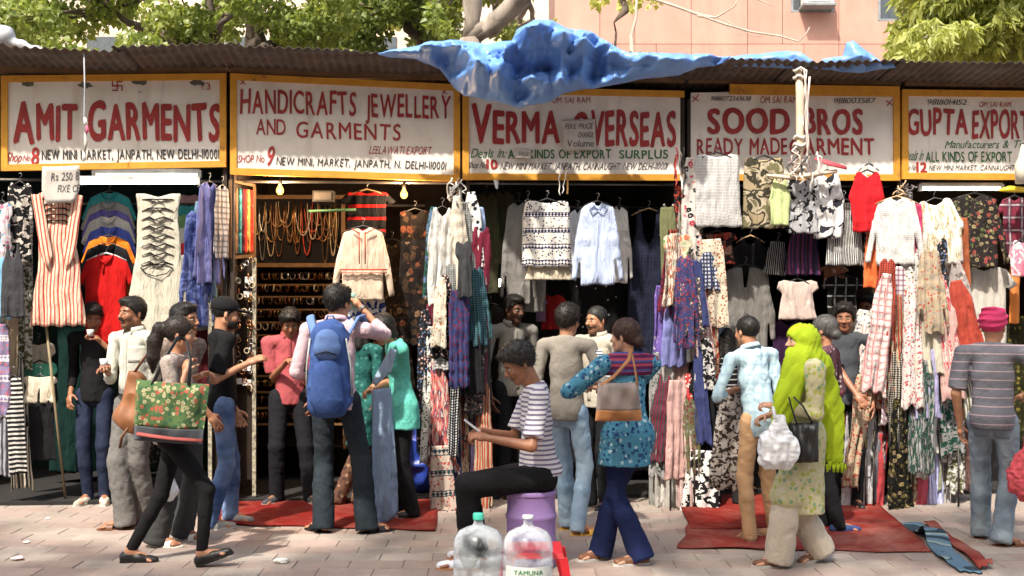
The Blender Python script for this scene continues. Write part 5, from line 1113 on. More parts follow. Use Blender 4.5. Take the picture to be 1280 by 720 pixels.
# ---- bundle left of stall twelve
CT = -.55
B_('shirt', 'white shirt with fine dashed stripes on a wooden hanger', 1121, 250, 60, 84, CT, 'long', fab((.62, .61, .59), 'stripeh', (.38, .38, .40), duty=.25, sc=.4), hang='w', fold=.018, crump=.5)
B_('top', 'white and gold cape with pink pompom hem', 1168, 252, 56, 80, CT+.05, 'flutter', fab((.74, .70, .62), 'streak', (.70, .66, .60), (.45, .36, .16), (.70, .66, .6)), hang='s', roll=-8)
B_('scarf', 'thin crimson cloth between the dashed shirt and gold cape', 1146, 258, 9, 74, CT-.03, 'strip', fab((.5, .06, .14)))
B_('scarf', 'red white and navy checked scarf down the middle of the right bundle', 1127, 336, 44, 190, CT-.03, 'drape', fab((.70, .66, .62), 'plaid', (.50, .05, .07), (.10, .08, .2), sc=.45), k=8, fold=.03)
B_('scarf', 'ivory and gold embroidered panel right of the checked scarf', 1166, 334, 26, 138, CT, 'drape', fab((.70, .60, .40), 'ditsy', (.45, .22, .06), (.3, .3, .1)), seed=3)
B_('scarf', 'red tasselled end under the gold panel', 1166, 452, 30, 32, CT-.01, 'skirt', fab((.50, .04, .03), 'ditsy', (.6, .2, .2), (.3, .02, .02)), k=18)
B_('scarf', 'grey embroidered shawl with magenta pompoms leaning right', 1194, 330, 30, 150, CT+.05, 'drape', fab((.32, .28, .27), 'ditsy', (.55, .5, .46), (.12, .1, .1)), roll=-8, k=10)
B_('scarf', 'pink and white patterned cloth behind the checked scarf', 1108, 340, 24, 140, CT+.05, 'drape', fab((.66, .58, .56), 'floral', (.55, .10, .16), (.5, .3, .35), (.7, .65, .6), sc=.6))
B_('shirt', 'sunlit white cotton blouse low at the left of the right bundle', 1092, 392, 32, 80, CT-.05, 'flutter', fab((.74, .72, .64)), crump=.6)
B_('top', 'lavender tee in the lower right bundle', 1153, 440, 30, 82, CT-.08, 'strip', fab((.33, .31, .50)))
B_('dress', 'black long dress with small gold flowers in the lower right bundle', 1122, 500, 38, 152, CT-.05, 'drape', fab((.012, .012, .01), 'floral', (.35, .28, .12), (.12, .10, .04), (.3, .22, .12), sc=.6), k=9, fold=.03)
for i, (x, y, w2, h2, col, lab) in enumerate(((1070, 500, 14, 142, (.42, .41, .42), 'light grey trousers at the left foot of the right bundle'), (1078, 512, 11, 122, (.58, .42, .10), 'mustard trousers in the right bundle'), (1087, 505, 15, 136, (.50, .50, .52), 'white grey trousers beside the mustard pair'),
        (1098, 510, 12, 130, (.20, .21, .24), 'slate trousers beside the black gold dress'), (1104, 545, 9, 92, (.5, .07, .08), 'red cloth strip beside the slate trousers'))):
    B_('trousers', lab, x, y, w2, h2, CT+.02*i, 'strip', fab(col), seed=i+3, roll=4)
for i, (x, y, w2, h2, col, pat, lab) in enumerate(((1148, 524, 16, 76, (.60, .57, .52), 'solid', 'cream folded trousers upper row of the right bundle'), (1163, 505, 12, 110, (.25, .26, .18), 'check', 'olive checked trousers in the right bundle'), (1156, 560, 14, 78, (.5, .09, .12), 'solid', 'coral pink trousers low in the right bundle'),
        (1170, 520, 14, 120, (.36, .38, .60), 'stripev', 'lilac pinstriped trousers in the right bundle'), (1182, 500, 12, 138, (.38, .36, .36), 'multiv', 'grey ribbed trousers in the right bundle'), (1190, 520, 10, 130, (.24, .23, .24), 'solid', 'dark grey trousers in the right bundle'), (1140, 560, 10, 80, (.46, .44, .36), 'solid', 'stone trousers beside the black gold dress'))):
    B_('trousers', lab, x, y, w2, h2, CT+.1+.012*i, 'strip', fab(col, pat, tuple(min(1, q*1.7) for q in col), tuple(q*.5 for q in col), sc=.4), seed=i)
B_('shawl', 'brown lace shawl at the right of the lower bundle', 1204, 478, 26, 140, CT+.15, 'drape', fab((.13, .07, .06), 'ditsy', (.3, .17, .14), (.05, .03, .03)), roll=-3)
B_('shawl', 'rust orange printed cloth above the brown lace shawl', 1192, 468, 26, 60, CT+.1, 'drape', fab((.36, .10, .04), 'ditsy', (.55, .25, .1), (.1, .05, .04)))
# ---- stall twelve
garment('top', 'sheer black mesh top embroidered with flowers', 1218, 243, 86, 92, -.1, 'long', fab((.025, .02, .02), 'floral', (.30, .07, .06), (.28, .22, .12), (.10, .12, .05), sc=.62, thr=.5), hang='b')
garment('tshirt', 'plain stone white tee below the black mesh top', 1230, 332, 84, 100, .02, 'tshirt', fab((.52, .49, .44)), hang=None, fold=.02)
garment('shirt', 'maroon and white tartan shirt at the right edge', 1268, 246, 44, 74, .0, 'tshirt', fab((.20, .03, .05), 'plaid', (.62, .58, .56), (.05, .03, .06), sc=1.2), hang='b')
garment('blouse', 'pink and white blouse at the right edge', 1278, 300, 36, 46, -.2, 'flutter', fab((.66, .55, .55), 'blobs', (.6, .2, .28)), hang='b')
garment('scarf', 'orange cloth edge right of the stone white tee', 1268, 332, 14, 72, .1, 'strip', fab((.65, .22, .06)), hang=None)
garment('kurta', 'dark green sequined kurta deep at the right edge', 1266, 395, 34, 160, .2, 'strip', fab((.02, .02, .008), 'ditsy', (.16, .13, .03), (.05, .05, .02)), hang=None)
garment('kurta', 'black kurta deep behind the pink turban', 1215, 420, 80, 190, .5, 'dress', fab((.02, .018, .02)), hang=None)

# more stock packed into the bundles
pal = [('ivory', (.55, .50, .40)), ('black', (.015, .015, .017)), ('dove grey', (.28, .27, .27)), ('indigo', (.04, .05, .14)), ('rust', (.30, .09, .04)), ('blush', (.52, .33, .30)), ('bottle green', (.02, .07, .05)), ('wine', (.16, .02, .04)), ('sand', (.40, .32, .22)), ('white', (.60, .59, .56)), ('denim blue', (.10, .16, .28)), ('charcoal', (.05, .05, .055)), ('brick', (.36, .06, .04)), ('olive', (.12, .12, .06)), ('pale teal', (.22, .32, .33))]
pats = [('plain', 'solid'), ('flowered', 'ditsy'), ('striped', 'stripev'), ('splashed', 'blobs'), ('chequered', 'check'), ('ikat', 'streak'), ('spotted', 'dots')]
rb = random.Random(99); seen = set()
def more(n, x0, x1, y0, y1, hmin, hmax, t, place, wmin=12, wmax=26, cx=None, words=None):
    for i in range(n):
        while True:
            a, b_ = rb.randrange(len(pal)), rb.randrange(len(pats)); hh = rb.randrange(3)
            if words: a = rb.choice(words)
            if (a, b_, place) not in seen: seen.add((a, b_, place)); break
        x = x0+(x1-x0)*(i+rb.uniform(.1, .9))/n; y = rb.uniform(y0, y1); col = pal[a][1]; c2 = pal[(a+4) % len(pal)][1]; c3 = pal[(a+9) % len(pal)][1]; kd = rb.choice(('drape', 'drape', 'strip', 'smock', 'long', 'flutter'))
        nm = {'drape': 'shawl', 'strip': 'scarf', 'smock': 'top', 'long': 'shirt', 'flutter': 'blouse'}[kd]; h_ = rb.uniform(hmin, hmax)
        B_(nm, pats[b_][0]+' '+pal[a][0]+' '+nm+' packed into '+place, x, y, rb.uniform(wmin, wmax), h_, t+rb.uniform(-.1, .1), kd, fab(col, pats[b_][1], c2, c3, sc=.6, seed=i), fold=.035, **({} if cx is None else dict(roll=-max(-11, min(11, (x-cx)*.2))+rb.uniform(-3, 3))))
more(10, 538, 604, 250, 300, 70, 120, -.27, 'the top of the bundle beside stall ten')
more(12, 530, 606, 370, 480, 110, 180, -.3, 'the lower bundle beside stall ten')
more(9, 834, 872, 215, 290, 60, 100, -.32, 'the top of the second bundle', 10, 20)
more(12, 820, 900, 350, 470, 90, 170, -.38, 'the lower second bundle')
more(9, 1085, 1205, 262, 330, 80, 130, -.42, 'the top of the right bundle')
more(16, 1066, 1208, 390, 520, 100, 150, -.44, 'the lower right bundle')
more(7, -12, 30, 300, 460, 100, 170, .0, 'the rail at the far left')
more(4, 236, 282, 240, 330, 90, 130, -.05, 'the rail left of the earring stand', 14, 26)

more(9, 1080, 1198, 300, 400, 80, 130, -.62, 'the front of the right bundle', 22, 36, 1138, (0, 5, 9, 8, 12))
more(8, 1070, 1208, 400, 500, 90, 140, -.58, 'the low front of the right bundle', 18, 30, 1138, (0, 9, 2, 8, 11))
more(7, 832, 890, 250, 380, 70, 120, -.5, 'the front of the second bundle', 16, 28, 860)
more(7, 828, 898, 400, 510, 90, 130, -.5, 'the low front of the second bundle', 14, 24, 860)
more(7, 548, 600, 280, 400, 70, 120, -.5, 'the front of the bundle beside stall ten', 14, 26, 573)
for i, (x, y, w2, h2, pt, c2, c3, rl, lab) in enumerate(((1108, 342, 34, 150, 'plaid', (.48, .04, .06), (.5, .3, .3), 7, 'white shawl with a red windowpane check fanning left in the right bundle'), (1140, 352, 30, 160, 'ditsy', (.50, .05, .07), (.3, .03, .05), 0, 'white scarf sprigged with red in the middle of the right bundle'),
        (1172, 340, 30, 130, 'streak', (.52, .06, .08), (.6, .5, .45), -9, 'white and red streaked shawl fanning right in the right bundle'))):
    garment('shawl', lab, x, y, w2, h2, -.68, 'drape', fab((.60, .57, .54), pt, c2, c3, sc=.6), hang=None, fold=.035, k=12, roll=rl, hemwave=.05)
# ================================================================== the people
BLK_H = (.016, .013, .011); GREY_H = (.10, .095, .09)
def PB(px, py, Y): return np.array(P(px, py, Y))
def fobj(name, lo, hi, vox, fn, m, parent=None, loc=None, relaxn=1, amp=0, fr=(12, 12, 12)):
    X = Field(lo, hi, vox); fn(X); v, f = X.mesh(); v = relax(v, f, relaxn)
    if amp:
        n = vnormals(v, f); v = v+n*(amp*((.5-np.abs(vnoise(v*np.array(fr)))*2)))[:, None]
    return meshobj(name, v, f, m, parent, loc=loc)
leather_b = plain('black_leather', (.012, .011, .011), .45); leather_br = plain('brown_leather', (.16, .065, .03), .5); leather_t = plain('tan_leather', (.36, .15, .05), .55)
jeans_d = fab((.012, .016, .035), 'denim', (.03, .04, .075), uv=False); jeans_b = fab((.05, .09, .22), 'denim', (.20, .29, .48), uv=False); jeans_l = fab((.22, .34, .48), 'denim', (.44, .57, .68), uv=False); jeans_k = fab((.012, .013, .015), uv=False)
# 1 youth leaning in stall eight, drinking
p1 = person('young man in black sweater sipping from a small cup inside stall eight', 119, 9.12, 1.67, -4, head=(14, 22, 0), tone='d', hair=('thick', BLK_H), hands=((88, 492, -.05), (127, 428, -.22)), poles=(None, (1, .3, -1)), curl=(.5, 1.1),
  feet=[(110, -.05, -12, 0, 0), (131, -.05, 18, 0, 0)], top=dict(m=fab((.012, .012, .013), uv=False), sleeve=1.75, vn=.6, name='sweater'), bottom=dict(m=jeans_d, r=.92, ankle=.05, belt=plain('studded_belt', (.25, .17, .10), .5)), shoes=dict(kind='sneaker', m=plain('cream_canvas', (.48, .44, .36), .8)))
cup = MB(); cup.lathe(p1['wr'][1]+p1['hd'][1]*.09+np.array([-.01, -.03, -.01]), [(.021, 0), (.027, .05), (.024, .05), (.019, .006)], 14); tag(cup.build('paper_cup', plain('paper_white', (.75, .74, .72), .7), None, True, loc=tuple(p1['wr'][1])), 'small paper cup held at the mouth of the youth in black', 'cup')
# 2 man in white shirt holding cup
p2 = person('moustached man in white shirt and baggy grey trousers holding a tea cup', 168, 8.1, 1.71, -28, head=(-38, 0, 0), tone='d', hair=('short', BLK_H), beard='moustache', hands=((133, 461, -.20), (186, 520, .05)), poles=((-.3, .9, -1), None), curl=(.9, .4),
  feet=[(156, -.08, -80, 0, 0), (182, .10, -60, 0, 0)], top=dict(m=fab((.50, .50, .44), uv=False), sleeve=1.55, collar=True, hem=.045, r=1.02), bottom=dict(m=fab((.13, .125, .12), 'melange', (.17, .16, .15), uv=False), r=1.0, ankle=.078, knee=.07, fold=.012), shoes=dict(kind='sandal', m=leather_br))
c_ = p2['wr'][0]+p2['hd'][0]*.085; cup = MB(); cup.lathe(c_+np.array([0, -.02, -.005]), [(.022, 0), (.03, .052), (.027, .052), (.019, .006)], 14); tag(cup.build('paper_cup', plain('paper_white', (.75, .74, .72), .7), None, True, loc=tuple(c_)), 'small white tea cup in the hand of the man in white shirt', 'cup')
# 4 man walking behind the girl
p4 = person('man in grey brown shirt and white sandals hidden behind the walking girl', 228, 7.55, 1.66, 70, head=(75, 0, 0), tone='d', hair=('short', BLK_H), hands=((268, 528, -.05), (206, 560, .15)), feet=[(196, -.10, 78, 0, 0), (228, .14, 70, 0, 0)],
  top=dict(m=fab((.23, .18, .15), 'plaid', (.16, .12, .10), uv=False, sc=.4), sleeve=.95, collar=True, r=1.02), bottom=dict(m=fab((.055, .055, .055), uv=False), r=1.05, ankle=.085, fold=.01), shoes=dict(kind='sandal', m=plain('white_sandal', (.66, .62, .55), .6)))
# 3 the walking girl
p3 = person('young woman with ponytail striding right in black leggings with a big tote bag', 216, 6.93, 1.62, 92, head=(100, 4, 0), tone='m', female=True, hair=('pony', (.03, .02, .016)), hands=((231, 466, -.10), (250, 470, .25)), poles=((-.2, -.5, -1), (0, 1, -1)), curl=(1.0, .8),
  feet=[(252, -.06, 92, .015, 20), (163, .06, 95, .0, -4)], top=dict(m=fab((.34, .28, .25), 'ditsy', (.42, .36, .33), (.25, .2, .18), uv=False, sc=.6), sleeve=1.45, r=.97), bottom=dict(m=fab((.014, .013, .014), uv=False), r=.92, ankle=.04, knee=.055, fold=.0035, len=-1), shoes=dict(kind='flat', m=leather_b, sole=leather_b), lean=2)
hb = MB(); q = p3['Hd'](-.12, 0, .04); hb.lathe(q, [(.02, -.02), (.033, -.012), (.035, .01), (.02, .02)], 12); hb.build('hair_band', plain('pink_band', (.6, .28, .3), .7), p3['root'], True)
m_tote = fab((.08, .13, .05), 'floral', (.36, .33, .19), (.04, .10, .05), (.36, .09, .06), uv=False, sc=.4, thr=.6)
def flatbag(name, label, px, py, Y, w_, h_, thick, m, m2, yaw=0, taper=.06, band=.2, strap=None, strapm=None, cat='bag', roll=0, r=.02):
    W, H = w_*Y/F, h_*Y/F; c = P(px, py, Y); M = Matrix.Rotation(R(yaw), 3, 'Z') @ Matrix.Rotation(R(roll), 3, 'Y'); M = np.array(M); root = empty(name, c, label, cat)
    def shape(z0, z1, nm, mm, puff):
        nx, nz = 14, 10; v = []; f = []
        for l, sg in ((0, -1), (1, 1)):
            for j in range(nz+1):
                for i in range(nx+1):
                    u = i/nx*2-1; t = z0+(z1-z0)*j/nz; wd = W/2*(1-taper*(t+.5)*2); e = max(0, (1-abs(u)**3))**.5*(.35+.65*max(0, 1-(abs(t*2)**4))**.5)
                    y = sg*thick/2*e*puff+.012*math.sin(u*4+t*7)*e+.008*math.sin(9*u-5*t)
                    v.append(np.array(c)+M@np.array([u*wd, y, t*H-.02*H*math.cos(u*1.6)*(1 if t > .3 else 0)]))
        n = (nx+1)*(nz+1)
        for j in range(nz):
            for i in range(nx): a = j*(nx+1)+i; f.append((a, a+1, a+nx+2, a+nx+1)); f.append((n+a, n+a+nx+1, n+a+nx+2, n+a+1))
        for i in range(nx): f.append((i, n+i, n+i+1, i+1)); a = nz*(nx+1)+i; f.append((a, a+1, n+a+1, n+a))
        for j in range(nz): a = j*(nx+1); f.append((a, a+nx+1, n+a+nx+1, n+a)); a += nx; f.append((a, n+a, n+a+nx+1, a+nx+1))
        return meshobj(nm, v, f, mm, root)
    shape(-.5+band, .5, 'bag_body', m, 1.0)
    if band > 0: shape(-.5, -.5+band+.01, 'bag_base', m2, 1.06)
    for k, st in enumerate(strap or []):
        mb = MB(); mb.tube([P(*q) for q in st], r, 6, flat=.35); mb.build('strap', strapm or m2, root, True)
    return root
flatbag('tote_bag', 'large green painted tote bag with dark base on the walking girl', 213, 515, 6.72, 84, 76, .13, m_tote, plain('slate_canvas', (.05, .055, .065), .8), yaw=3, taper=-.04, band=.24, roll=4, strap=[[(190, 482, 6.68), (205, 450, 6.78), (222, 422, 6.84), (232, 424, 6.9)], [(236, 482, 6.68), (238, 450, 6.76), (234, 426, 6.84), (228, 420, 6.9)]], strapm=leather_b, r=.012)
MB().tube([P(171, 542, 6.66), P(190, 545, 6.645), P(213, 548, 6.64), P(253, 551, 6.66)], .014, 6, flat=.4).build('border', plain('brick_red_trim', (.28, .06, .05), .8), bpy.data.objects['tote_bag'], True)
c_ = PB(170, 500, 7.02); sb_ = empty('shoulder_bag', c_, 'tan leather bag bulging behind the back of the walking girl', 'bag')
def sbf(X): X.cone(c_+np.array([.0, 0, .13]), c_+np.array([-.01, 0, -.12]), .06, .10, .03, squash=((0, 1, 0), 1.1)); X.cone(c_+np.array([-.06, -.02, -.10]), c_+np.array([.05, -.02, -.13]), .07, .07, .05)
fobj('bag_body', c_-.3, c_+.3, .009, sbf, plain('worn_tan_leather', (.25, .10, .04), .6), sb_, amp=.018, fr=(11, 11, 9))
for st in ([(165, 470, 6.98), (182, 445, 7.0), (200, 424, 7.1)], [(160, 535, 6.9), (152, 547, 6.9), (150, 560, 6.92)]): mb = MB(); mb.tube([P(*q) for q in st], .009, 6, flat=.5); mb.build('strap', leather_br, sb_, True)
def poly_bag(name, label, px, py, Y, w_, h_, m, cat='plastic bag', seed=0, neck=.35, thick=.6):
    W, H = w_*Y/F, h_*Y/F; c = np.array(P(px, py, Y))
    def fn(X):
        X.ell(c+np.array([0, 0, -H*.12]), (W*.5, W*.5*thick, H*.38), k=.03); X.cone(c+np.array([0, 0, H*.05]), c+np.array([W*.05, 0, H*.5]), W*.33, W*.1, .05, squash=((0, 1, 0), 1.6))
    X = Field(c-np.array([W, W, H*.8]), c+np.array([W, W, H*.8]), max(.007, W/34)); fn(X); v, f = X.mesh(); n = vnormals(v, f); s_ = seed*3.3
    a = .5-np.abs(vnoise(np.c_[v[:, 0]*22, v[:, 1]*22, v[:, 2]*9+s_]))*2; b_ = .5-np.abs(vnoise(v*38+s_))*2
    v = v+n*(W*.07*a+W*.035*b_)[:, None]
    return tag(meshobj(name, v, f, m, loc=tuple(c)), label, cat)
m_poly = plain('white_polythene', (.75, .75, .76), .35, bump=.3, bs=60); 
poly_bag('plastic_bag', 'small white carrier bag low between the walking legs', 209, 607, 7.35, 28, 40, m_poly, seed=3)
# 5 man in black cap
p5 = person('bearded man in black cap black tee and blue jeans reaching at the trinkets', 276, 8.05, 1.71, 118, head=(112, 12, 0), tone='m', hair=('crop', BLK_H), beard='beard', hands=((308, 455, -.12), (294, 512, .1)), poles=((-.2, -.3, -1), None), curl=(.35, .6),
  feet=[(262, -.05, 105, 0, 0), (288, .22, 80, 0, 0)], top=dict(m=fab((.012, .012, .013), uv=False), sleeve=.85, hem=-.03), bottom=dict(m=jeans_b, r=1.0, ankle=.062, fold=.011), shoes=dict(kind='sneaker', m=plain('grey_sneaker', (.30, .29, .27), .8)))
def cap(pp, m, label=None):
    Hd, M, hs = pp['Hd'], pp['M'], pp['hs']; hc = Hd(0, 0, 0); X = Field(hc-.22, hc+.26, .006)
    X.ell(Hd(-.018, 0, .055), np.array([.107, .09, .082])*hs, M, k=0, cut=[(Hd(-.0, 0, .035), unit(-pp['hu']+pp['hf']*.15))]); X.ell(Hd(.11, 0, .05), np.array([.075, .068, .011])*hs, M, k=.012)
    pp['surf'](X, 'cap', m)
cap(p5, fab((.014, .014, .015), uv=False))
# 6 person in pink polo in the shade
p6 = person('person in salmon pink polo shirt standing in the shade of the jewellery stall', 362, 9.15, 1.63, 12, head=(15, 28, 0), tone='d', hair=('thick', BLK_H), hands=((356, 455, -.22), (392, 500, -.1)), poles=((-.3, .5, -1), None), curl=(1, .6), feet=[(346, -.05, -25, 0, 0), (388, -.05, 25, 0, 0)],
  top=dict(m=fab((.38, .085, .095), uv=False), sleeve=.9, collar=True), bottom=dict(m=fab((.014, .014, .017), uv=False), r=1.1), shoes=dict(kind='sneaker', m=plain('dark_sneaker', (.05, .05, .055), .7)))
# 8 woman in patterned teal behind the backpack man
p8 = person('woman in dark teal patterned kurta half hidden behind the man with backpack', 452, 8.95, 1.6, 150, head=(160, 10, 0), tone='d', female=True, hair=('long', BLK_H), feet=[(424, .0, 150, 0, 0), (448, .0, 150, 0, 0)],
  top=dict(m=fab((.02, .10, .09), 'ditsy', (.06, .20, .17), (.01, .05, .05), uv=False), sleeve=1.4, hem=-.2, name='kurta'), bottom=dict(m=fab((.12, .06, .04), 'ditsy', (.3, .2, .12), (.05, .03, .03), uv=False), ankle=.06), shoes=dict(kind='sandal', m=leather_br))
# 7 backpack man
p7 = person('man in pale pink shirt with blue backpack holding up a purse to look at it', 420, 7.9, 1.79, 176, head=(150, 4, 0), tone='m', hair=('thick', BLK_H), hands=((452, 385, .30), (382, 474, .26)), poles=((1.2, .1, -1.2), (-.35, -.6, -1)), curl=(1.0, .8),
  feet=[(458, -.02, 118, 0, 0), (404, .0, 225, 0, 0)], top=dict(m=fab((.56, .38, .42), 'check', (.60, .50, .54), uv=False, sc=.35), sleeve=1.5, collar=True, r=1.04, fold=.012), bottom=dict(m=fab((.02, .027, .035), 'denim', (.035, .045, .055), uv=False), r=1.04, ankle=.075, fold=.011), shoes=dict(kind='sandal', m=leather_b), build=1.04)
mb = MB(); w7 = p7['wr'][0]; mb.tube([w7-p7['hd'][0]*.012-.0, w7+p7['hd'][0]*.008], .032, 14, caps=False); mb.build('bangle', plain('steel_bangle', (.5, .48, .42), .25, .9), p7['root'], True)
def backpack(pp, px, py, w_, h_, Y, label, m1, m2):
    W, H = w_*Y/F, h_*Y/F; c = np.array(P(px, py, Y)); root = empty('backpack', c, label, 'backpack'); ba = np.array([0, 1, 0.])
    def body(X):
        X.cone(c+np.array([0, 0, H*.28]), c+np.array([0, 0, -H*.22]), W*.42, W*.5, .02, squash=(ba, 1.15)); X.cone(c+np.array([-W*.2, 0, -H*.38]), c+np.array([W*.2, 0, -H*.38]), W*.28, W*.28, .06)
    fobj('bag_body', c-np.array([W, W, H*.7]), c+np.array([W, W, H*.7]), .011, body, m1, root, amp=.014, fr=(11, 11, 9))
    def pocket(X): cc = c+np.array([0, -W*.38, -H*.17]); X.cone(cc+np.array([0, 0, H*.11]), cc-np.array([0, 0, H*.14]), W*.32, W*.38, .02, squash=(ba, 1.9))
    fobj('pocket', c-np.array([W, W*1.3, H*.7]), c+np.array([W, W, H*.7]), .010, pocket, m1, root, amp=.004)
    def pocket2(X): cc = c+np.array([0, -W*.36, H*.22]); X.cone(cc+np.array([0, 0, H*.03]), cc-np.array([0, 0, H*.02]), W*.28, W*.32, .02, squash=(ba, 1.9))
    fobj('pocket', c-np.array([W, W*1.3, H*.7]), c+np.array([W, W, H*.7]), .010, pocket2, m2, root, amp=.003)
    for sg in (-1, 1):
        T7 = pp['T']; mb = MB(); mb.tube([c+np.array([sg*W*.20, W*.10, H*.40]), T7(.255, -.085, -sg*-.0)+np.array([sg*W*.38, 0, 0])*1.0, T7(.325, -.035, 0)+np.array([sg*W*.55, 0, 0]), T7(.332, .0, 0)+np.array([sg*W*.6, 0, 0]), T7(.28, .075, 0)+np.array([sg*W*.6, 0, 0])], [.022, .028, .03, .03, .028], 8, flat=.4); mb.build('strap', m2, root, True)
        mb = MB(); mb.tube([c+np.array([sg*W*.40, -W*.22, H*.28]), c+np.array([sg*W*.49, -W*.12, H*.0]), c+np.array([sg*W*.5, -W*.08, -H*.3])], .007, 5); mb.build('piping', plain('grey_piping', (.4, .42, .42), .6), root, True)
    mb = MB(); mb.tube([c+np.array([-W*.25, -W*.50, H*.12]), c+np.array([0, -W*.55, H*.16]), c+np.array([W*.25, -W*.50, H*.12])], .005, 5); mb.build('zip', leather_b, root, True)
    mb = MB(); mb.tube([c+np.array([-.03, W*.2, H*.44]), c+np.array([-.02, W*.1, H*.50]), c+np.array([.02, W*.1, H*.50]), c+np.array([.03, W*.2, H*.44])], .007, 6); mb.build('handle', m2, root, True)
backpack(p7, 412, 458, 56, 126, 7.56, 'bright blue backpack on the back of the man in pale pink', fab((.045, .085, .24), 'melange', (.06, .11, .30), uv=False), fab((.12, .20, .42), uv=False))
c_ = p7['wr'][0]+p7['hd'][0]*.10+np.array([-.06, 0, .0]); flatbag('purse', 'small green and white purse held up by the pink shirted man', 432, 377, c_[1]+.02, 28, 22, .04, fab((.30, .48, .40), 'ditsy', (.6, .62, .55), (.1, .3, .25), uv=False, sc=.5), leather_b, band=0, taper=.03, cat='purse')
# 9 woman in teal top
p9 = person('woman in teal green top and black trousers looking down at a scarf', 503, 8.45, 1.6, -70, head=(-62, 30, 0), tone='m', female=True, hair=('bob', BLK_H), hands=((466, 487, -.12), (474, 480, .12)), poles=((.5, .1, -1), (.5, .6, -1)), curl=(1, .9), hoff=(-.04, 0, -.01), lean=6,
  feet=[(497, .16, -80, 0, 0), (515, -.04, -78, 0, 0)], top=dict(m=fab((.12, .47, .38), 'ditsy', (.16, .52, .44), (.08, .36, .30), uv=False, sc=.5), sleeve=.9, hem=-.1, skirt=1.2, name='tunic', r=1.12), bottom=dict(m=fab((.012, .012, .013), uv=False), r=1.02, ankle=.06), shoes=dict(kind='flat', m=leather_b))
V, Fc, uv, _ = cloth_mesh([(-.09, 0), (.06, .015), (.09, -.35), (.12, -.9), (.02, -1.0), (-.1, -.98), (-.085, -.5)], .018, .012, .03, 9, 2, .03, .5); c_ = P(479, 487, 8.2); V = V@np.array(Matrix.Rotation(R(25), 3, 'Z')).T+np.array(c_)
tag(meshobj('scarf', V, Fc, fab((.22, .30, .44), 'melange', (.30, .38, .50)), uv=uv, loc=tuple(c_)), 'long blue grey scarf trailing to the carpet from the hands of the woman in teal', 'scarf')
mb = MB(); c_ = P(488, 440, 8.15); 
V, Fc, uv, _ = cloth_mesh([(-.02, 0), (.03, 0), (.05, -.16), (-.02, -.30), (-.06, -.28)], .014, .012, .02, 9, 5); V = V@np.array(Matrix.Rotation(R(20), 3, 'Y')).T+np.array(P(491, 436, 8.2)); meshobj('stole', V, Fc, fab((.34, .44, .55)), p9['root'], uv=uv)
# 11 moustached man deep in stall ten
p11 = person('dark skinned moustached shopkeeper in open grey shirt inside stall ten', 640, 9.35, 1.73, 25, head=(38, 10, 0), tone='x', hair=('short', BLK_H), beard='moustache', top=dict(m=fab((.26, .25, .22), 'stripev', (.22, .21, .19), uv=False, sc=.5), sleeve=1.6, collar=True, vn=.6), bottom=dict(m=jeans_k), shoes=dict(kind='shoe', m=leather_b))
# 13 man in beige shirt
p13 = person('moustached man in beige shirt talking across to the man in grey sweatshirt', 748, 8.85, 1.63, -42, head=(-52, 3, 0), tone='m', hair=('crop', (.03, .027, .025)), beard='moustache', top=dict(m=fab((.44, .40, .33), uv=False), sleeve=.95, collar=True, r=1.08), bottom=dict(m=jeans_k, r=1.1), shoes=dict(kind='shoe', m=leather_b), build=1.08)
# 12 man in grey sweatshirt
p12 = person('young man in taupe sweatshirt and light jeans turned away at stall ten', 708, 7.86, 1.66, 152, head=(150, 5, 0), tone='m', hair=('thick', (.022, .016, .013)), hands=((742, 482, .12), None), poles=((.4, -.2, -1), None), feet=[(722, -.05, 100, 0, 0), (708, .16, 140, 0, 0)],
  top=dict(m=fab((.27, .245, .21), uv=False), sleeve=1.8, r=1.06, name='sweatshirt'), bottom=dict(m=jeans_l, r=.98, ankle=.058, fold=.012), shoes=dict(kind='sandal', m=plain('yellow_sandal', (.6, .33, .05), .6)))
# print on the upper arm of the sweatshirt
mb = MB(); e_, s_ = p12['el'][0], p12['sh'][0]; q = [s_+(e_-s_)*t+np.array([.045, -.035, 0])*1.0 for t in (.1, .4, .7, 1.0)]; mb.tube(q, .026, 8, flat=.8); mb.build('sleeve_panel', fab((.66, .66, .66), 'stripeh', (.05, .05, .06), duty=.35, sc=.5, uv=False), p12['root'], True)
# 14 woman in floral kurti
p14 = person('woman with hair in a bun wearing blue floral top and flared dark jeans', 785, 6.98, 1.59, -158, head=(-118, 4, 0), tone='l', female=True, hair=('bun', (.07, .035, .025)), hands=((744, 484, .30), (738, 480, .1)), poles=((.5, 0, -1), (-1, -.4, -.6)), curl=(.8, .8), build=1.08,
  feet=[(752, .1, -62, 0, 0), (800, -.05, -75, 0, 0)], top=dict(m=fab((.08, .26, .38), 'floral', (.42, .58, .64), (.015, .04, .14), (.03, .07, .16), uv=False, sc=.42, thr=.5), sleeve=1.7, hem=-.12, skirt=1.22, r=1.1, name='kurti', fold=.010, sr=1.15), bottom=dict(m=fab((.012, .018, .06), 'denim', (.02, .03, .10), uv=False), r=1.0, knee=.06, ankle=.08, flare=1.1, fold=.008), shoes=dict(kind='flat', m=leather_br))
yk = MB(); sh_ = p14; up_ = []
def yoke(X):
    T = p14['T']; X.cone(p14['sh'][0], T(.297), .058, .062, .04); X.cone(p14['sh'][1], T(.297), .058, .062, .04); X.cone(T(.25, -.0, .03), T(.25, -.0, -.03), .105, .105, .03, squash=(p14['tf'], 1.25))
X = Field(p14['lo'], p14['hi'], .009); yoke(X); X.cutplane(p14['T'](.325), p14['tu']); X.cutplane(p14['T'](.235), -p14['tu']); p14['surf'](X, 'yoke', fab((.10, .02, .07), 'multih', (.35, .06, .10), (.05, .08, .25), uv=False, sc=.5), .005)
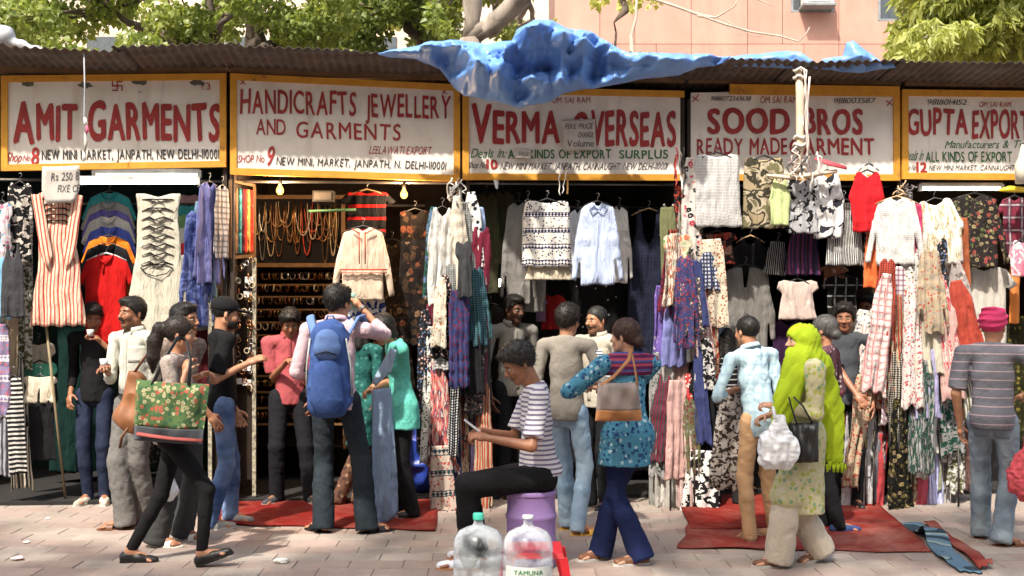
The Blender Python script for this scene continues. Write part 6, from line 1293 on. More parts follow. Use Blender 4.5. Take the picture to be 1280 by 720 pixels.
hbg = flatbag('handbag', 'grey and tan leather handbag on the shoulder of the woman in floral blue', 773, 502, 6.62, 60, 48, .13, plain('grey_suede', (.24, .19, .17), .8), leather_t, yaw=8, taper=.07, band=.28, strap=[[(752, 482, 6.58), (768, 470, 6.62), (786, 450, 6.7), (789, 436, 6.78)], [(797, 482, 6.6), (794, 462, 6.66), (791, 446, 6.74), (788, 436, 6.8)]], strapm=leather_t, r=.012)
# fourth stall customers
p15 = person('vendor in pale blue shirt bending over the goods in the fourth stall', 922, 9.55, 1.63, 18, head=(10, 30, 0), tone='d', hair=('thick', BLK_H), hands=((948, 452, -.3), None), lean=8, top=dict(m=fab((.36, .40, .55), uv=False), sleeve=1.0, collar=True), bottom=dict(m=jeans_k), shoes=dict(kind='shoe', m=leather_b))
p16 = person('short woman in black top with thin white stripes seen from behind', 908, 8.95, 1.45, 175, head=(178, 14, 0), tone='d', female=True, hair=('long', BLK_H), top=dict(m=fab((.012, .012, .013), 'stripeh', (.38, .38, .38), duty=.2, uv=False, sc=1.05), sleeve=1.3), bottom=dict(m=fab((.02, .02, .02), uv=False)), shoes=dict(kind='sandal', m=leather_b))
p17 = person('man in light blue shirt with tan trousers leaning to the left over the clothes', 950, 7.6, 1.57, -156, head=(-150, 6, 0), tone='m', hair=('crop', BLK_H), hands=(None, (916, 488, .1)), poles=(None, (-.6, -.5, -.8)), lean=6, side=-5, curl=(.6, .6),
  feet=[(968, .1, -140, 0, 0), (937, -.05, 190, 0, 0)], top=dict(m=fab((.50, .66, .72), 'plaid', (.36, .50, .60), uv=False, sc=.7), sleeve=1.5, collar=True, r=1.05, hem=-.07, fold=.014), bottom=dict(m=fab((.50, .31, .17), uv=False), r=.95, ankle=.055, fold=.011), shoes=dict(kind='shoe', m=plain('tan_shoe', (.30, .17, .08), .6)))
V, Fc, uv, _ = cloth_mesh([(-.06, 0), (.10, .03), (.09, -.2), (.15, -.5), (.02, -.72), (-.16, -.68), (-.12, -.3)], .016, .014, .03, 8, 4, .04, .6); c_ = P(914, 486, 7.75); V = V+np.array(c_)
tag(meshobj('shawl', V, Fc, fab((.55, .50, .46), 'blobs', (.06, .045, .04), thr=.52, sc=.5), uv=uv, loc=tuple(c_)), 'brown and white print shawl picked up by the man with tan trousers', 'shawl')
p20 = person('young man in charcoal shirt standing behind the lime scarf in the fourth stall', 1056, 8.9, 1.66, -8, head=(-20, 8, 0), tone='d', hair=('thick', BLK_H), hands=((1070, 492, -.25), None), top=dict(m=fab((.06, .065, .075), uv=False), sleeve=.95), bottom=dict(m=jeans_k), shoes=dict(kind='shoe', m=leather_b))
p21 = person('person in maroon kurta at the back between the check top and the white blouse', 1086, 9.5, 1.74, -30, head=(-40, 5, 0), tone='d', hair=('short', BLK_H), top=dict(m=fab((.14, .015, .025), uv=False), sleeve=1.6, hem=-.25, name='kurta'), bottom=dict(m=jeans_k), shoes=dict(kind='shoe', m=leather_b))
p19 = person('older grey haired woman in black behind the woman in lime', 1034, 7.95, 1.57, -120, head=(-130, 5, 0), tone='m', female=True, hair=('bun', GREY_H), feet=[(1030, .1, -100, 0, 0), (1047, -.05, 95, 0, 0)], top=dict(m=fab((.10, .05, .06), 'ditsy', (.5, .4, .4), (.3, .1, .12), uv=False), sleeve=1.5, hem=-.1), bottom=dict(m=fab((.013, .013, .015), uv=False), ankle=.055), shoes=dict(kind='sneaker', m=plain('navy_canvas', (.03, .05, .14), .7)))
# 18 the woman in lime
m_lime = fab((.36, .48, .02), 'melange', (.40, .53, .03), uv=False)
p18 = person('woman in lime green headscarf and cream printed kurta walking left', 1005, 6.93, 1.545, -82, head=(-84, 4, 0), tone='l', female=True, hair=('none', BLK_H), hands=((958, 520, .1), (970, 508, -.14)), poles=((.6, .4, -1), (.9, -.35, -1)), curl=(1.1, 1.1), build=1.12,
  feet=[(1024, .08, -72, .02, -12), (974, -.06, -84, 0, 0)], top=dict(m=fab((.50, .46, .27), 'floral', (.34, .38, .06), (.56, .50, .36), (.18, .34, .20), uv=False, sc=.42, thr=.55), sleeve=1.8, hem=-.30, skirt=1.12, r=1.08, sr=1.25, name='kurta', fold=.010), bottom=dict(m=fab((.56, .49, .40), uv=False), r=1.04, knee=.085, ankle=.088, flare=1.1, fold=.014, fr=(18, 18, 4)), shoes=dict(kind='flat', m=plain('brown_sandal', (.14, .06, .03), .6)))
T, Hd, hf, hr, hu, s = p18['T'], p18['Hd'], p18['hf'], p18['hr'], p18['hu'], p18['s']
L8 = lambda px, py, Y: PB(px, py, Y)
X = Field(L8(925, 600, 6.5)-.05, L8(1075, 385, 7.3)+.1, .0095)
X.ell(Hd(-.018, 0, .028), np.array([.112, .092, .098])*p18['hs'], p18['M'], k=.02); X.cone(Hd(-.05, 0, .0), Hd(-.055, 0, -.11), .082, .088, .04, squash=(hr, 1.1)); X.cone(Hd(.0, 0, -.135), Hd(-.05, 0, -.12), .068, .08, .03)
X.ell(Hd(.112, 0, -.022), np.array([.072, .07, .078])*p18['hs'], p18['M'], carve=True); 
# front fall crossing the chest, and the long end down the back
for a, b_, ra, rb, sq in ((Hd(-.02, 0, -.12), L8(998, 452, 6.87), .08, .085, 1.2), (L8(998, 452, 6.86), L8(984, 500, 6.76), .085, .08, 1.9), (L8(984, 500, 6.76), L8(972, 546, 6.74), .08, .05, 2.4),
    (L8(1000, 447, 6.93), L8(1022, 456, 6.95), .09, .085, 1.0), (L8(1022, 456, 7.0), L8(1038, 510, 7.02), .09, .085, 2.0), (L8(1038, 510, 7.02), L8(1043, 570, 7.02), .085, .065, 2.6)):
    X.cone(a, b_, ra, rb, .035, squash=((0, 1, 0), sq))
v, f = X.mesh(); v = relax(v, f, 2); n = vnormals(v, f); q = (v-p18['G'])@np.array(Matrix.Rotation(R(28), 3, 'Y')); w1 = vnoise(q*np.array([26, 12, 5])); w2 = vnoise(q*np.array([52, 20, 9])+4)
v = v+n*((np.minimum(np.abs(w1)*2.2, 1)-.6)*.011+(np.minimum(np.abs(w2)*2.2, 1)-.6)*.005)[:, None]; meshobj('headscarf', v, f, m_lime, p18['root'])
mb = MB(); rg = random.Random(4)
for k in range(12): px = 1028+k*2.6; mb.tube([P(px, 578+rg.uniform(-3, 3), 6.97), P(px+rg.uniform(-2, 2), 588+rg.uniform(-2, 3), 6.97)], [.006, .009], 5)
o = mb.build('fringe', m_lime, p18['root'], True); o['kind'] = 'stuff'
poly_bag('plastic_bag', 'bulging white polythene carrier bag held by the woman in lime', 972, 556, 6.66, 54, 66, m_poly, seed=1)
mb = MB(); mb.tube([P(972, 530, 6.66), P(968, 518, 6.68), P(966, 508, 6.7)], [.02, .012, .008], 6); mb.build('handle', m_poly, bpy.data.objects['plastic_bag.001'], True)
flatbag('handbag', 'small black handbag hanging beside the white carrier bag', 1006, 553, 6.70, 30, 50, .09, leather_b, leather_b, band=0, taper=-.12, yaw=-8, roll=-4, strap=[[(996, 530, 6.68), (989, 508, 6.68), (986, 496, 6.7)], [(1016, 530, 6.68), (1004, 508, 6.68), (992, 496, 6.7)]], r=.009)
mb = MB(); w_ = p18['wr'][1]; h_ = p18['hd'][1]; mb.tube([w_-h_*.03, w_-h_*.018], .033, 14, caps=False); mb.build('bangle', leather_b, p18['root'], True)
# 22 man with pink turban
p22 = person('man in pink turban grey striped tee and light jeans at the right edge', 1241, 7.5, 1.62, 150, head=(140, 0, 0), tone='m', hair=('none', BLK_H), hands=((1284, 492, -.0), None), poles=((.8, -.2, -.8), None), feet=[(1252, -.05, 95, 0, 0), (1226, .2, 160, 0, 0)], build=1.08,
  top=dict(m=fab((.15, .15, .175), 'stripeh', (.40, .30, .33), duty=.13, uv=False, sc=1.45), sleeve=.9, r=1.08), bottom=dict(m=fab((.16, .21, .27), 'denim', (.34, .41, .46), uv=False), r=1.06, ankle=.07, fold=.012), shoes=dict(kind='sandal', m=leather_br))
Hd, M, hs = p22['Hd'], p22['M'], p22['hs']; hc = Hd(0, 0, 0); X = Field(hc-.24, hc+.28, .006)
X.ell(Hd(-.02, 0, .055), np.array([.112, .096, .10])*hs, M, k=.01, cut=[(Hd(.085, 0, .02), unit(p22['hf']*.7-p22['hu']*.7))])
for k in range(7):
    z = .0+.021*k; X.ell(Hd(-.02, .0+(.008 if k % 2 else -.008), z+.012*(k % 2)), np.array([.125-.009*abs(k-2.2), .105-.008*abs(k-2.2), .021])*hs, (rot(p22['hf'], p22['hr'], R(14 if k % 2 else -10)), p22['hr'], rot(p22['hu'], p22['hr'], R(14 if k % 2 else -10))), k=.008, cut=[(Hd(.085, 0, .03), unit(p22['hf']*.8-p22['hu']*.6))])
p22['surf'](X, 'turban', fab((.55, .05, .14), uv=False), .004, (18, 18, 30))
poly_bag('cloth_bag', 'round salmon pink cloth bag at the right edge of the picture', 1281, 588, 7.3, 44, 76, fab((.60, .10, .12), uv=False), cat='bag', seed=6)
# 10 the man sitting on the drum
p10 = person('seated man in white and purple striped tee bent over his phone', 674, 6.86, 1.80, -84, head=(-74, 32, 0), tone='d', hair=('curly', (.03, .025, .02)), pelvis=(673, 594, .02), lean=2, hands=((608, 540, -.06), (612, 548, -.20)), poles=((.2, .5, -1), (.5, -.6, -1)), curl=(1.1, 1.1), hoff=(-.04, 0, .02),
  feet=[(598, .22, -90, 0, 0), (586, -.06, -88, 0, 0)], top=dict(m=fab((.66, .64, .66), 'stripeh', (.19, .16, .24), duty=.42, uv=False, sc=.72), sleeve=.85, r=1.06, hem=.0, fold=.010), bottom=dict(m=fab((.014, .014, .015), uv=False), r=1.02, ankle=.055, knee=.07, fold=.008), shoes=dict(kind='sneaker', m=plain('white_leather', (.62, .64, .70), .6), sole=plain('tan_sole', (.4, .2, .1), .7)))
c_ = p10['wr'][1]+p10['hd'][1]*.1+np.array([0, .03, .045]); mb = MB(); mb.box((0, 0, 0), (.012, .07, .145)); ph = mb.build('mobile_phone', plain('phone_shell', (.55, .56, .6), .3, bump=0)); tag(ph, 'slim pale smartphone in the hands of the seated man', 'phone')
ph.location = tuple(c_); ph.rotation_euler = (0, R(-52), R(8)); mb = MB(); mb.box((.0075, 0, 0), (.003, .062, .125)); mb.build('screen', plain('phone_screen', (.02, .02, .025), .1, bump=0), ph)
sc_ = ph.children[0]; sc_.location = (0, 0, 0)
# the drum he sits on
m_drum = plain('lilac_plastic', (.30, .19, .43), .45, var=.12, sc=5, bs=25); c_ = P(664, HZ, 6.88); c_.z = 0; dm = empty('plastic_drum', c_, 'lilac plastic drum used as a seat', 'drum')
r_ = 31.5*6.88/F; z1 = P(0, 614, 6.88).z; 
mb = MB(); prof = [(r_*.9, .002), (r_*.96, .012), (r_*.965, z1*.2), (r_*1.0, z1*.27), (r_*1.02, z1*.31), (r_*1.0, z1*.35), (r_*.97, z1*.38), (r_*.97, z1*.62), (r_*1.0, z1*.655), (r_*1.02, z1*.68), (r_*1.0, z1*.705), (r_*.965, z1*.73), (r_*.95, z1*.92), (r_*.97, z1*.945), (r_*.97, z1*.985), (r_*.93, z1)]
mb.lathe(c_, prof, 40); mb.build('drum_body', m_drum, dm, True); mb = MB(); mb.lathe(c_+Vector((0, 0, z1+.001)), [(r_*.99, -.02), (r_*1.0, -.012), (r_*1.0, .006), (r_*.96, .012), (r_*.9, .008)], 40); mb.build('lid', m_drum, dm, True)
# red stool beside the jars
m_red = plain('red_plastic', (.42, .015, .02), .35, var=.15); c_ = P(668, HZ, 6.33); c_.z = 0; st = empty('stool', c_, 'small red plastic stool behind the clear water jars', 'stool'); zt = P(0, 684, 6.33).z
mb = MB(); w_ = .165
mb.hexa([c_+Vector(q) for q in ((-w_, -w_, zt-.03), (w_, -w_, zt-.03), (w_, w_, zt-.03), (-w_, w_, zt-.03), (-w_*.93, -w_*.93, zt), (w_*.93, -w_*.93, zt), (w_*.93, w_*.93, zt), (-w_*.93, w_*.93, zt))]); mb.build('seat', m_red, st)
for a in (-1, 1):
    for b_ in (-1, 1):
        mb = MB(); mb.hexa([c_+Vector((a*(w_+.025)+dx, b_*(w_+.025)+dy, 0)) for dx, dy in ((-.025, -.012), (.025, -.012), (.02, .012), (-.02, .012))]+[c_+Vector((a*(w_-.02)+dx, b_*(w_-.02)+dy, zt-.028)) for dx, dy in ((-.035, -.018), (.035, -.018), (.03, .018), (-.03, .018))]); mb.build('leg', m_red, st)
for a in (-1, 1): MB().box(c_+Vector((a*w_*1.02, 0, zt*.5)), (.012, w_*1.9, .05)).build('apron', m_red, st)
# water jars
m_jar, b = newmat('clear_jar_plastic'); c = b.coord(); b.put(b.b.inputs['Base Color'], (.86, .88, .90)); b.put(b.b.inputs['Roughness'], .1); b.put(b.b.inputs['Specular IOR Level'], .8); b.bump(b.noise(c, 14, 5), .6, .012)
tb = b.n('ShaderNodeBsdfTransparent'); tb.inputs[0].default_value = (.93, .95, .96, 1); fr_ = b.n('ShaderNodeLayerWeight'); fr_.inputs[0].default_value = .35; mx = b.n('ShaderNodeMixShader')
b.l(b.math('ADD', b.math('MULTIPLY', fr_.outputs['Facing'], .42), b.math('MULTIPLY', b.ramp(b.noise(c, 9, 4), [(.45, (0, 0, 0)), (.62, (1, 1, 1))]), .16)), mx.inputs[0]); b.l(tb.outputs[0], mx.inputs[1]); b.l(b.b.outputs[0], mx.inputs[2]); b.l(mx.outputs[0], b.out.inputs[0])
m_cap = plain('sea_green_cap', (.06, .46, .33), .4); m_capw = plain('clear_neck', (.55, .56, .56), .3)
def jar(px, Y, top, label, m_c, h_total=.0):
    c0 = P(px, HZ, Y); c0.z = .003; R_ = 31.5*Y/F; zt = P(0, top, Y).z; root = empty('water_jar', c0, label, 'water jar')
    k = zt/.47; prof = [(R_*.7, 0), (R_*.93, .006), (R_*.98, .02), (R_*.98, .075), (R_*.94, .085), (R_*.98, .095), (R_, .11), (R_, .165), (R_*.95, .175), (R_, .185), (R_, .25), (R_*.95, .26), (R_, .27), (R_*.99, .31), (R_*.93, .345), (R_*.78, .375), (R_*.5, .395), (R_*.27, .405), (R_*.19, .418), (R_*.185, .44), (R_*.185, .468)]
    prof = [(r, z*k) for r, z in prof]; inner = [(max(r-.003, .002), z+.004 if z < .01 else z) for r, z in reversed(prof)]
    mb = MB(); mb.lathe(c0, prof+inner, 36); mb.build('jar_body', m_jar, root, True)
    if m_c: mb = MB(); mb.lathe(c0+Vector((0, 0, zt-.03)), [(R_*.215, 0), (R_*.22, .004), (R_*.22, .028), (R_*.2, .034)], 20); mb.build('cap', m_c, root, True)
    return root, c0, R_, zt
jar(598, 6.12, 643, 'clear water jar with sea green cap at left', m_cap)
jr, c0, R_, zt = jar(660, 6.06, 644, 'clear open water jar with a printed label at right', None)
mb = MB(); mb.lathe(c0+Vector((0, 0, zt-.02)), [(R_*.225, 0), (R_*.23, .004), (R_*.23, .012), (R_*.21, .018)], 20); mb.build('rim', m_capw, jr, True)
pz1, pz0 = zt-.255, zt-.40; v = []; f = []
for i in range(25):
    a = math.radians(-150+i*5); v += [tuple(c0+Vector((math.cos(a)*R_*1.012, math.sin(a)*R_*1.012, pz0))), tuple(c0+Vector((math.cos(a)*R_*1.012, math.sin(a)*R_*1.012, pz1)))]
for i in range(24): f.append((2*i, 2*i+2, 2*i+3, 2*i+1))
meshobj('label_sheet', v, f, plain('white_label', (.66, .68, .64), .5), jr)
def cyl(u, z): a = math.radians(-90+u); return tuple(c0+Vector((math.cos(a)*R_*1.02, math.sin(a)*R_*1.02, z)))
V, Fc = text_line(cyl, 'YAMUNA', -34, 34, pz1-.04, pz1-.015, None, bold=.02, gap=.08); meshobj('lettering', V, Fc, paint((.03, .22, .07), 'label_green'), jr, smooth=False)['kind'] = 'stuff'

wsh = fab((.46, .46, .41), uv=False); bsh = fab((.40, .365, .30), uv=False)
placket(p2, wsh, .06, .29); patch(p2, 'shirt', p2['T'](.215, .3, -.045), p2['tr'], p2['tu'], .10, .12, -p2['tf'], wsh, 'pocket')
placket(p13, bsh, .0, .29); patch(p13, 'shirt', p13['T'](.215, .3, -.045), p13['tr'], p13['tu'], .10, .12, -p13['tf'], bsh, 'pocket')
placket(p11, fab((.22, .21, .18), uv=False), .0, .28); placket(p6, fab((.30, .06, .07), uv=False), .2, .29); placket(p15, fab((.30, .33, .46), uv=False), .0, .28)
for pp, cm in ((p12, (.26, .37, .50)), (p22, (.20, .26, .32)), (p5, (.06, .11, .25)), (p17, (.42, .26, .14)), (p7, (.02, .025, .03))): back_pockets(pp, fab(cm, uv=False))
# ================================================================== fittings, tarpaulin, jewellery
m_tube = plain('lit_tube', (1, 1, 1), .5, bump=0, emit=((1, .96, .9), 7)); m_fix = plain('lamp_fitting_white', (.6, .59, .55), .5)
for px0, px1, py, t, lab in ((100, 248, 228, -.02, 'lit fluorescent tube under the Amit sign'), (118, 250, 219, .25, 'second dim fluorescent tube batten behind the lit one'), (1150, 1252, 236, .02, 'lit fluorescent tube under the Gupta sign')):
    Y0, Y1 = rowY(px0, t), rowY(px1, t); a, b_ = P(px0, py, Y0), P(px1, py, Y1); L = empty('tube_light', (a+b_)/2, lab, 'tube light'); d_ = (b_-a).normalized(); u = Vector((0, 0, 1))
    mb = MB(); mb.tube([a+u*.035, b_+u*.035], .022, 4); mb.build('batten', m_fix, L)
    mb = MB(); mb.tube([a+d_*.02, b_-d_*.02], .014, 10); mb.build('tube', m_tube if t < .2 else plain('dim_tube', (.8, .8, .78), .4, bump=0, emit=((1, .97, .92), 1.2)), L, True)
    for e in (a, b_): MB().box(e+u*.01, (.03, .04, .06)).build('holder', m_fix, L)
m_bulb = plain('lit_bulb', (.01, .005, .002), .8, bump=0, spec=.05, emit=((1, .47, .09), 2.6)); m_sock = plain('bulb_holder', (.03, .025, .02), .5)
def bulb(px, py, Y, lab, power):
    c = P(px, py, Y); L = empty('light_bulb', c, lab, 'light bulb'); mb = MB(); mb.lathe(c, [(.004, -.036), (.018, -.031), (.029, -.014), (.031, .0), (.027, .016), (.016, .036), (.012, .044)], 20); mb.build('glass', m_bulb, L, True)
    mb = MB(); mb.lathe(c+Vector((0, 0, .042)), [(.014, 0), (.016, .006), (.016, .04), (.006, .05)], 12); mb.build('holder', m_sock, L, True)
    mb = MB(); mb.tube([c+Vector((0, 0, .09)), c+Vector((.01, .02, .16)), c+Vector((0, .06, .26))], .004, 5); mb.build('cord', m_sock, L, True)
    l = bpy.data.lights.new('bulb_light', 'POINT'); l.energy = power; l.color = (1, .66, .36); l.shadow_soft_size = .035; lo_ = link(bpy.data.objects.new('bulb_light', l)); lo_.parent = L; lo_.location = (0, -.06, -.02)
bulb(350, 238, rowY(350, .10), 'lit bare bulb at left under the handicrafts sign', 17); bulb(505, 243, rowY(505, .10), 'lit bare bulb at right under the handicrafts sign', 15)
c = P(624, 354, 9.75); L = empty('lamp', c, 'small glaring white lamp low at the left of stall ten', 'lamp'); mb = MB(); mb.tube([c+Vector((-.04, 0, -.03)), c+Vector((0, 0, 0)), c+Vector((.03, 0, .035))], [.014, .032, .02], 10); mb.build('glass', plain('white_glare', (1, 1, 1), .4, bump=0, emit=((1, .97, .93), 9)), L, True)
mb = MB(); mb.tube([c+Vector((.03, 0, .04)), c+Vector((.05, .02, .3)), c+Vector((.06, .05, .9))], .006, 5); mb.build('cord', m_sock, L)
# ---- blue tarpaulin
m_tarp, b = newmat('blue_tarpaulin'); c = b.coord(); n = b.noise(c, 5, 4); wv = b.noise(b.map(c, (90, 90, 90)), 1, 2)
b.put(b.b.inputs['Base Color'], b.ramp(n, [(.3, (.11, .24, .60)), (.7, (.16, .33, .70))])); b.put(b.b.inputs['Roughness'], .4); b.put(b.b.inputs['Specular IOR Level'], .55); b.bump(b.noise(c, 11, 4, .6), .3, .012)
m_tarp.node_tree.nodes
def worley(p, seed):
    i = np.floor(p).astype(np.int64); best = np.full(len(p), 9.); sec = np.full(len(p), 9.)
    for a in (-1, 0, 1):
        for b_ in (-1, 0, 1):
            c = i+np.array([a, b_]); q = c+np.c_[_h(c[:, 0], c[:, 1], np.full(len(p), seed, dtype=np.int64)), _h(c[:, 0], c[:, 1], np.full(len(p), seed+7, dtype=np.int64))]
            d = np.hypot(*(p-q).T); sec = np.minimum(sec, np.maximum(best, d)); best = np.minimum(best, d)
    return best, sec
def tarp(pts, Y, depth, label, cell=.0125, name='tarpaulin', seed=1, amp=1.0, slope=0, thick=.22, ridges=()):
    poly = [tuple((P(px, py, Y).x, P(px, py, Y).z)) for px, py in pts]; c = (np.mean([p[0] for p in poly]), np.mean([p[1] for p in poly])); poly = [(a-c[0], b_-c[1]) for a, b_ in poly]
    V, Fc, uv, _ = cloth_mesh(poly, cell, thick*.35, 0, 1, seed, 0, 0)
    n = len(V)//2; x, z = V[:n, 0], V[:n, 2]; d, _, _ = poly_sdf(x, z, poly); inn = np.clip(-d/.10, 0, 1)
    wx = x+.10*vnoise(np.c_[x*3, z*3, x*0+seed]); wz = z+.10*vnoise(np.c_[x*3, z*3, x*0+seed+5])
    def facet(a, b_, sd, g):
        p = np.c_[a, b_]; i = np.floor(p).astype(np.int64); best = np.full(len(p), -9.)
        for u in (-1, 0, 1):
            for v_ in (-1, 0, 1):
                c_ = i+np.array([u, v_]); hs_ = [_h(c_[:, 0], c_[:, 1], np.full(len(p), sd+q, dtype=np.int64)) for q in range(5)]
                dx, dy = p[:, 0]-c_[:, 0]-hs_[0], p[:, 1]-c_[:, 1]-hs_[1]; best = np.maximum(best, hs_[2]*.35-np.hypot(dx, dy)*.34+g*1.9*((hs_[3]-.5)*dx+(hs_[4]-.5)*dy))
        return best
    ca, sa = math.cos(.6+seed), math.sin(.6+seed)
    relief = .24*facet((wx*ca+wz*sa)*3.2, (wz*ca-wx*sa)*3.2, seed, .9)-.10*facet(wx*4.5+9, wz*6.5, seed+20, 1.2)+.05*facet(wx*9-wz*4, wz*11, seed+40, 1.3)-.02*facet(wx*17, wz*19+wx*5, seed+60, 1.2)
    tri = lambda q: 2*np.abs(2*(q-np.floor(q+.5)))-1
    a1 = .14*vnoise(np.c_[x*2.1, z*2.1, x*0+seed]); a2 = .12*vnoise(np.c_[x*2.6, z*2.6, x*0+seed+4]); rel = 0
    for wl, am, th_ in ((.62, .125, .5), (.47, .10, -.75), (.30, .062, 1.35), (.21, .045, .15), (.15, .030, -1.2), (.10, .018, .8), (.07, .011, -.35)):
        qx, qz = x+a1, z+a2; mod = .35+.65*np.clip(1.2*vnoise(np.c_[x*3.1/wl*.2, z*3.1/wl*.2, x*0+th_*9])+.55, 0, 1); rel = rel-am*(1.4 if wl > .4 else 1.9 if wl > .12 else 1.3)*mod*tri((qx*math.cos(th_)+qz*math.sin(th_))/wl+.25*vnoise(np.c_[x*1.2/wl, z*1.2/wl, x*0+th_*5])+seed*.37+th_)
    relief = rel+.35*relief
    big = .12*vnoise(np.c_[x*2.3, z*3, x*0+seed*2.])
    yy = -(relief+big)*amp*(.25+.75*inn)
    V[:n, 1] += yy-thick*.3*np.clip(-d/.25, 0, 1); V[n:, 1] = V[:n, 1]+.012+thick*.4*inn
    V[:, 1] += slope*(V[:, 2]); V += np.array([c[0], Y+depth, c[1]])
    return tag(meshobj(name, V, Fc, m_tarp, uv=uv, loc=(c[0], Y+depth, c[1])), label, 'tarpaulin')
tarp([(470, 69), (500, 63), (535, 56), (580, 53), (606, 57), (640, 55), (646, 42), (668, 31), (690, 31), (705, 38), (738, 42), (760, 55), (784, 68), (830, 69), (880, 68), (915, 71), (905, 78), (872, 84), (850, 95), (800, 99), (764, 105), (738, 108), (705, 118), (690, 125), (655, 131), (630, 124), (590, 118), (565, 100), (548, 84), (520, 76), (490, 74)], 8.62, -.02, 'crumpled blue tarpaulin heaped over the roof edge above the Verma sign', slope=-.35, thick=.26, ridges=[(.22, 1.3, [(492, 66), (560, 58), (575, 78), (600, 100), (650, 116), (700, 108)]), (.24, 1.2, [(606, 60), (632, 72), (640, 92)]), (.30, 1.3, [(650, 46), (690, 36), (722, 50), (735, 70)]),
 (.28, 1.4, [(688, 66), (668, 84), (652, 104)]), (.22, 1.3, [(700, 60), (728, 82), (742, 100)]), (.22, 1.2, [(738, 46), (765, 62), (788, 74)]), (.16, 1.3, [(755, 84), (820, 76), (905, 73)]), (.20, 1.5, [(585, 64), (596, 84)]), (.26, 1.4, [(622, 62), (650, 54), (676, 60), (704, 90)]), (.18, 1.4, [(520, 68), (552, 72)]), (.14, 1.5, [(770, 100), (830, 86), (880, 78)]), (.15, 1.5, [(700, 112), (760, 98)])])
tarp([(868, 77), (905, 70), (955, 66), (985, 61), (1003, 64), (1022, 78), (1000, 84), (930, 82)], 8.95, .04, 'flatter fold of blue tarpaulin on the roof left of the peak', seed=5, amp=.5, thick=.1)
tarp([(1018, 82), (1034, 70), (1058, 67), (1062, 50), (1070, 48), (1083, 58), (1095, 66), (1108, 78), (1118, 72), (1124, 82), (1080, 88)], 8.95, .08, 'peaked blue tarpaulin piece on the roof at the right', seed=9, amp=.5, thick=.1)
# bits on the roof at the left corner
m_gal = plain('grey_sheeting', (.42, .43, .45), .5, .2)
X = Field((-4.4, 8.5, 3.4), (-2.9, 9.4, 4.1), .012); a = PB(3, 46, 9.0); X.ell(a, (.10, .1, .10), k=.03); X.cone(PB(14, 54, 9.0), PB(45, 62, 9.0), .05, .03, .03, squash=((0, 1, 0), 1)); X.cone(PB(45, 62, 9.0), PB(72, 66, 9.0), .03, .015, .03)
v, f = X.mesh(); v = v+vnormals(v, f)*(.012*vnoise(v*14))[:, None]; tag(meshobj('sheeting_roll', v, f, m_gal, loc=tuple(a)), 'grey plastic sheeting balled up on the roof at the far left', 'sheeting')
# ---- wooden post with tied rope at the fourth stall
def tangle(name, px, py, Y, w_, h_, label, cols, n=9, seed=0, cat='rope', r=.008, parent=None):
    rg = random.Random(seed); W, H = w_*Y/F, h_*Y/F; c = P(px, py, Y); root = parent or empty(name, c, label, cat)
    for k in range(n):
        pts = []; x = rg.uniform(-.5, .5)*W; z0 = rg.uniform(.1, .5)*H; y = rg.uniform(-.04, .04); L = rg.uniform(.4, 1)*H
        for i in range(7): pts.append(c+Vector((x, y-.02*math.sin(i+k), z0-L*i/6))); x += rg.uniform(-.25, .25)*W; y += rg.uniform(-.015, .015); x = max(-W*.6, min(W*.6, x))
        mb = MB(); mb.tube(pts, r*rg.uniform(.5, 1.1), 5); mb.build('cord', plain('cord%d' % (k % len(cols)), cols[k % len(cols)], .8), root, True)
    return root
post = empty('post', P(999, 215, rowY(1000, -.5)), 'pale wooden post wound with rope in front of the Sood sign', 'post'); Yp = rowY(1000, -.5)
mb = MB(); mb.tube([P(998, 222, Yp), P(1000, 170, Yp), P(1000, 120, Yp), P(998, 86, Yp)], [.028, .032, .034, .026], 10); mb.build('pole', plain('pale_wood', (.60, .48, .36), .7, sc=14), post, True)
for k, (py, r_) in enumerate(((88, .045), (97, .042), (172, .040), (182, .045), (205, .05), (212, .055))):
    mb = MB(); mb.tube([P(999, py, Yp)+Vector((math.cos(a)*r_, math.sin(a)*r_, .012*math.sin(3*a+k))) for a in [j*math.pi/6 for j in range(13)]], .011, 5); mb.build('lashing', plain('rag_rope', (.66, .60, .52), .9), post, True)
tangle('rope', 1007, 150, Yp-.03, 8, 130, 'white knotted cord hanging down the right side of the pale post', [(.7, .68, .63), (.6, .5, .45)], 4, 5)
tangle('rope', 1004, 205, Yp-.05, 34, 44, 'tangle of pale rag rope at the foot of the pale post', [(.66, .62, .55), (.6, .45, .42), (.05, .05, .05)], 8, 8, r=.009)
stick = MB(); stick.tube([P(958, 219, Yp), P(985, 222, Yp-.03), P(1012, 219, Yp-.03), P(1046, 214, Yp)], [.012, .018, .02, .016], 8); tag(stick.build('stick', plain('pale_wood', (.60, .48, .36), .7, sc=14), None, True, loc=tuple(P(1000, 220, Yp))), 'pale horizontal stick tied across the rope tangle', 'stick')
mb = MB(); mb.tube([P(1018, 198, Yp-.02), P(1036, 204, Yp-.03), P(1058, 210, Yp)], [.012, .03, .02], 8, flat=.4); tag(mb.build('strap', plain('red_strap', (.5, .06, .08), .7), None, True, loc=tuple(P(1036, 204, Yp))), 'folded red and black cloth strap beside the rope tangle', 'cloth')
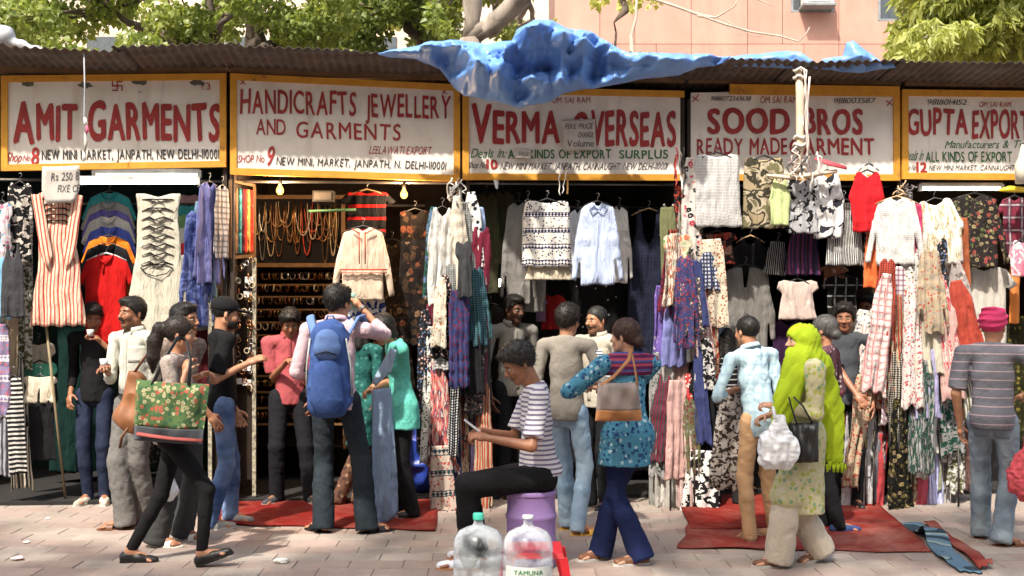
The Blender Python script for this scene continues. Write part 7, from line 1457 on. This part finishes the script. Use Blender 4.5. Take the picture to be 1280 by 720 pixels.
# cords and tassels in front of the signs
Yc = 8.55
mb = MB(); mb.tube([P(105, 66, Yc), P(106, 110, Yc), P(105, 150, Yc), P(108, 170, Yc)], .006, 6); cd_ = mb.build('cord', plain('steel_grey_cord', (.35, .36, .4), .6), None, True, loc=tuple(P(105, 66, Yc))); cd_.name = 'hanging_cord'; tag(cd_, 'thin hanging cord with tassels across the Amit sign', 'cord')
for k, (x, y, h_, col) in enumerate(((106, 152, 10, (.6, .6, .6)), (108, 162, 10, (.5, .12, .2)), (106, 178, 24, (.4, .38, .36)), (104, 196, 12, (.7, .7, .7)))):
    mb = MB(); mb.tube([P(x, y-h_/2, Yc), P(x+1.5, y, Yc-.005), P(x, y+h_/2, Yc)], [.008, .016, .007], 6); mb.build('tassel', plain('tassel%d' % k, col, .8), cd_, True)
tangle('hook_chain', 571, 238, rowY(571, -.4), 20, 34, 'bunch of hooks and white cords holding the first clothes bundle', [(.55, .53, .5), (.2, .2, .2)], 7, 11)
tangle('hook_chain', 704, 226, rowY(704, -.3), 10, 34, 'white cord with knots hanging in front of the Verma sign edge', [(.7, .68, .65), (.5, .3, .1)], 3, 13)
tangle('hook_chain', 850, 206, rowY(850, -.4), 12, 46, 'knotted cords holding the second clothes bundle', [(.6, .58, .55), (.08, .08, .08), (.5, .06, .06)], 6, 17)
tangle('hook_chain', 1128, 236, rowY(1128, -.5), 26, 26, 'wooden hooks and cord holding the right clothes bundle', [(.5, .34, .2), (.12, .1, .1)], 6, 19)
mb = MB(); mb.tube([P(620, 226, rowY(620, -.1)), P(621, 236, rowY(620, -.12))], [.03, .012], 5, flat=.4); tag(mb.build('paper_tag', plain('paper_white', (.75, .74, .72), .7), None, False, loc=tuple(P(620, 230, 9.1))), 'small white tag dangling beneath the Verma sign', 'tag')
# poles carrying the bundles, and the slanting pole at the left
for px, t, y0, y1, lab in ((575, -.34, 235, 640, 'steel pole inside the bundle between stalls nine and ten'), (858, -.38, 205, 650, 'steel pole inside the second bundle'), (1138, -.46, 240, 640, 'steel pole inside the right hand bundle')):
    Y = rowY(px, t); mb = MB(); p0 = P(px, y0, Y); mb.tube([Vector((p0.x, p0.y, .03)), p0], .016, 10); tag(mb.build('rack_pole', m_steel, None, True, loc=(p0.x, p0.y, .03)), lab, 'pole')
Y0 = rowY(60, -.05); mb = MB(); a = P(58, 408, Y0); b_ = P(82, 610, 9.1); mb.tube([a, Vector((b_.x, b_.y, .01))], .011, 8); tag(mb.build('slanting_pole', plain('bamboo', (.22, .17, .10), .7), None, True, loc=tuple(b_)), 'thin pole slanting down under the striped dress', 'pole')
for px, py in ((1082, 655), (1092, 650), (1198, 650), (868, 640), (838, 640)):
    Y = rowY(px, -.6); p = P(px, 560, Y); mb = MB(); mb.tube([Vector((p.x, p.y, 0.004)), p], .007, 6); tag(mb.build('rack_leg_rod', m_sock, None, True, loc=(p.x, p.y, 0)), {1082: 'thin black rod under the light grey trousers', 1092: 'thin black rod under the mustard trousers', 1198: 'thin black rod under the brown lace shawl', 868: 'thin black rod behind the petal skirt', 838: 'thin black rod under the pale grey trousers'}[px], 'rod')
# ---- jewellery panel with necklaces
Yj = rowY(372, .75); jp = empty('necklace_board', P(372, 332, Yj), 'wood framed black board hung with necklaces', 'display board')
def jx(px0, py0, px1, py1, y, th): 
    a, b_ = P(px0, py0, Yj), P(px1, py1, Yj); return MB().box(((a.x+b_.x)/2, y, (a.z+b_.z)/2), (abs(b_.x-a.x), th, abs(a.z-b_.z)))
jx(314, 246, 432, 334, Yj+.03, .02).build('backing', plain('black_velvet', (.008, .007, .007), .95), jp)
m_gw = plain('golden_wood', (.17, .09, .035), .6, sc=12)
for q in ((312, 244, 434, 249), (312, 329, 434, 334), (312, 249, 317, 329), (427, 249, 432, 329)): jx(*q, Yj, .05).build('frame_bar', m_gw, jp)
rg = random.Random(12); metals = [('gold', (.34, .18, .05), 1), ('brass', (.26, .16, .07), 1), ('copper', (.35, .14, .06), 1), ('silver', (.45, .43, .40), 1), ('bone', (.50, .40, .26), 0), ('coral', (.50, .05, .03), 0), ('wood_bead', (.16, .07, .03), 0)]
for k in range(34):
    x = 321+k*3.1+rg.uniform(-2, 2); w_ = rg.choice((6, 9, 13)); h_ = rg.uniform(26, 70) if w_ < 10 else rg.uniform(22, 50); y0 = 251+rg.uniform(0, 14); nm, col, mt = metals[5] if k in (20, 22) else metals[rg.choice((0, 0, 1, 1, 2, 3, 4, 6))]
    mm = plain('jewel_'+nm, col, .3 if mt else .4, .9 if mt else 0, bs=200); pts = []; yd = Yj-.01-.004*(k % 5)
    for i in range(15): u = i/14*2-1; pts.append(P(x+u*w_*(1-.25*u*u), y0+h_*(1-abs(u)**2.2), yd))
    mb = MB(); bump_ = rg.choice((0, 1)); mb.tube(pts, [.0032*(1+(.6 if (i % 2 and bump_) else 0))*(1.5 if 4 < i < 10 else 1) for i in range(15)], 5)
    if k % 3 == 0: mb2 = MB()
    o = mb.build('necklace', mm, None, True, loc=tuple(pts[7])); tag(o, 'bright red bead necklace on the black board' if k in (20, 22) else ('wide ' if w_ > 9 else 'narrow ' if w_ < 8 else '')+nm.replace('_', ' ')+' coloured necklace hanging '+('high' if y0 < 258 else 'low')+' on the wood framed black board', 'necklace', 'necklaces on the black board')
    if k in (20, 22): o['group'] = 'red bead necklaces'
# ---- shelves with bangles and trinkets
Ys_ = rowY(365, .85); sh_ = empty('display_shelf', P(370, 500, Ys_), 'dark shelf rack of bangles and bracelets beneath the necklaces', 'display shelf')
def sx(px0, py0, px1, py1, y, th): a, b_ = P(px0, py0, Ys_), P(px1, py1, Ys_); return MB().box(((a.x+b_.x)/2, y, (a.z+b_.z)/2), (abs(b_.x-a.x), th, abs(a.z-b_.z)))
sx(316, 336, 432, 560, Ys_+.10, .02).build('backing', plain('brown_velvet', (.02, .011, .007), .95), sh_)
for x in (316, 430): sx(x, 334, x+4, 560, Ys_+.02, .16).build('side', m_gw, sh_)
tor = {}
def ring_mesh(R_, r, m, k):
    key = (round(R_, 4), m.name, k)
    if key not in tor:
        mb = MB(); mb.tube([(0, math.cos(a)*R_, math.sin(a)*R_) for a in [i*2*math.pi/10 for i in range(11)]], r, 4, caps=False); me = bpy.data.meshes.new('bangle'); me.from_pydata(mb.v, [], mb.f); me.materials.append(m); [setattr(p, 'use_smooth', True) for p in me.polygons]; tor[key] = me
    return tor[key]
rows_ = [346, 361, 377, 393, 409, 425, 442, 460, 480, 500, 520]; tot = 0
for j, py in enumerate(rows_):
    sx(320, py+9, 430, py+11, Ys_+.02, .13).build('shelf_board', m_gw, sh_)
    mb = MB(); mb.tube([P(320, py-3, Ys_-.02), P(430, py-3, Ys_-.02)], .004, 5); mb.build('rod', m_gw, sh_)
    x = 323
    while x < 428:
        nm, col, mt = metals[rg.choice((0, 1, 1, 2, 3, 4, 6, 6, 2))]; mm = plain('jewel_'+nm, col, .3 if mt else .4, .9 if mt else 0, bs=200)
        if rg.random() < .78: o = shared('bangle', ring_mesh(.032, rg.choice((.004, .006)), mm, rg.randint(0, 2)), None, P(x, py-1, Ys_-.03), (rg.uniform(-.2, .2), rg.uniform(-.1, .1), rg.uniform(-.5, .5)+(.9 if rg.random() < .3 else 0))); tag(o, nm.replace('_', ' ')+' coloured bangle threaded on the '+('topmost', 'second', 'third', 'fourth', 'fifth', 'sixth', 'seventh', 'eighth', 'ninth', 'tenth', 'lowest')[j]+' rod of the shelf rack', 'bangle', 'bangles on the shelf rack'); tot += 1
        x += rg.uniform(3.5, 6)
# earring cards on the stand at the left of stall nine
Ye = rowY(290, .1); es = empty('earring_stand', P(290, 430, Ye), 'tall stand of white earring cards and trinkets left of the shelves', 'display stand')
for x in (263, 318): a = P(x, 322, Ye); MB().box((a.x, Ye, a.z/2+.02), (.03, .03, a.z-.04)).build('upright', plain('patterned_post', (.30, .27, .2), .7, sc=40, var=.8), es)
a, b_ = P(263, 322, Ye), P(318, 600, Ye); MB().box(((a.x+b_.x)/2, Ye+.04, (a.z+b_.z)/2), (b_.x-a.x, .015, a.z-b_.z)).build('backing', plain('brown_velvet', (.02, .011, .007), .95), es)
rg = random.Random(31)
for j in range(9):
    py = 330+j*18.5
    for i in range(4):
        px = 271+i*13+rg.uniform(-1.5, 1.5); c = P(px, py+rg.uniform(-2, 2), Ye-.02); 
        if i < 1 or rg.random() < .35: tag(MB().box(c, (.068, .004, .05)).build('earring_card', plain('card_white', (.60, .58, .56), .7), None, loc=tuple(c)), 'white earring card on the stand at the left of the jewellery', 'earring card', 'white earring cards')
        for q in range(3):
            nm, col, mt = metals[rg.choice((0, 1, 2, 3, 4, 6))]; o = shared('bangle', ring_mesh(.022, .005, plain('jewel_'+nm, col, .35, .8 if mt else 0, bs=200), q), None, c+Vector((rg.uniform(-.04, .04), -.02, rg.uniform(-.05, .03))), (0, 0, rg.uniform(0, 3))); tag(o, nm.replace('_', ' ')+' coloured ring trinket in the '+('topmost', 'second', 'third', 'fourth', 'fifth', 'sixth', 'seventh', 'eighth', 'lowest')[j]+' row of the earring stand', 'trinket', 'trinkets on the earring stand')
c = P(270, 368, Ye-.03); tag(MB().box(c, (.03, .01, .09)).build('price_tag', plain('neon_green', (.15, .65, .08), .5), None, loc=tuple(c)), 'neon green tag on the earring stand', 'tag')
# small things under the sign of stall nine
c = P(405, 246, rowY(405, .2)); bx = empty('speaker_box', c, 'small dark box hanging under the handicrafts sign', 'box'); MB().box(c, (.17, .12, .09)).build('case', plain('box_grey', (.10, .09, .08), .5), bx); MB().box(c+Vector((0, -.063, 0)), (.14, .006, .06)).build('panel', plain('box_panel', (.22, .2, .18), .4), bx)
mb = MB(); mb.tube([P(386, 264, rowY(386, .2)), P(445, 262, rowY(445, .15))], .011, 6); tag(mb.build('green_stick', plain('green_stick', (.08, .20, .10), .6), None, True, loc=tuple(P(386, 264, 9.3))), 'thin green stick across the jacket rail', 'stick')
MB().rowbox(s_of(380), s_of(540), .02, .3, 2.74, 2.76).build('shelf', m_wood, STW[1])
# yellow hanger bar, white pot at the right edge
mb = MB(); a = P(1262, 238, rowY(1262, -.2)); mb.tube([a+Vector((-.09, 0, 0)), a+Vector((0, 0, .012)), a+Vector((.2, 0, 0))], [.01, .028, .02], 8); tag(mb.build('hanger_bar', plain('yellow_plastic', (.75, .55, .03), .4), None, True, loc=tuple(a)), 'bright yellow plastic bar at the right edge', 'bar')
mb = MB(); a = P(1278, 205, rowY(1278, -.3)); mb.tube([a+Vector((0, 0, .16)), a+Vector((0, 0, .06)), a, a-Vector((0, 0, .16))], [.01, .03, .06, .055], 10); tag(mb.build('cloth_pouch', plain('canvas_white', (.62, .57, .48), .9), None, True, loc=tuple(a)), 'cream cloth pouch cut by the right edge over the Gupta sign', 'pouch')
# white piece of cloth bag low behind: blue sacks in stall nine
X = Field((-1.6, 9.1, 0), (-.2, 10.2, 1.2), .016); q = np.array(P(528, 560, 9.45)); X.ell((q[0], 9.45, .34), (.22, .2, .32), k=.03); X.cone((q[0]-.02, 9.45, .6), (q[0]+.03, 9.45, .78), .09, .05, .08); v, f = X.mesh(); v = v+vnormals(v, f)*((.5-np.abs(vnoise(v*9))*2)*.03)[:, None]
tag(meshobj('sack', v, f, plain('blue_sack', (.02, .05, .30), .4), loc=(q[0], 9.45, .03)), 'bright blue plastic sack on the floor behind the woman in teal', 'sack')
X = Field((-2, 9.1, 0), (-1, 10.4, 1.2), .016)
# ================================================================== building behind
m_clad, b = newmat('pink_stone_cladding'); oi = b.n('ShaderNodeObjectInfo'); c = b.coord(); n = b.noise(c, 2.5, 5, .6); n2 = b.noise(b.map(c, (4, 4, .6)), 1, 4)
b.put(b.b.inputs['Base Color'], b.mix(b.ramp(n2, [(.45, (0, 0, 0)), (.75, (.45, .45, .45))]), b.mix(.4, b.ramp(oi.outputs['Random'], [(0, (.40, .205, .16)), (1, (.47, .26, .205))]), b.ramp(n, [(.3, (.38, .19, .145)), (.7, (.50, .29, .23))])), (.50, .33, .25))); b.put(b.b.inputs['Roughness'], .85); b.bump(b.noise(c, 25, 4), .2, .01)
YB = 24.0; bd = empty('building', (9, YB, 0), 'pink stone clad building behind the market at the right', 'building')
def wx(px): return (px-640)*YB/F
x0 = wx(694); x1 = x0+14.5; 
wins = [(992, 1047, -40, 12), (1102, 1162, -40, 23)]
WN = [(wx(a), wx(b_), P(0, d_, YB).z, P(0, c_, YB).z) for a, b_, c_, d_ in wins]
MB().box(((x0+x1)/2, YB+2.3, 5.5), (x1-x0, 4.0, 11)).build('wall', plain('joint_brown', (.30, .17, .13), .9), bd)
cw, ch = 1.22, 1.02; k = 0; j = 0; z = 4.2
zs = [4.2+ch*i for i in range(8)]
for j, z in enumerate(zs):
    x = x0+(0 if j % 2 == 0 else 0); i = 0
    while x < x1-.1:
        wd = min((cw, cw*.62, cw)[(i+j) % 3] if i else cw*.8, x1-x)
        a0, a1, z0, z1 = x+.006, x+wd-.006, z+.006, z+ch-.006
        segs = [(a0, a1, z0, z1)]
        for (u0, u1, v0, v1) in WN:
            new = []
            for (p0, p1, r0_, r1_) in segs:
                if p1 <= u0 or p0 >= u1 or r1_ <= v0 or r0_ >= v1: new.append((p0, p1, r0_, r1_)); continue
                if p0 < u0: new.append((p0, u0, r0_, r1_))
                if p1 > u1: new.append((u1, p1, r0_, r1_))
                if r0_ < v0: new.append((max(p0, u0), min(p1, u1), r0_, v0))
                if r1_ > v1: new.append((max(p0, u0), min(p1, u1), v1, r1_))
            segs = new
        for (p0, p1, r0_, r1_) in segs:
            if p1-p0 > .03 and r1_-r0_ > .03: MB().box(((p0+p1)/2, YB+.27, (r0_+r1_)/2), (p1-p0, .06+.006*((i*7+j*3) % 3), r1_-r0_)).build('panel', m_clad, bd)
        x += wd; i += 1
m_glass = plain('dark_window_glass', (.05, .06, .07), .1, bump=0, spec=.8); m_alu = plain('grey_window_frame', (.22, .23, .24), .5)
for k, (u0, u1, v0, v1) in enumerate(WN):
    w_ = MB().box(((u0+u1)/2, YB+.285, (v0+v1)/2), (u1-u0-.01, .01, v1-v0-.01)).build('window', m_glass, bd)
    for q in (u0+.03, (u0+u1)/2, u1-.03): MB().box((q, YB+.26, (v0+v1)/2), (.05, .05, v1-v0-.02)).build('frame', m_alu, w_)
    MB().box(((u0+u1)/2, YB+.262, v0+.03), (u1-u0-.07, .045, .05)).build('sill', m_alu, w_)
ac = empty('air_conditioner', ((WN[0][0]+WN[0][1])/2, YB+.1, WN[0][2]), 'white window air conditioner at the top of the pink building', 'air conditioner'); cx = (WN[0][0]+WN[0][1])/2
MB().box((cx+.05, YB+.05, WN[0][2]+.31), (.62, .36, .42)).build('case', plain('ac_white', (.6, .6, .58), .6), ac)
for i in range(7): MB().box((cx+.05, YB-.135, WN[0][2]+.15+.05*i), (.52, .012, .014)).build('louvre', m_alu, ac)
MB().box((cx+.05, YB+.05, WN[0][2]+.075), (.7, .5, .05)).build('bracket', m_alu, ac)
# ================================================================== trees
def leafmat(nm, c1, c2, trans=.5):
    m, b = newmat(nm); g = b.n('ShaderNodeNewGeometry'); n = b.noise(g.outputs['Position'], 1.1, 3); rnd = g.outputs['Random Per Island']
    colr = b.mix(.5, b.ramp(rnd, [(0, c1), (1, c2)]), b.ramp(n, [(.35, c1), (.65, c2)]))
    b.put(b.b.inputs['Base Color'], colr); b.put(b.b.inputs['Roughness'], .45)
    tr = b.n('ShaderNodeBsdfTranslucent'); b.put(tr.inputs[0], b.mix(1, colr, (1.0, 1.0, .45), 'MULTIPLY')); ms = b.n('ShaderNodeMixShader'); ms.inputs[0].default_value = trans
    b.l(b.b.outputs[0], ms.inputs[1]); b.l(tr.outputs[0], ms.inputs[2]); b.l(ms.outputs[0], b.out.inputs[0]); return m
m_bark, b = newmat('tree_bark'); c = b.coord(); n = b.noise(b.map(c, (6, 6, 1.6)), 1, 6, .65); b.put(b.b.inputs['Base Color'], b.ramp(n, [(.3, (.14, .11, .085)), (.7, (.36, .31, .26))])); b.put(b.b.inputs['Roughness'], .9); b.bump(n, .8, .03)
m_barkd, b = newmat('dark_bark'); c = b.coord(); n = b.noise(b.map(c, (6, 6, 1.6)), 1, 6, .65); b.put(b.b.inputs['Base Color'], b.ramp(n, [(.3, (.05, .038, .028)), (.7, (.14, .105, .08))])); b.put(b.b.inputs['Roughness'], .9); b.bump(n, .8, .03)
def leaves(cl, n, size, rg, droop=.5, long=1.0, sprig=0):
    """cl: clusters (centre, radius xyz); small folded leaves spread through each cluster"""
    tot = sum(r[0]*r[1]*r[2] for _, r in cl); V = []; Fc = []
    for c, r in cl:
        m = int(n*r[0]*r[1]*r[2]/tot)+1; d = rg.normal(size=(m, 3)); d /= np.linalg.norm(d, axis=1)[:, None]; d *= rg.uniform(.2, 1, (m, 1))**.45; p = np.array(c)+d*np.array(r)
        ax = rg.normal(size=(m, 3)); ax[:, 2] -= droop*1.6; ax /= np.linalg.norm(ax, axis=1)[:, None]; sd = np.cross(ax, rg.normal(size=(m, 3))); sd /= np.linalg.norm(sd, axis=1)[:, None]; nn = np.cross(ax, sd)
        s_ = size*rg.uniform(.6, 1.35, (m, 1)); L = ax*s_*long; Wd = sd*s_*.42; 
        q = np.stack([p, p+L*.35+Wd+nn*s_*.12, p+L, p+L*.35-Wd+nn*s_*.12, p+L*.4], 1); b_ = len(V) and sum(len(x) for x in V)
        base = (sum(len(x) for x in V) if V else 0)+np.arange(m)*5; V.append(q.reshape(-1, 3)); Fc.append(np.stack([base, base+1, base+2, base+4], 1)); Fc.append(np.stack([base, base+4, base+2, base+3], 1))
    return np.concatenate(V), np.concatenate(Fc)
def limb(name, pts, rs, m, parent, n=9):
    mb = MB(); mb.tube(pts, rs, n); return mb.build(name, m, parent, True)
def wob(a, b_, k, rg, amp): 
    a, b_ = Vector(a), Vector(b_); out = []
    for i in range(k+1): t = i/k; out.append(a.lerp(b_, t)+Vector((rg.uniform(-1, 1), rg.uniform(-1, 1), rg.uniform(-.5, .5)))*amp*math.sin(math.pi*t))
    return out
def tree(label, base, fork, limbs, clusters, nleaf, size, m_l, m_b, seed, r0_=.2, droop=.5, long=1.0, lr=.07, twigs=14, name='tree', bend=.18):
    rg = random.Random(seed); nr = np.random.default_rng(seed); root = empty(name, base, label, 'tree')
    limb('trunk', wob(base, fork, 6, rg, .10), [r0_*(1.25-.5*i/6) for i in range(7)], m_b, root, 12)
    ends = []
    for e in limbs:
        limb('limb', wob(fork, e, 5, rg, bend), [r0_*.62, r0_*.5, lr*1.1, lr*.9, lr*.6, lr*.35], m_b, root); ends.append(Vector(e))
    mb = MB()
    for k in range(twigs):
        c, r = clusters[k % len(clusters)]; s_ = min(ends, key=lambda e: (e-Vector(c)).length) if ends else Vector(fork); mb.tube(wob(s_, Vector(c)+Vector((rg.uniform(-1, 1)*r[0], rg.uniform(-1, 1)*r[1], rg.uniform(-1, 1)*r[2]))*.7, 4, rg, .12), [lr*.35, lr*.3, lr*.22, lr*.15, lr*.08], 5)
    o = mb.build('twigs', m_b, root, True); o['kind'] = 'stuff'
    V, Fc = leaves(clusters, nleaf, size, nr, droop, long); o = meshobj('crown', V, Fc, m_l, root, smooth=False); o['kind'] = 'stuff'; return root
ml1 = leafmat('broad_leaf_green', (.11, .17, .03), (.42, .47, .14), .5); ml2 = leafmat('yellow_green_leaf', (.34, .38, .09), (.55, .56, .20), .5); ml3 = leafmat('deep_green_leaf', (.08, .13, .03), (.28, .33, .09), .5)
def cl(specs, Y, dY, rg):
    out = []
    for px, py, w_, h_ in specs: y = Y+rg.uniform(-dY, dY); out.append((tuple(P(px, py, y)), (w_*y/F, rg.uniform(.5, 1.0), h_*y/F)))
    return out
rg = random.Random(20)
def fill(px0, px1, py0, py1, n, w_, h_): return [(rg.uniform(px0, px1), rg.uniform(py0, py1), w_*rg.uniform(.6, 1.3), h_*rg.uniform(.6, 1.3)) for _ in range(n)]
tree('leafy tree rising behind the Amit sign with a forked brown trunk', P(235, HZ, 14)-Vector((0, 0, CAMZ)), P(232, 70, 14), [P(205, -20, 13.8), P(262, -30, 14.3), P(140, 10, 14.2), P(290, 20, 13.7)], cl(fill(-40, 270, -60, 75, 26, 34, 22), 14, 1.2, rg), 11500, .085, ml1, m_barkd, 1, .19)
tree('dense green tree behind the left half of the handicrafts sign', P(335, HZ, 15)-Vector((0, 0, CAMZ)), P(318, 66, 15), [P(310, -30, 15), P(350, -10, 14.6), P(400, 20, 15.2)], cl(fill(270, 430, -60, 78, 17, 32, 22), 15, 1.2, rg), 8500, .085, ml1, m_barkd, 2, .22)
tree('darker tree with a thin straight stem left of the pale trunk', P(528, HZ, 16.5)-Vector((0, 0, CAMZ)), P(529, 60, 16.5), [P(531, -30, 16.5), P(490, 5, 16.2), P(560, 0, 16.8)], cl(fill(425, 575, -60, 72, 15, 32, 22), 16.5, 1.0, rg), 8000, .085, ml3, m_barkd, 3, .10)
tree('large pale barked tree above the left of the tarpaulin', P(586, HZ, 13)-Vector((0, 0, CAMZ)), P(588, 48, 13), [P(590, -60, 13), P(660, 2, 12.8), P(700, -40, 12.6)], cl([(545, 20, 16, 18), (625, 30, 16, 12), (650, 45, 14, 10), (615, -20, 40, 18), (560, 48, 14, 10)]+fill(540, 690, -70, -20, 6, 34, 16), 14.2, .5, rg), 3600, .09, ml1, m_bark, 4, .17, lr=.11, bend=.05)
tree('thin far tree seen between trunks behind the tarpaulin', P(640, HZ, 19)-Vector((0, 0, CAMZ)), P(640, 60, 19), [P(636, -30, 19), P(655, 0, 19)], cl(fill(450, 690, -50, 62, 12, 26, 20), 19.5, 1.0, rg), 4200, .09, ml2, m_barkd, 5, .07)
tree('feathery yellow green tree at the top right corner', P(1330, HZ, 12)-Vector((0, 0, CAMZ)), P(1310, 60, 12), [P(1200, 10, 12), P(1160, 40, 11.8), P(1260, -20, 12), P(1250, 60, 11.9)], cl([(1150, 30, 28, 22), (1180, 8, 36, 22), (1172, 58, 34, 20), (1215, 40, 40, 28), (1205, 75, 34, 14), (1250, 20, 44, 30), (1262, 60, 36, 26), (1300, 30, 40, 40), (1160, -20, 30, 20), (1230, -25, 50, 20), (1138, 45, 14, 12), (1148, 66, 16, 12)], 12, .5, rg), 15000, .058, ml2, m_bark, 6, .14, droop=.9, long=2.1, lr=.04)
tree('small tree tip showing leaves at the top of the pink building', P(760, HZ, 21)-Vector((0, 0, CAMZ)), P(770, 40, 21), [P(780, -20, 21)], cl([(752, -4, 16, 8), (788, -2, 18, 8), (822, -8, 14, 8)], 21, .4, rg), 260, .13, ml2, m_barkd, 7, .03, twigs=4)
# bare tree whose twigs cross the pink building
bt = empty('bare_tree', P(795, HZ, 17)-Vector((0, 0, CAMZ)), 'leafless tree whose twigs cross the face of the pink building', 'tree'); pale_b = plain('pale_twig_bark', (.42, .34, .28), .85)
limb('trunk', [P(797, HZ, 17)-Vector((0, 0, CAMZ)), P(795, 200, 17), P(791, 72, 17), P(789, 45, 17), P(795, 22, 17), P(797, -30, 17)], [.09, .07, .045, .03, .022, .015], pale_b, bt)
for pts, r_ in (([(798, -12), (815, -2), (845, 8), (872, 18), (905, 30), (940, 40), (975, 45), (998, 52), (1007, 44), (1012, 34)], .024), ([(872, 20), (895, 22), (918, 8), (925, -8)], .02), ([(860, 14), (905, 24), (940, 44), (955, 46)], .01), ([(930, -8), (958, 4), (968, 8)], .012), ([(905, 30), (920, 42), (948, 46)], .008)):
    limb('branch', [P(x, y, 16.8-.004*(x-800)) for x, y in pts], [r_*(1-.7*i/(len(pts)-1)) for i in range(len(pts))], pale_b, bt, 6)
# the street tree over the photographer, which dapples the pavement
rg = random.Random(44); cls = []
for k in range(60):
    x, y = rg.uniform(-8.5, 6.5), rg.uniform(-3.6, 2.6)
    cls.append(((x, y, 8.2+rg.uniform(-.9, .9)), (rg.uniform(.6, 1.25), rg.uniform(.5, 1.1), rg.uniform(.35, .7))))
tree('broad street tree spreading over the pavement where the photographer stands', (-5.2, -1.5, 0), (-4.8, -1.3, 5.4), [(-7.5, -1, 7.8), (-3, 1, 7.9), (-1, -2, 8.2), (2.5, -.5, 8.4), (5, -2, 8.5)], cls, 20000, .17, ml1, m_bark, 9, .3, twigs=60)

# unseen building added across the street; it cuts low sky light into the stalls
ob = empty('building', (0, -16, 0), 'unseen long low building added across the street to cut low sky light', 'building'); MB().box((0, -20, 6.5), (110, 8, 13)).build('wall', plain('dull_brick', (.16, .10, .08), .9), ob)
for i in range(24): MB().box((-46+i*4, -15.98, 3.5), (1.8, .06, 2.0)).build('window', m_glass, ob); MB().box((-46+i*4, -15.98, 8), (1.8, .06, 2.0)).build('window', m_glass, ob)
fb = empty('building', (-8, 34, 0), 'pale sunlit building glimpsed through the leaves at the left', 'building'); MB().box((-8.2, 36, 6), (19.5, 4, 12)).build('wall', plain('pale_peach_plaster', (.62, .50, .40), .9, sc=1), fb)
for i in range(9):
    for z in (3, 6, 9): MB().box((-16.6+i*2.1, 33.98, z), (1.0, .06, 1.5)).build('window', m_glass, fb)
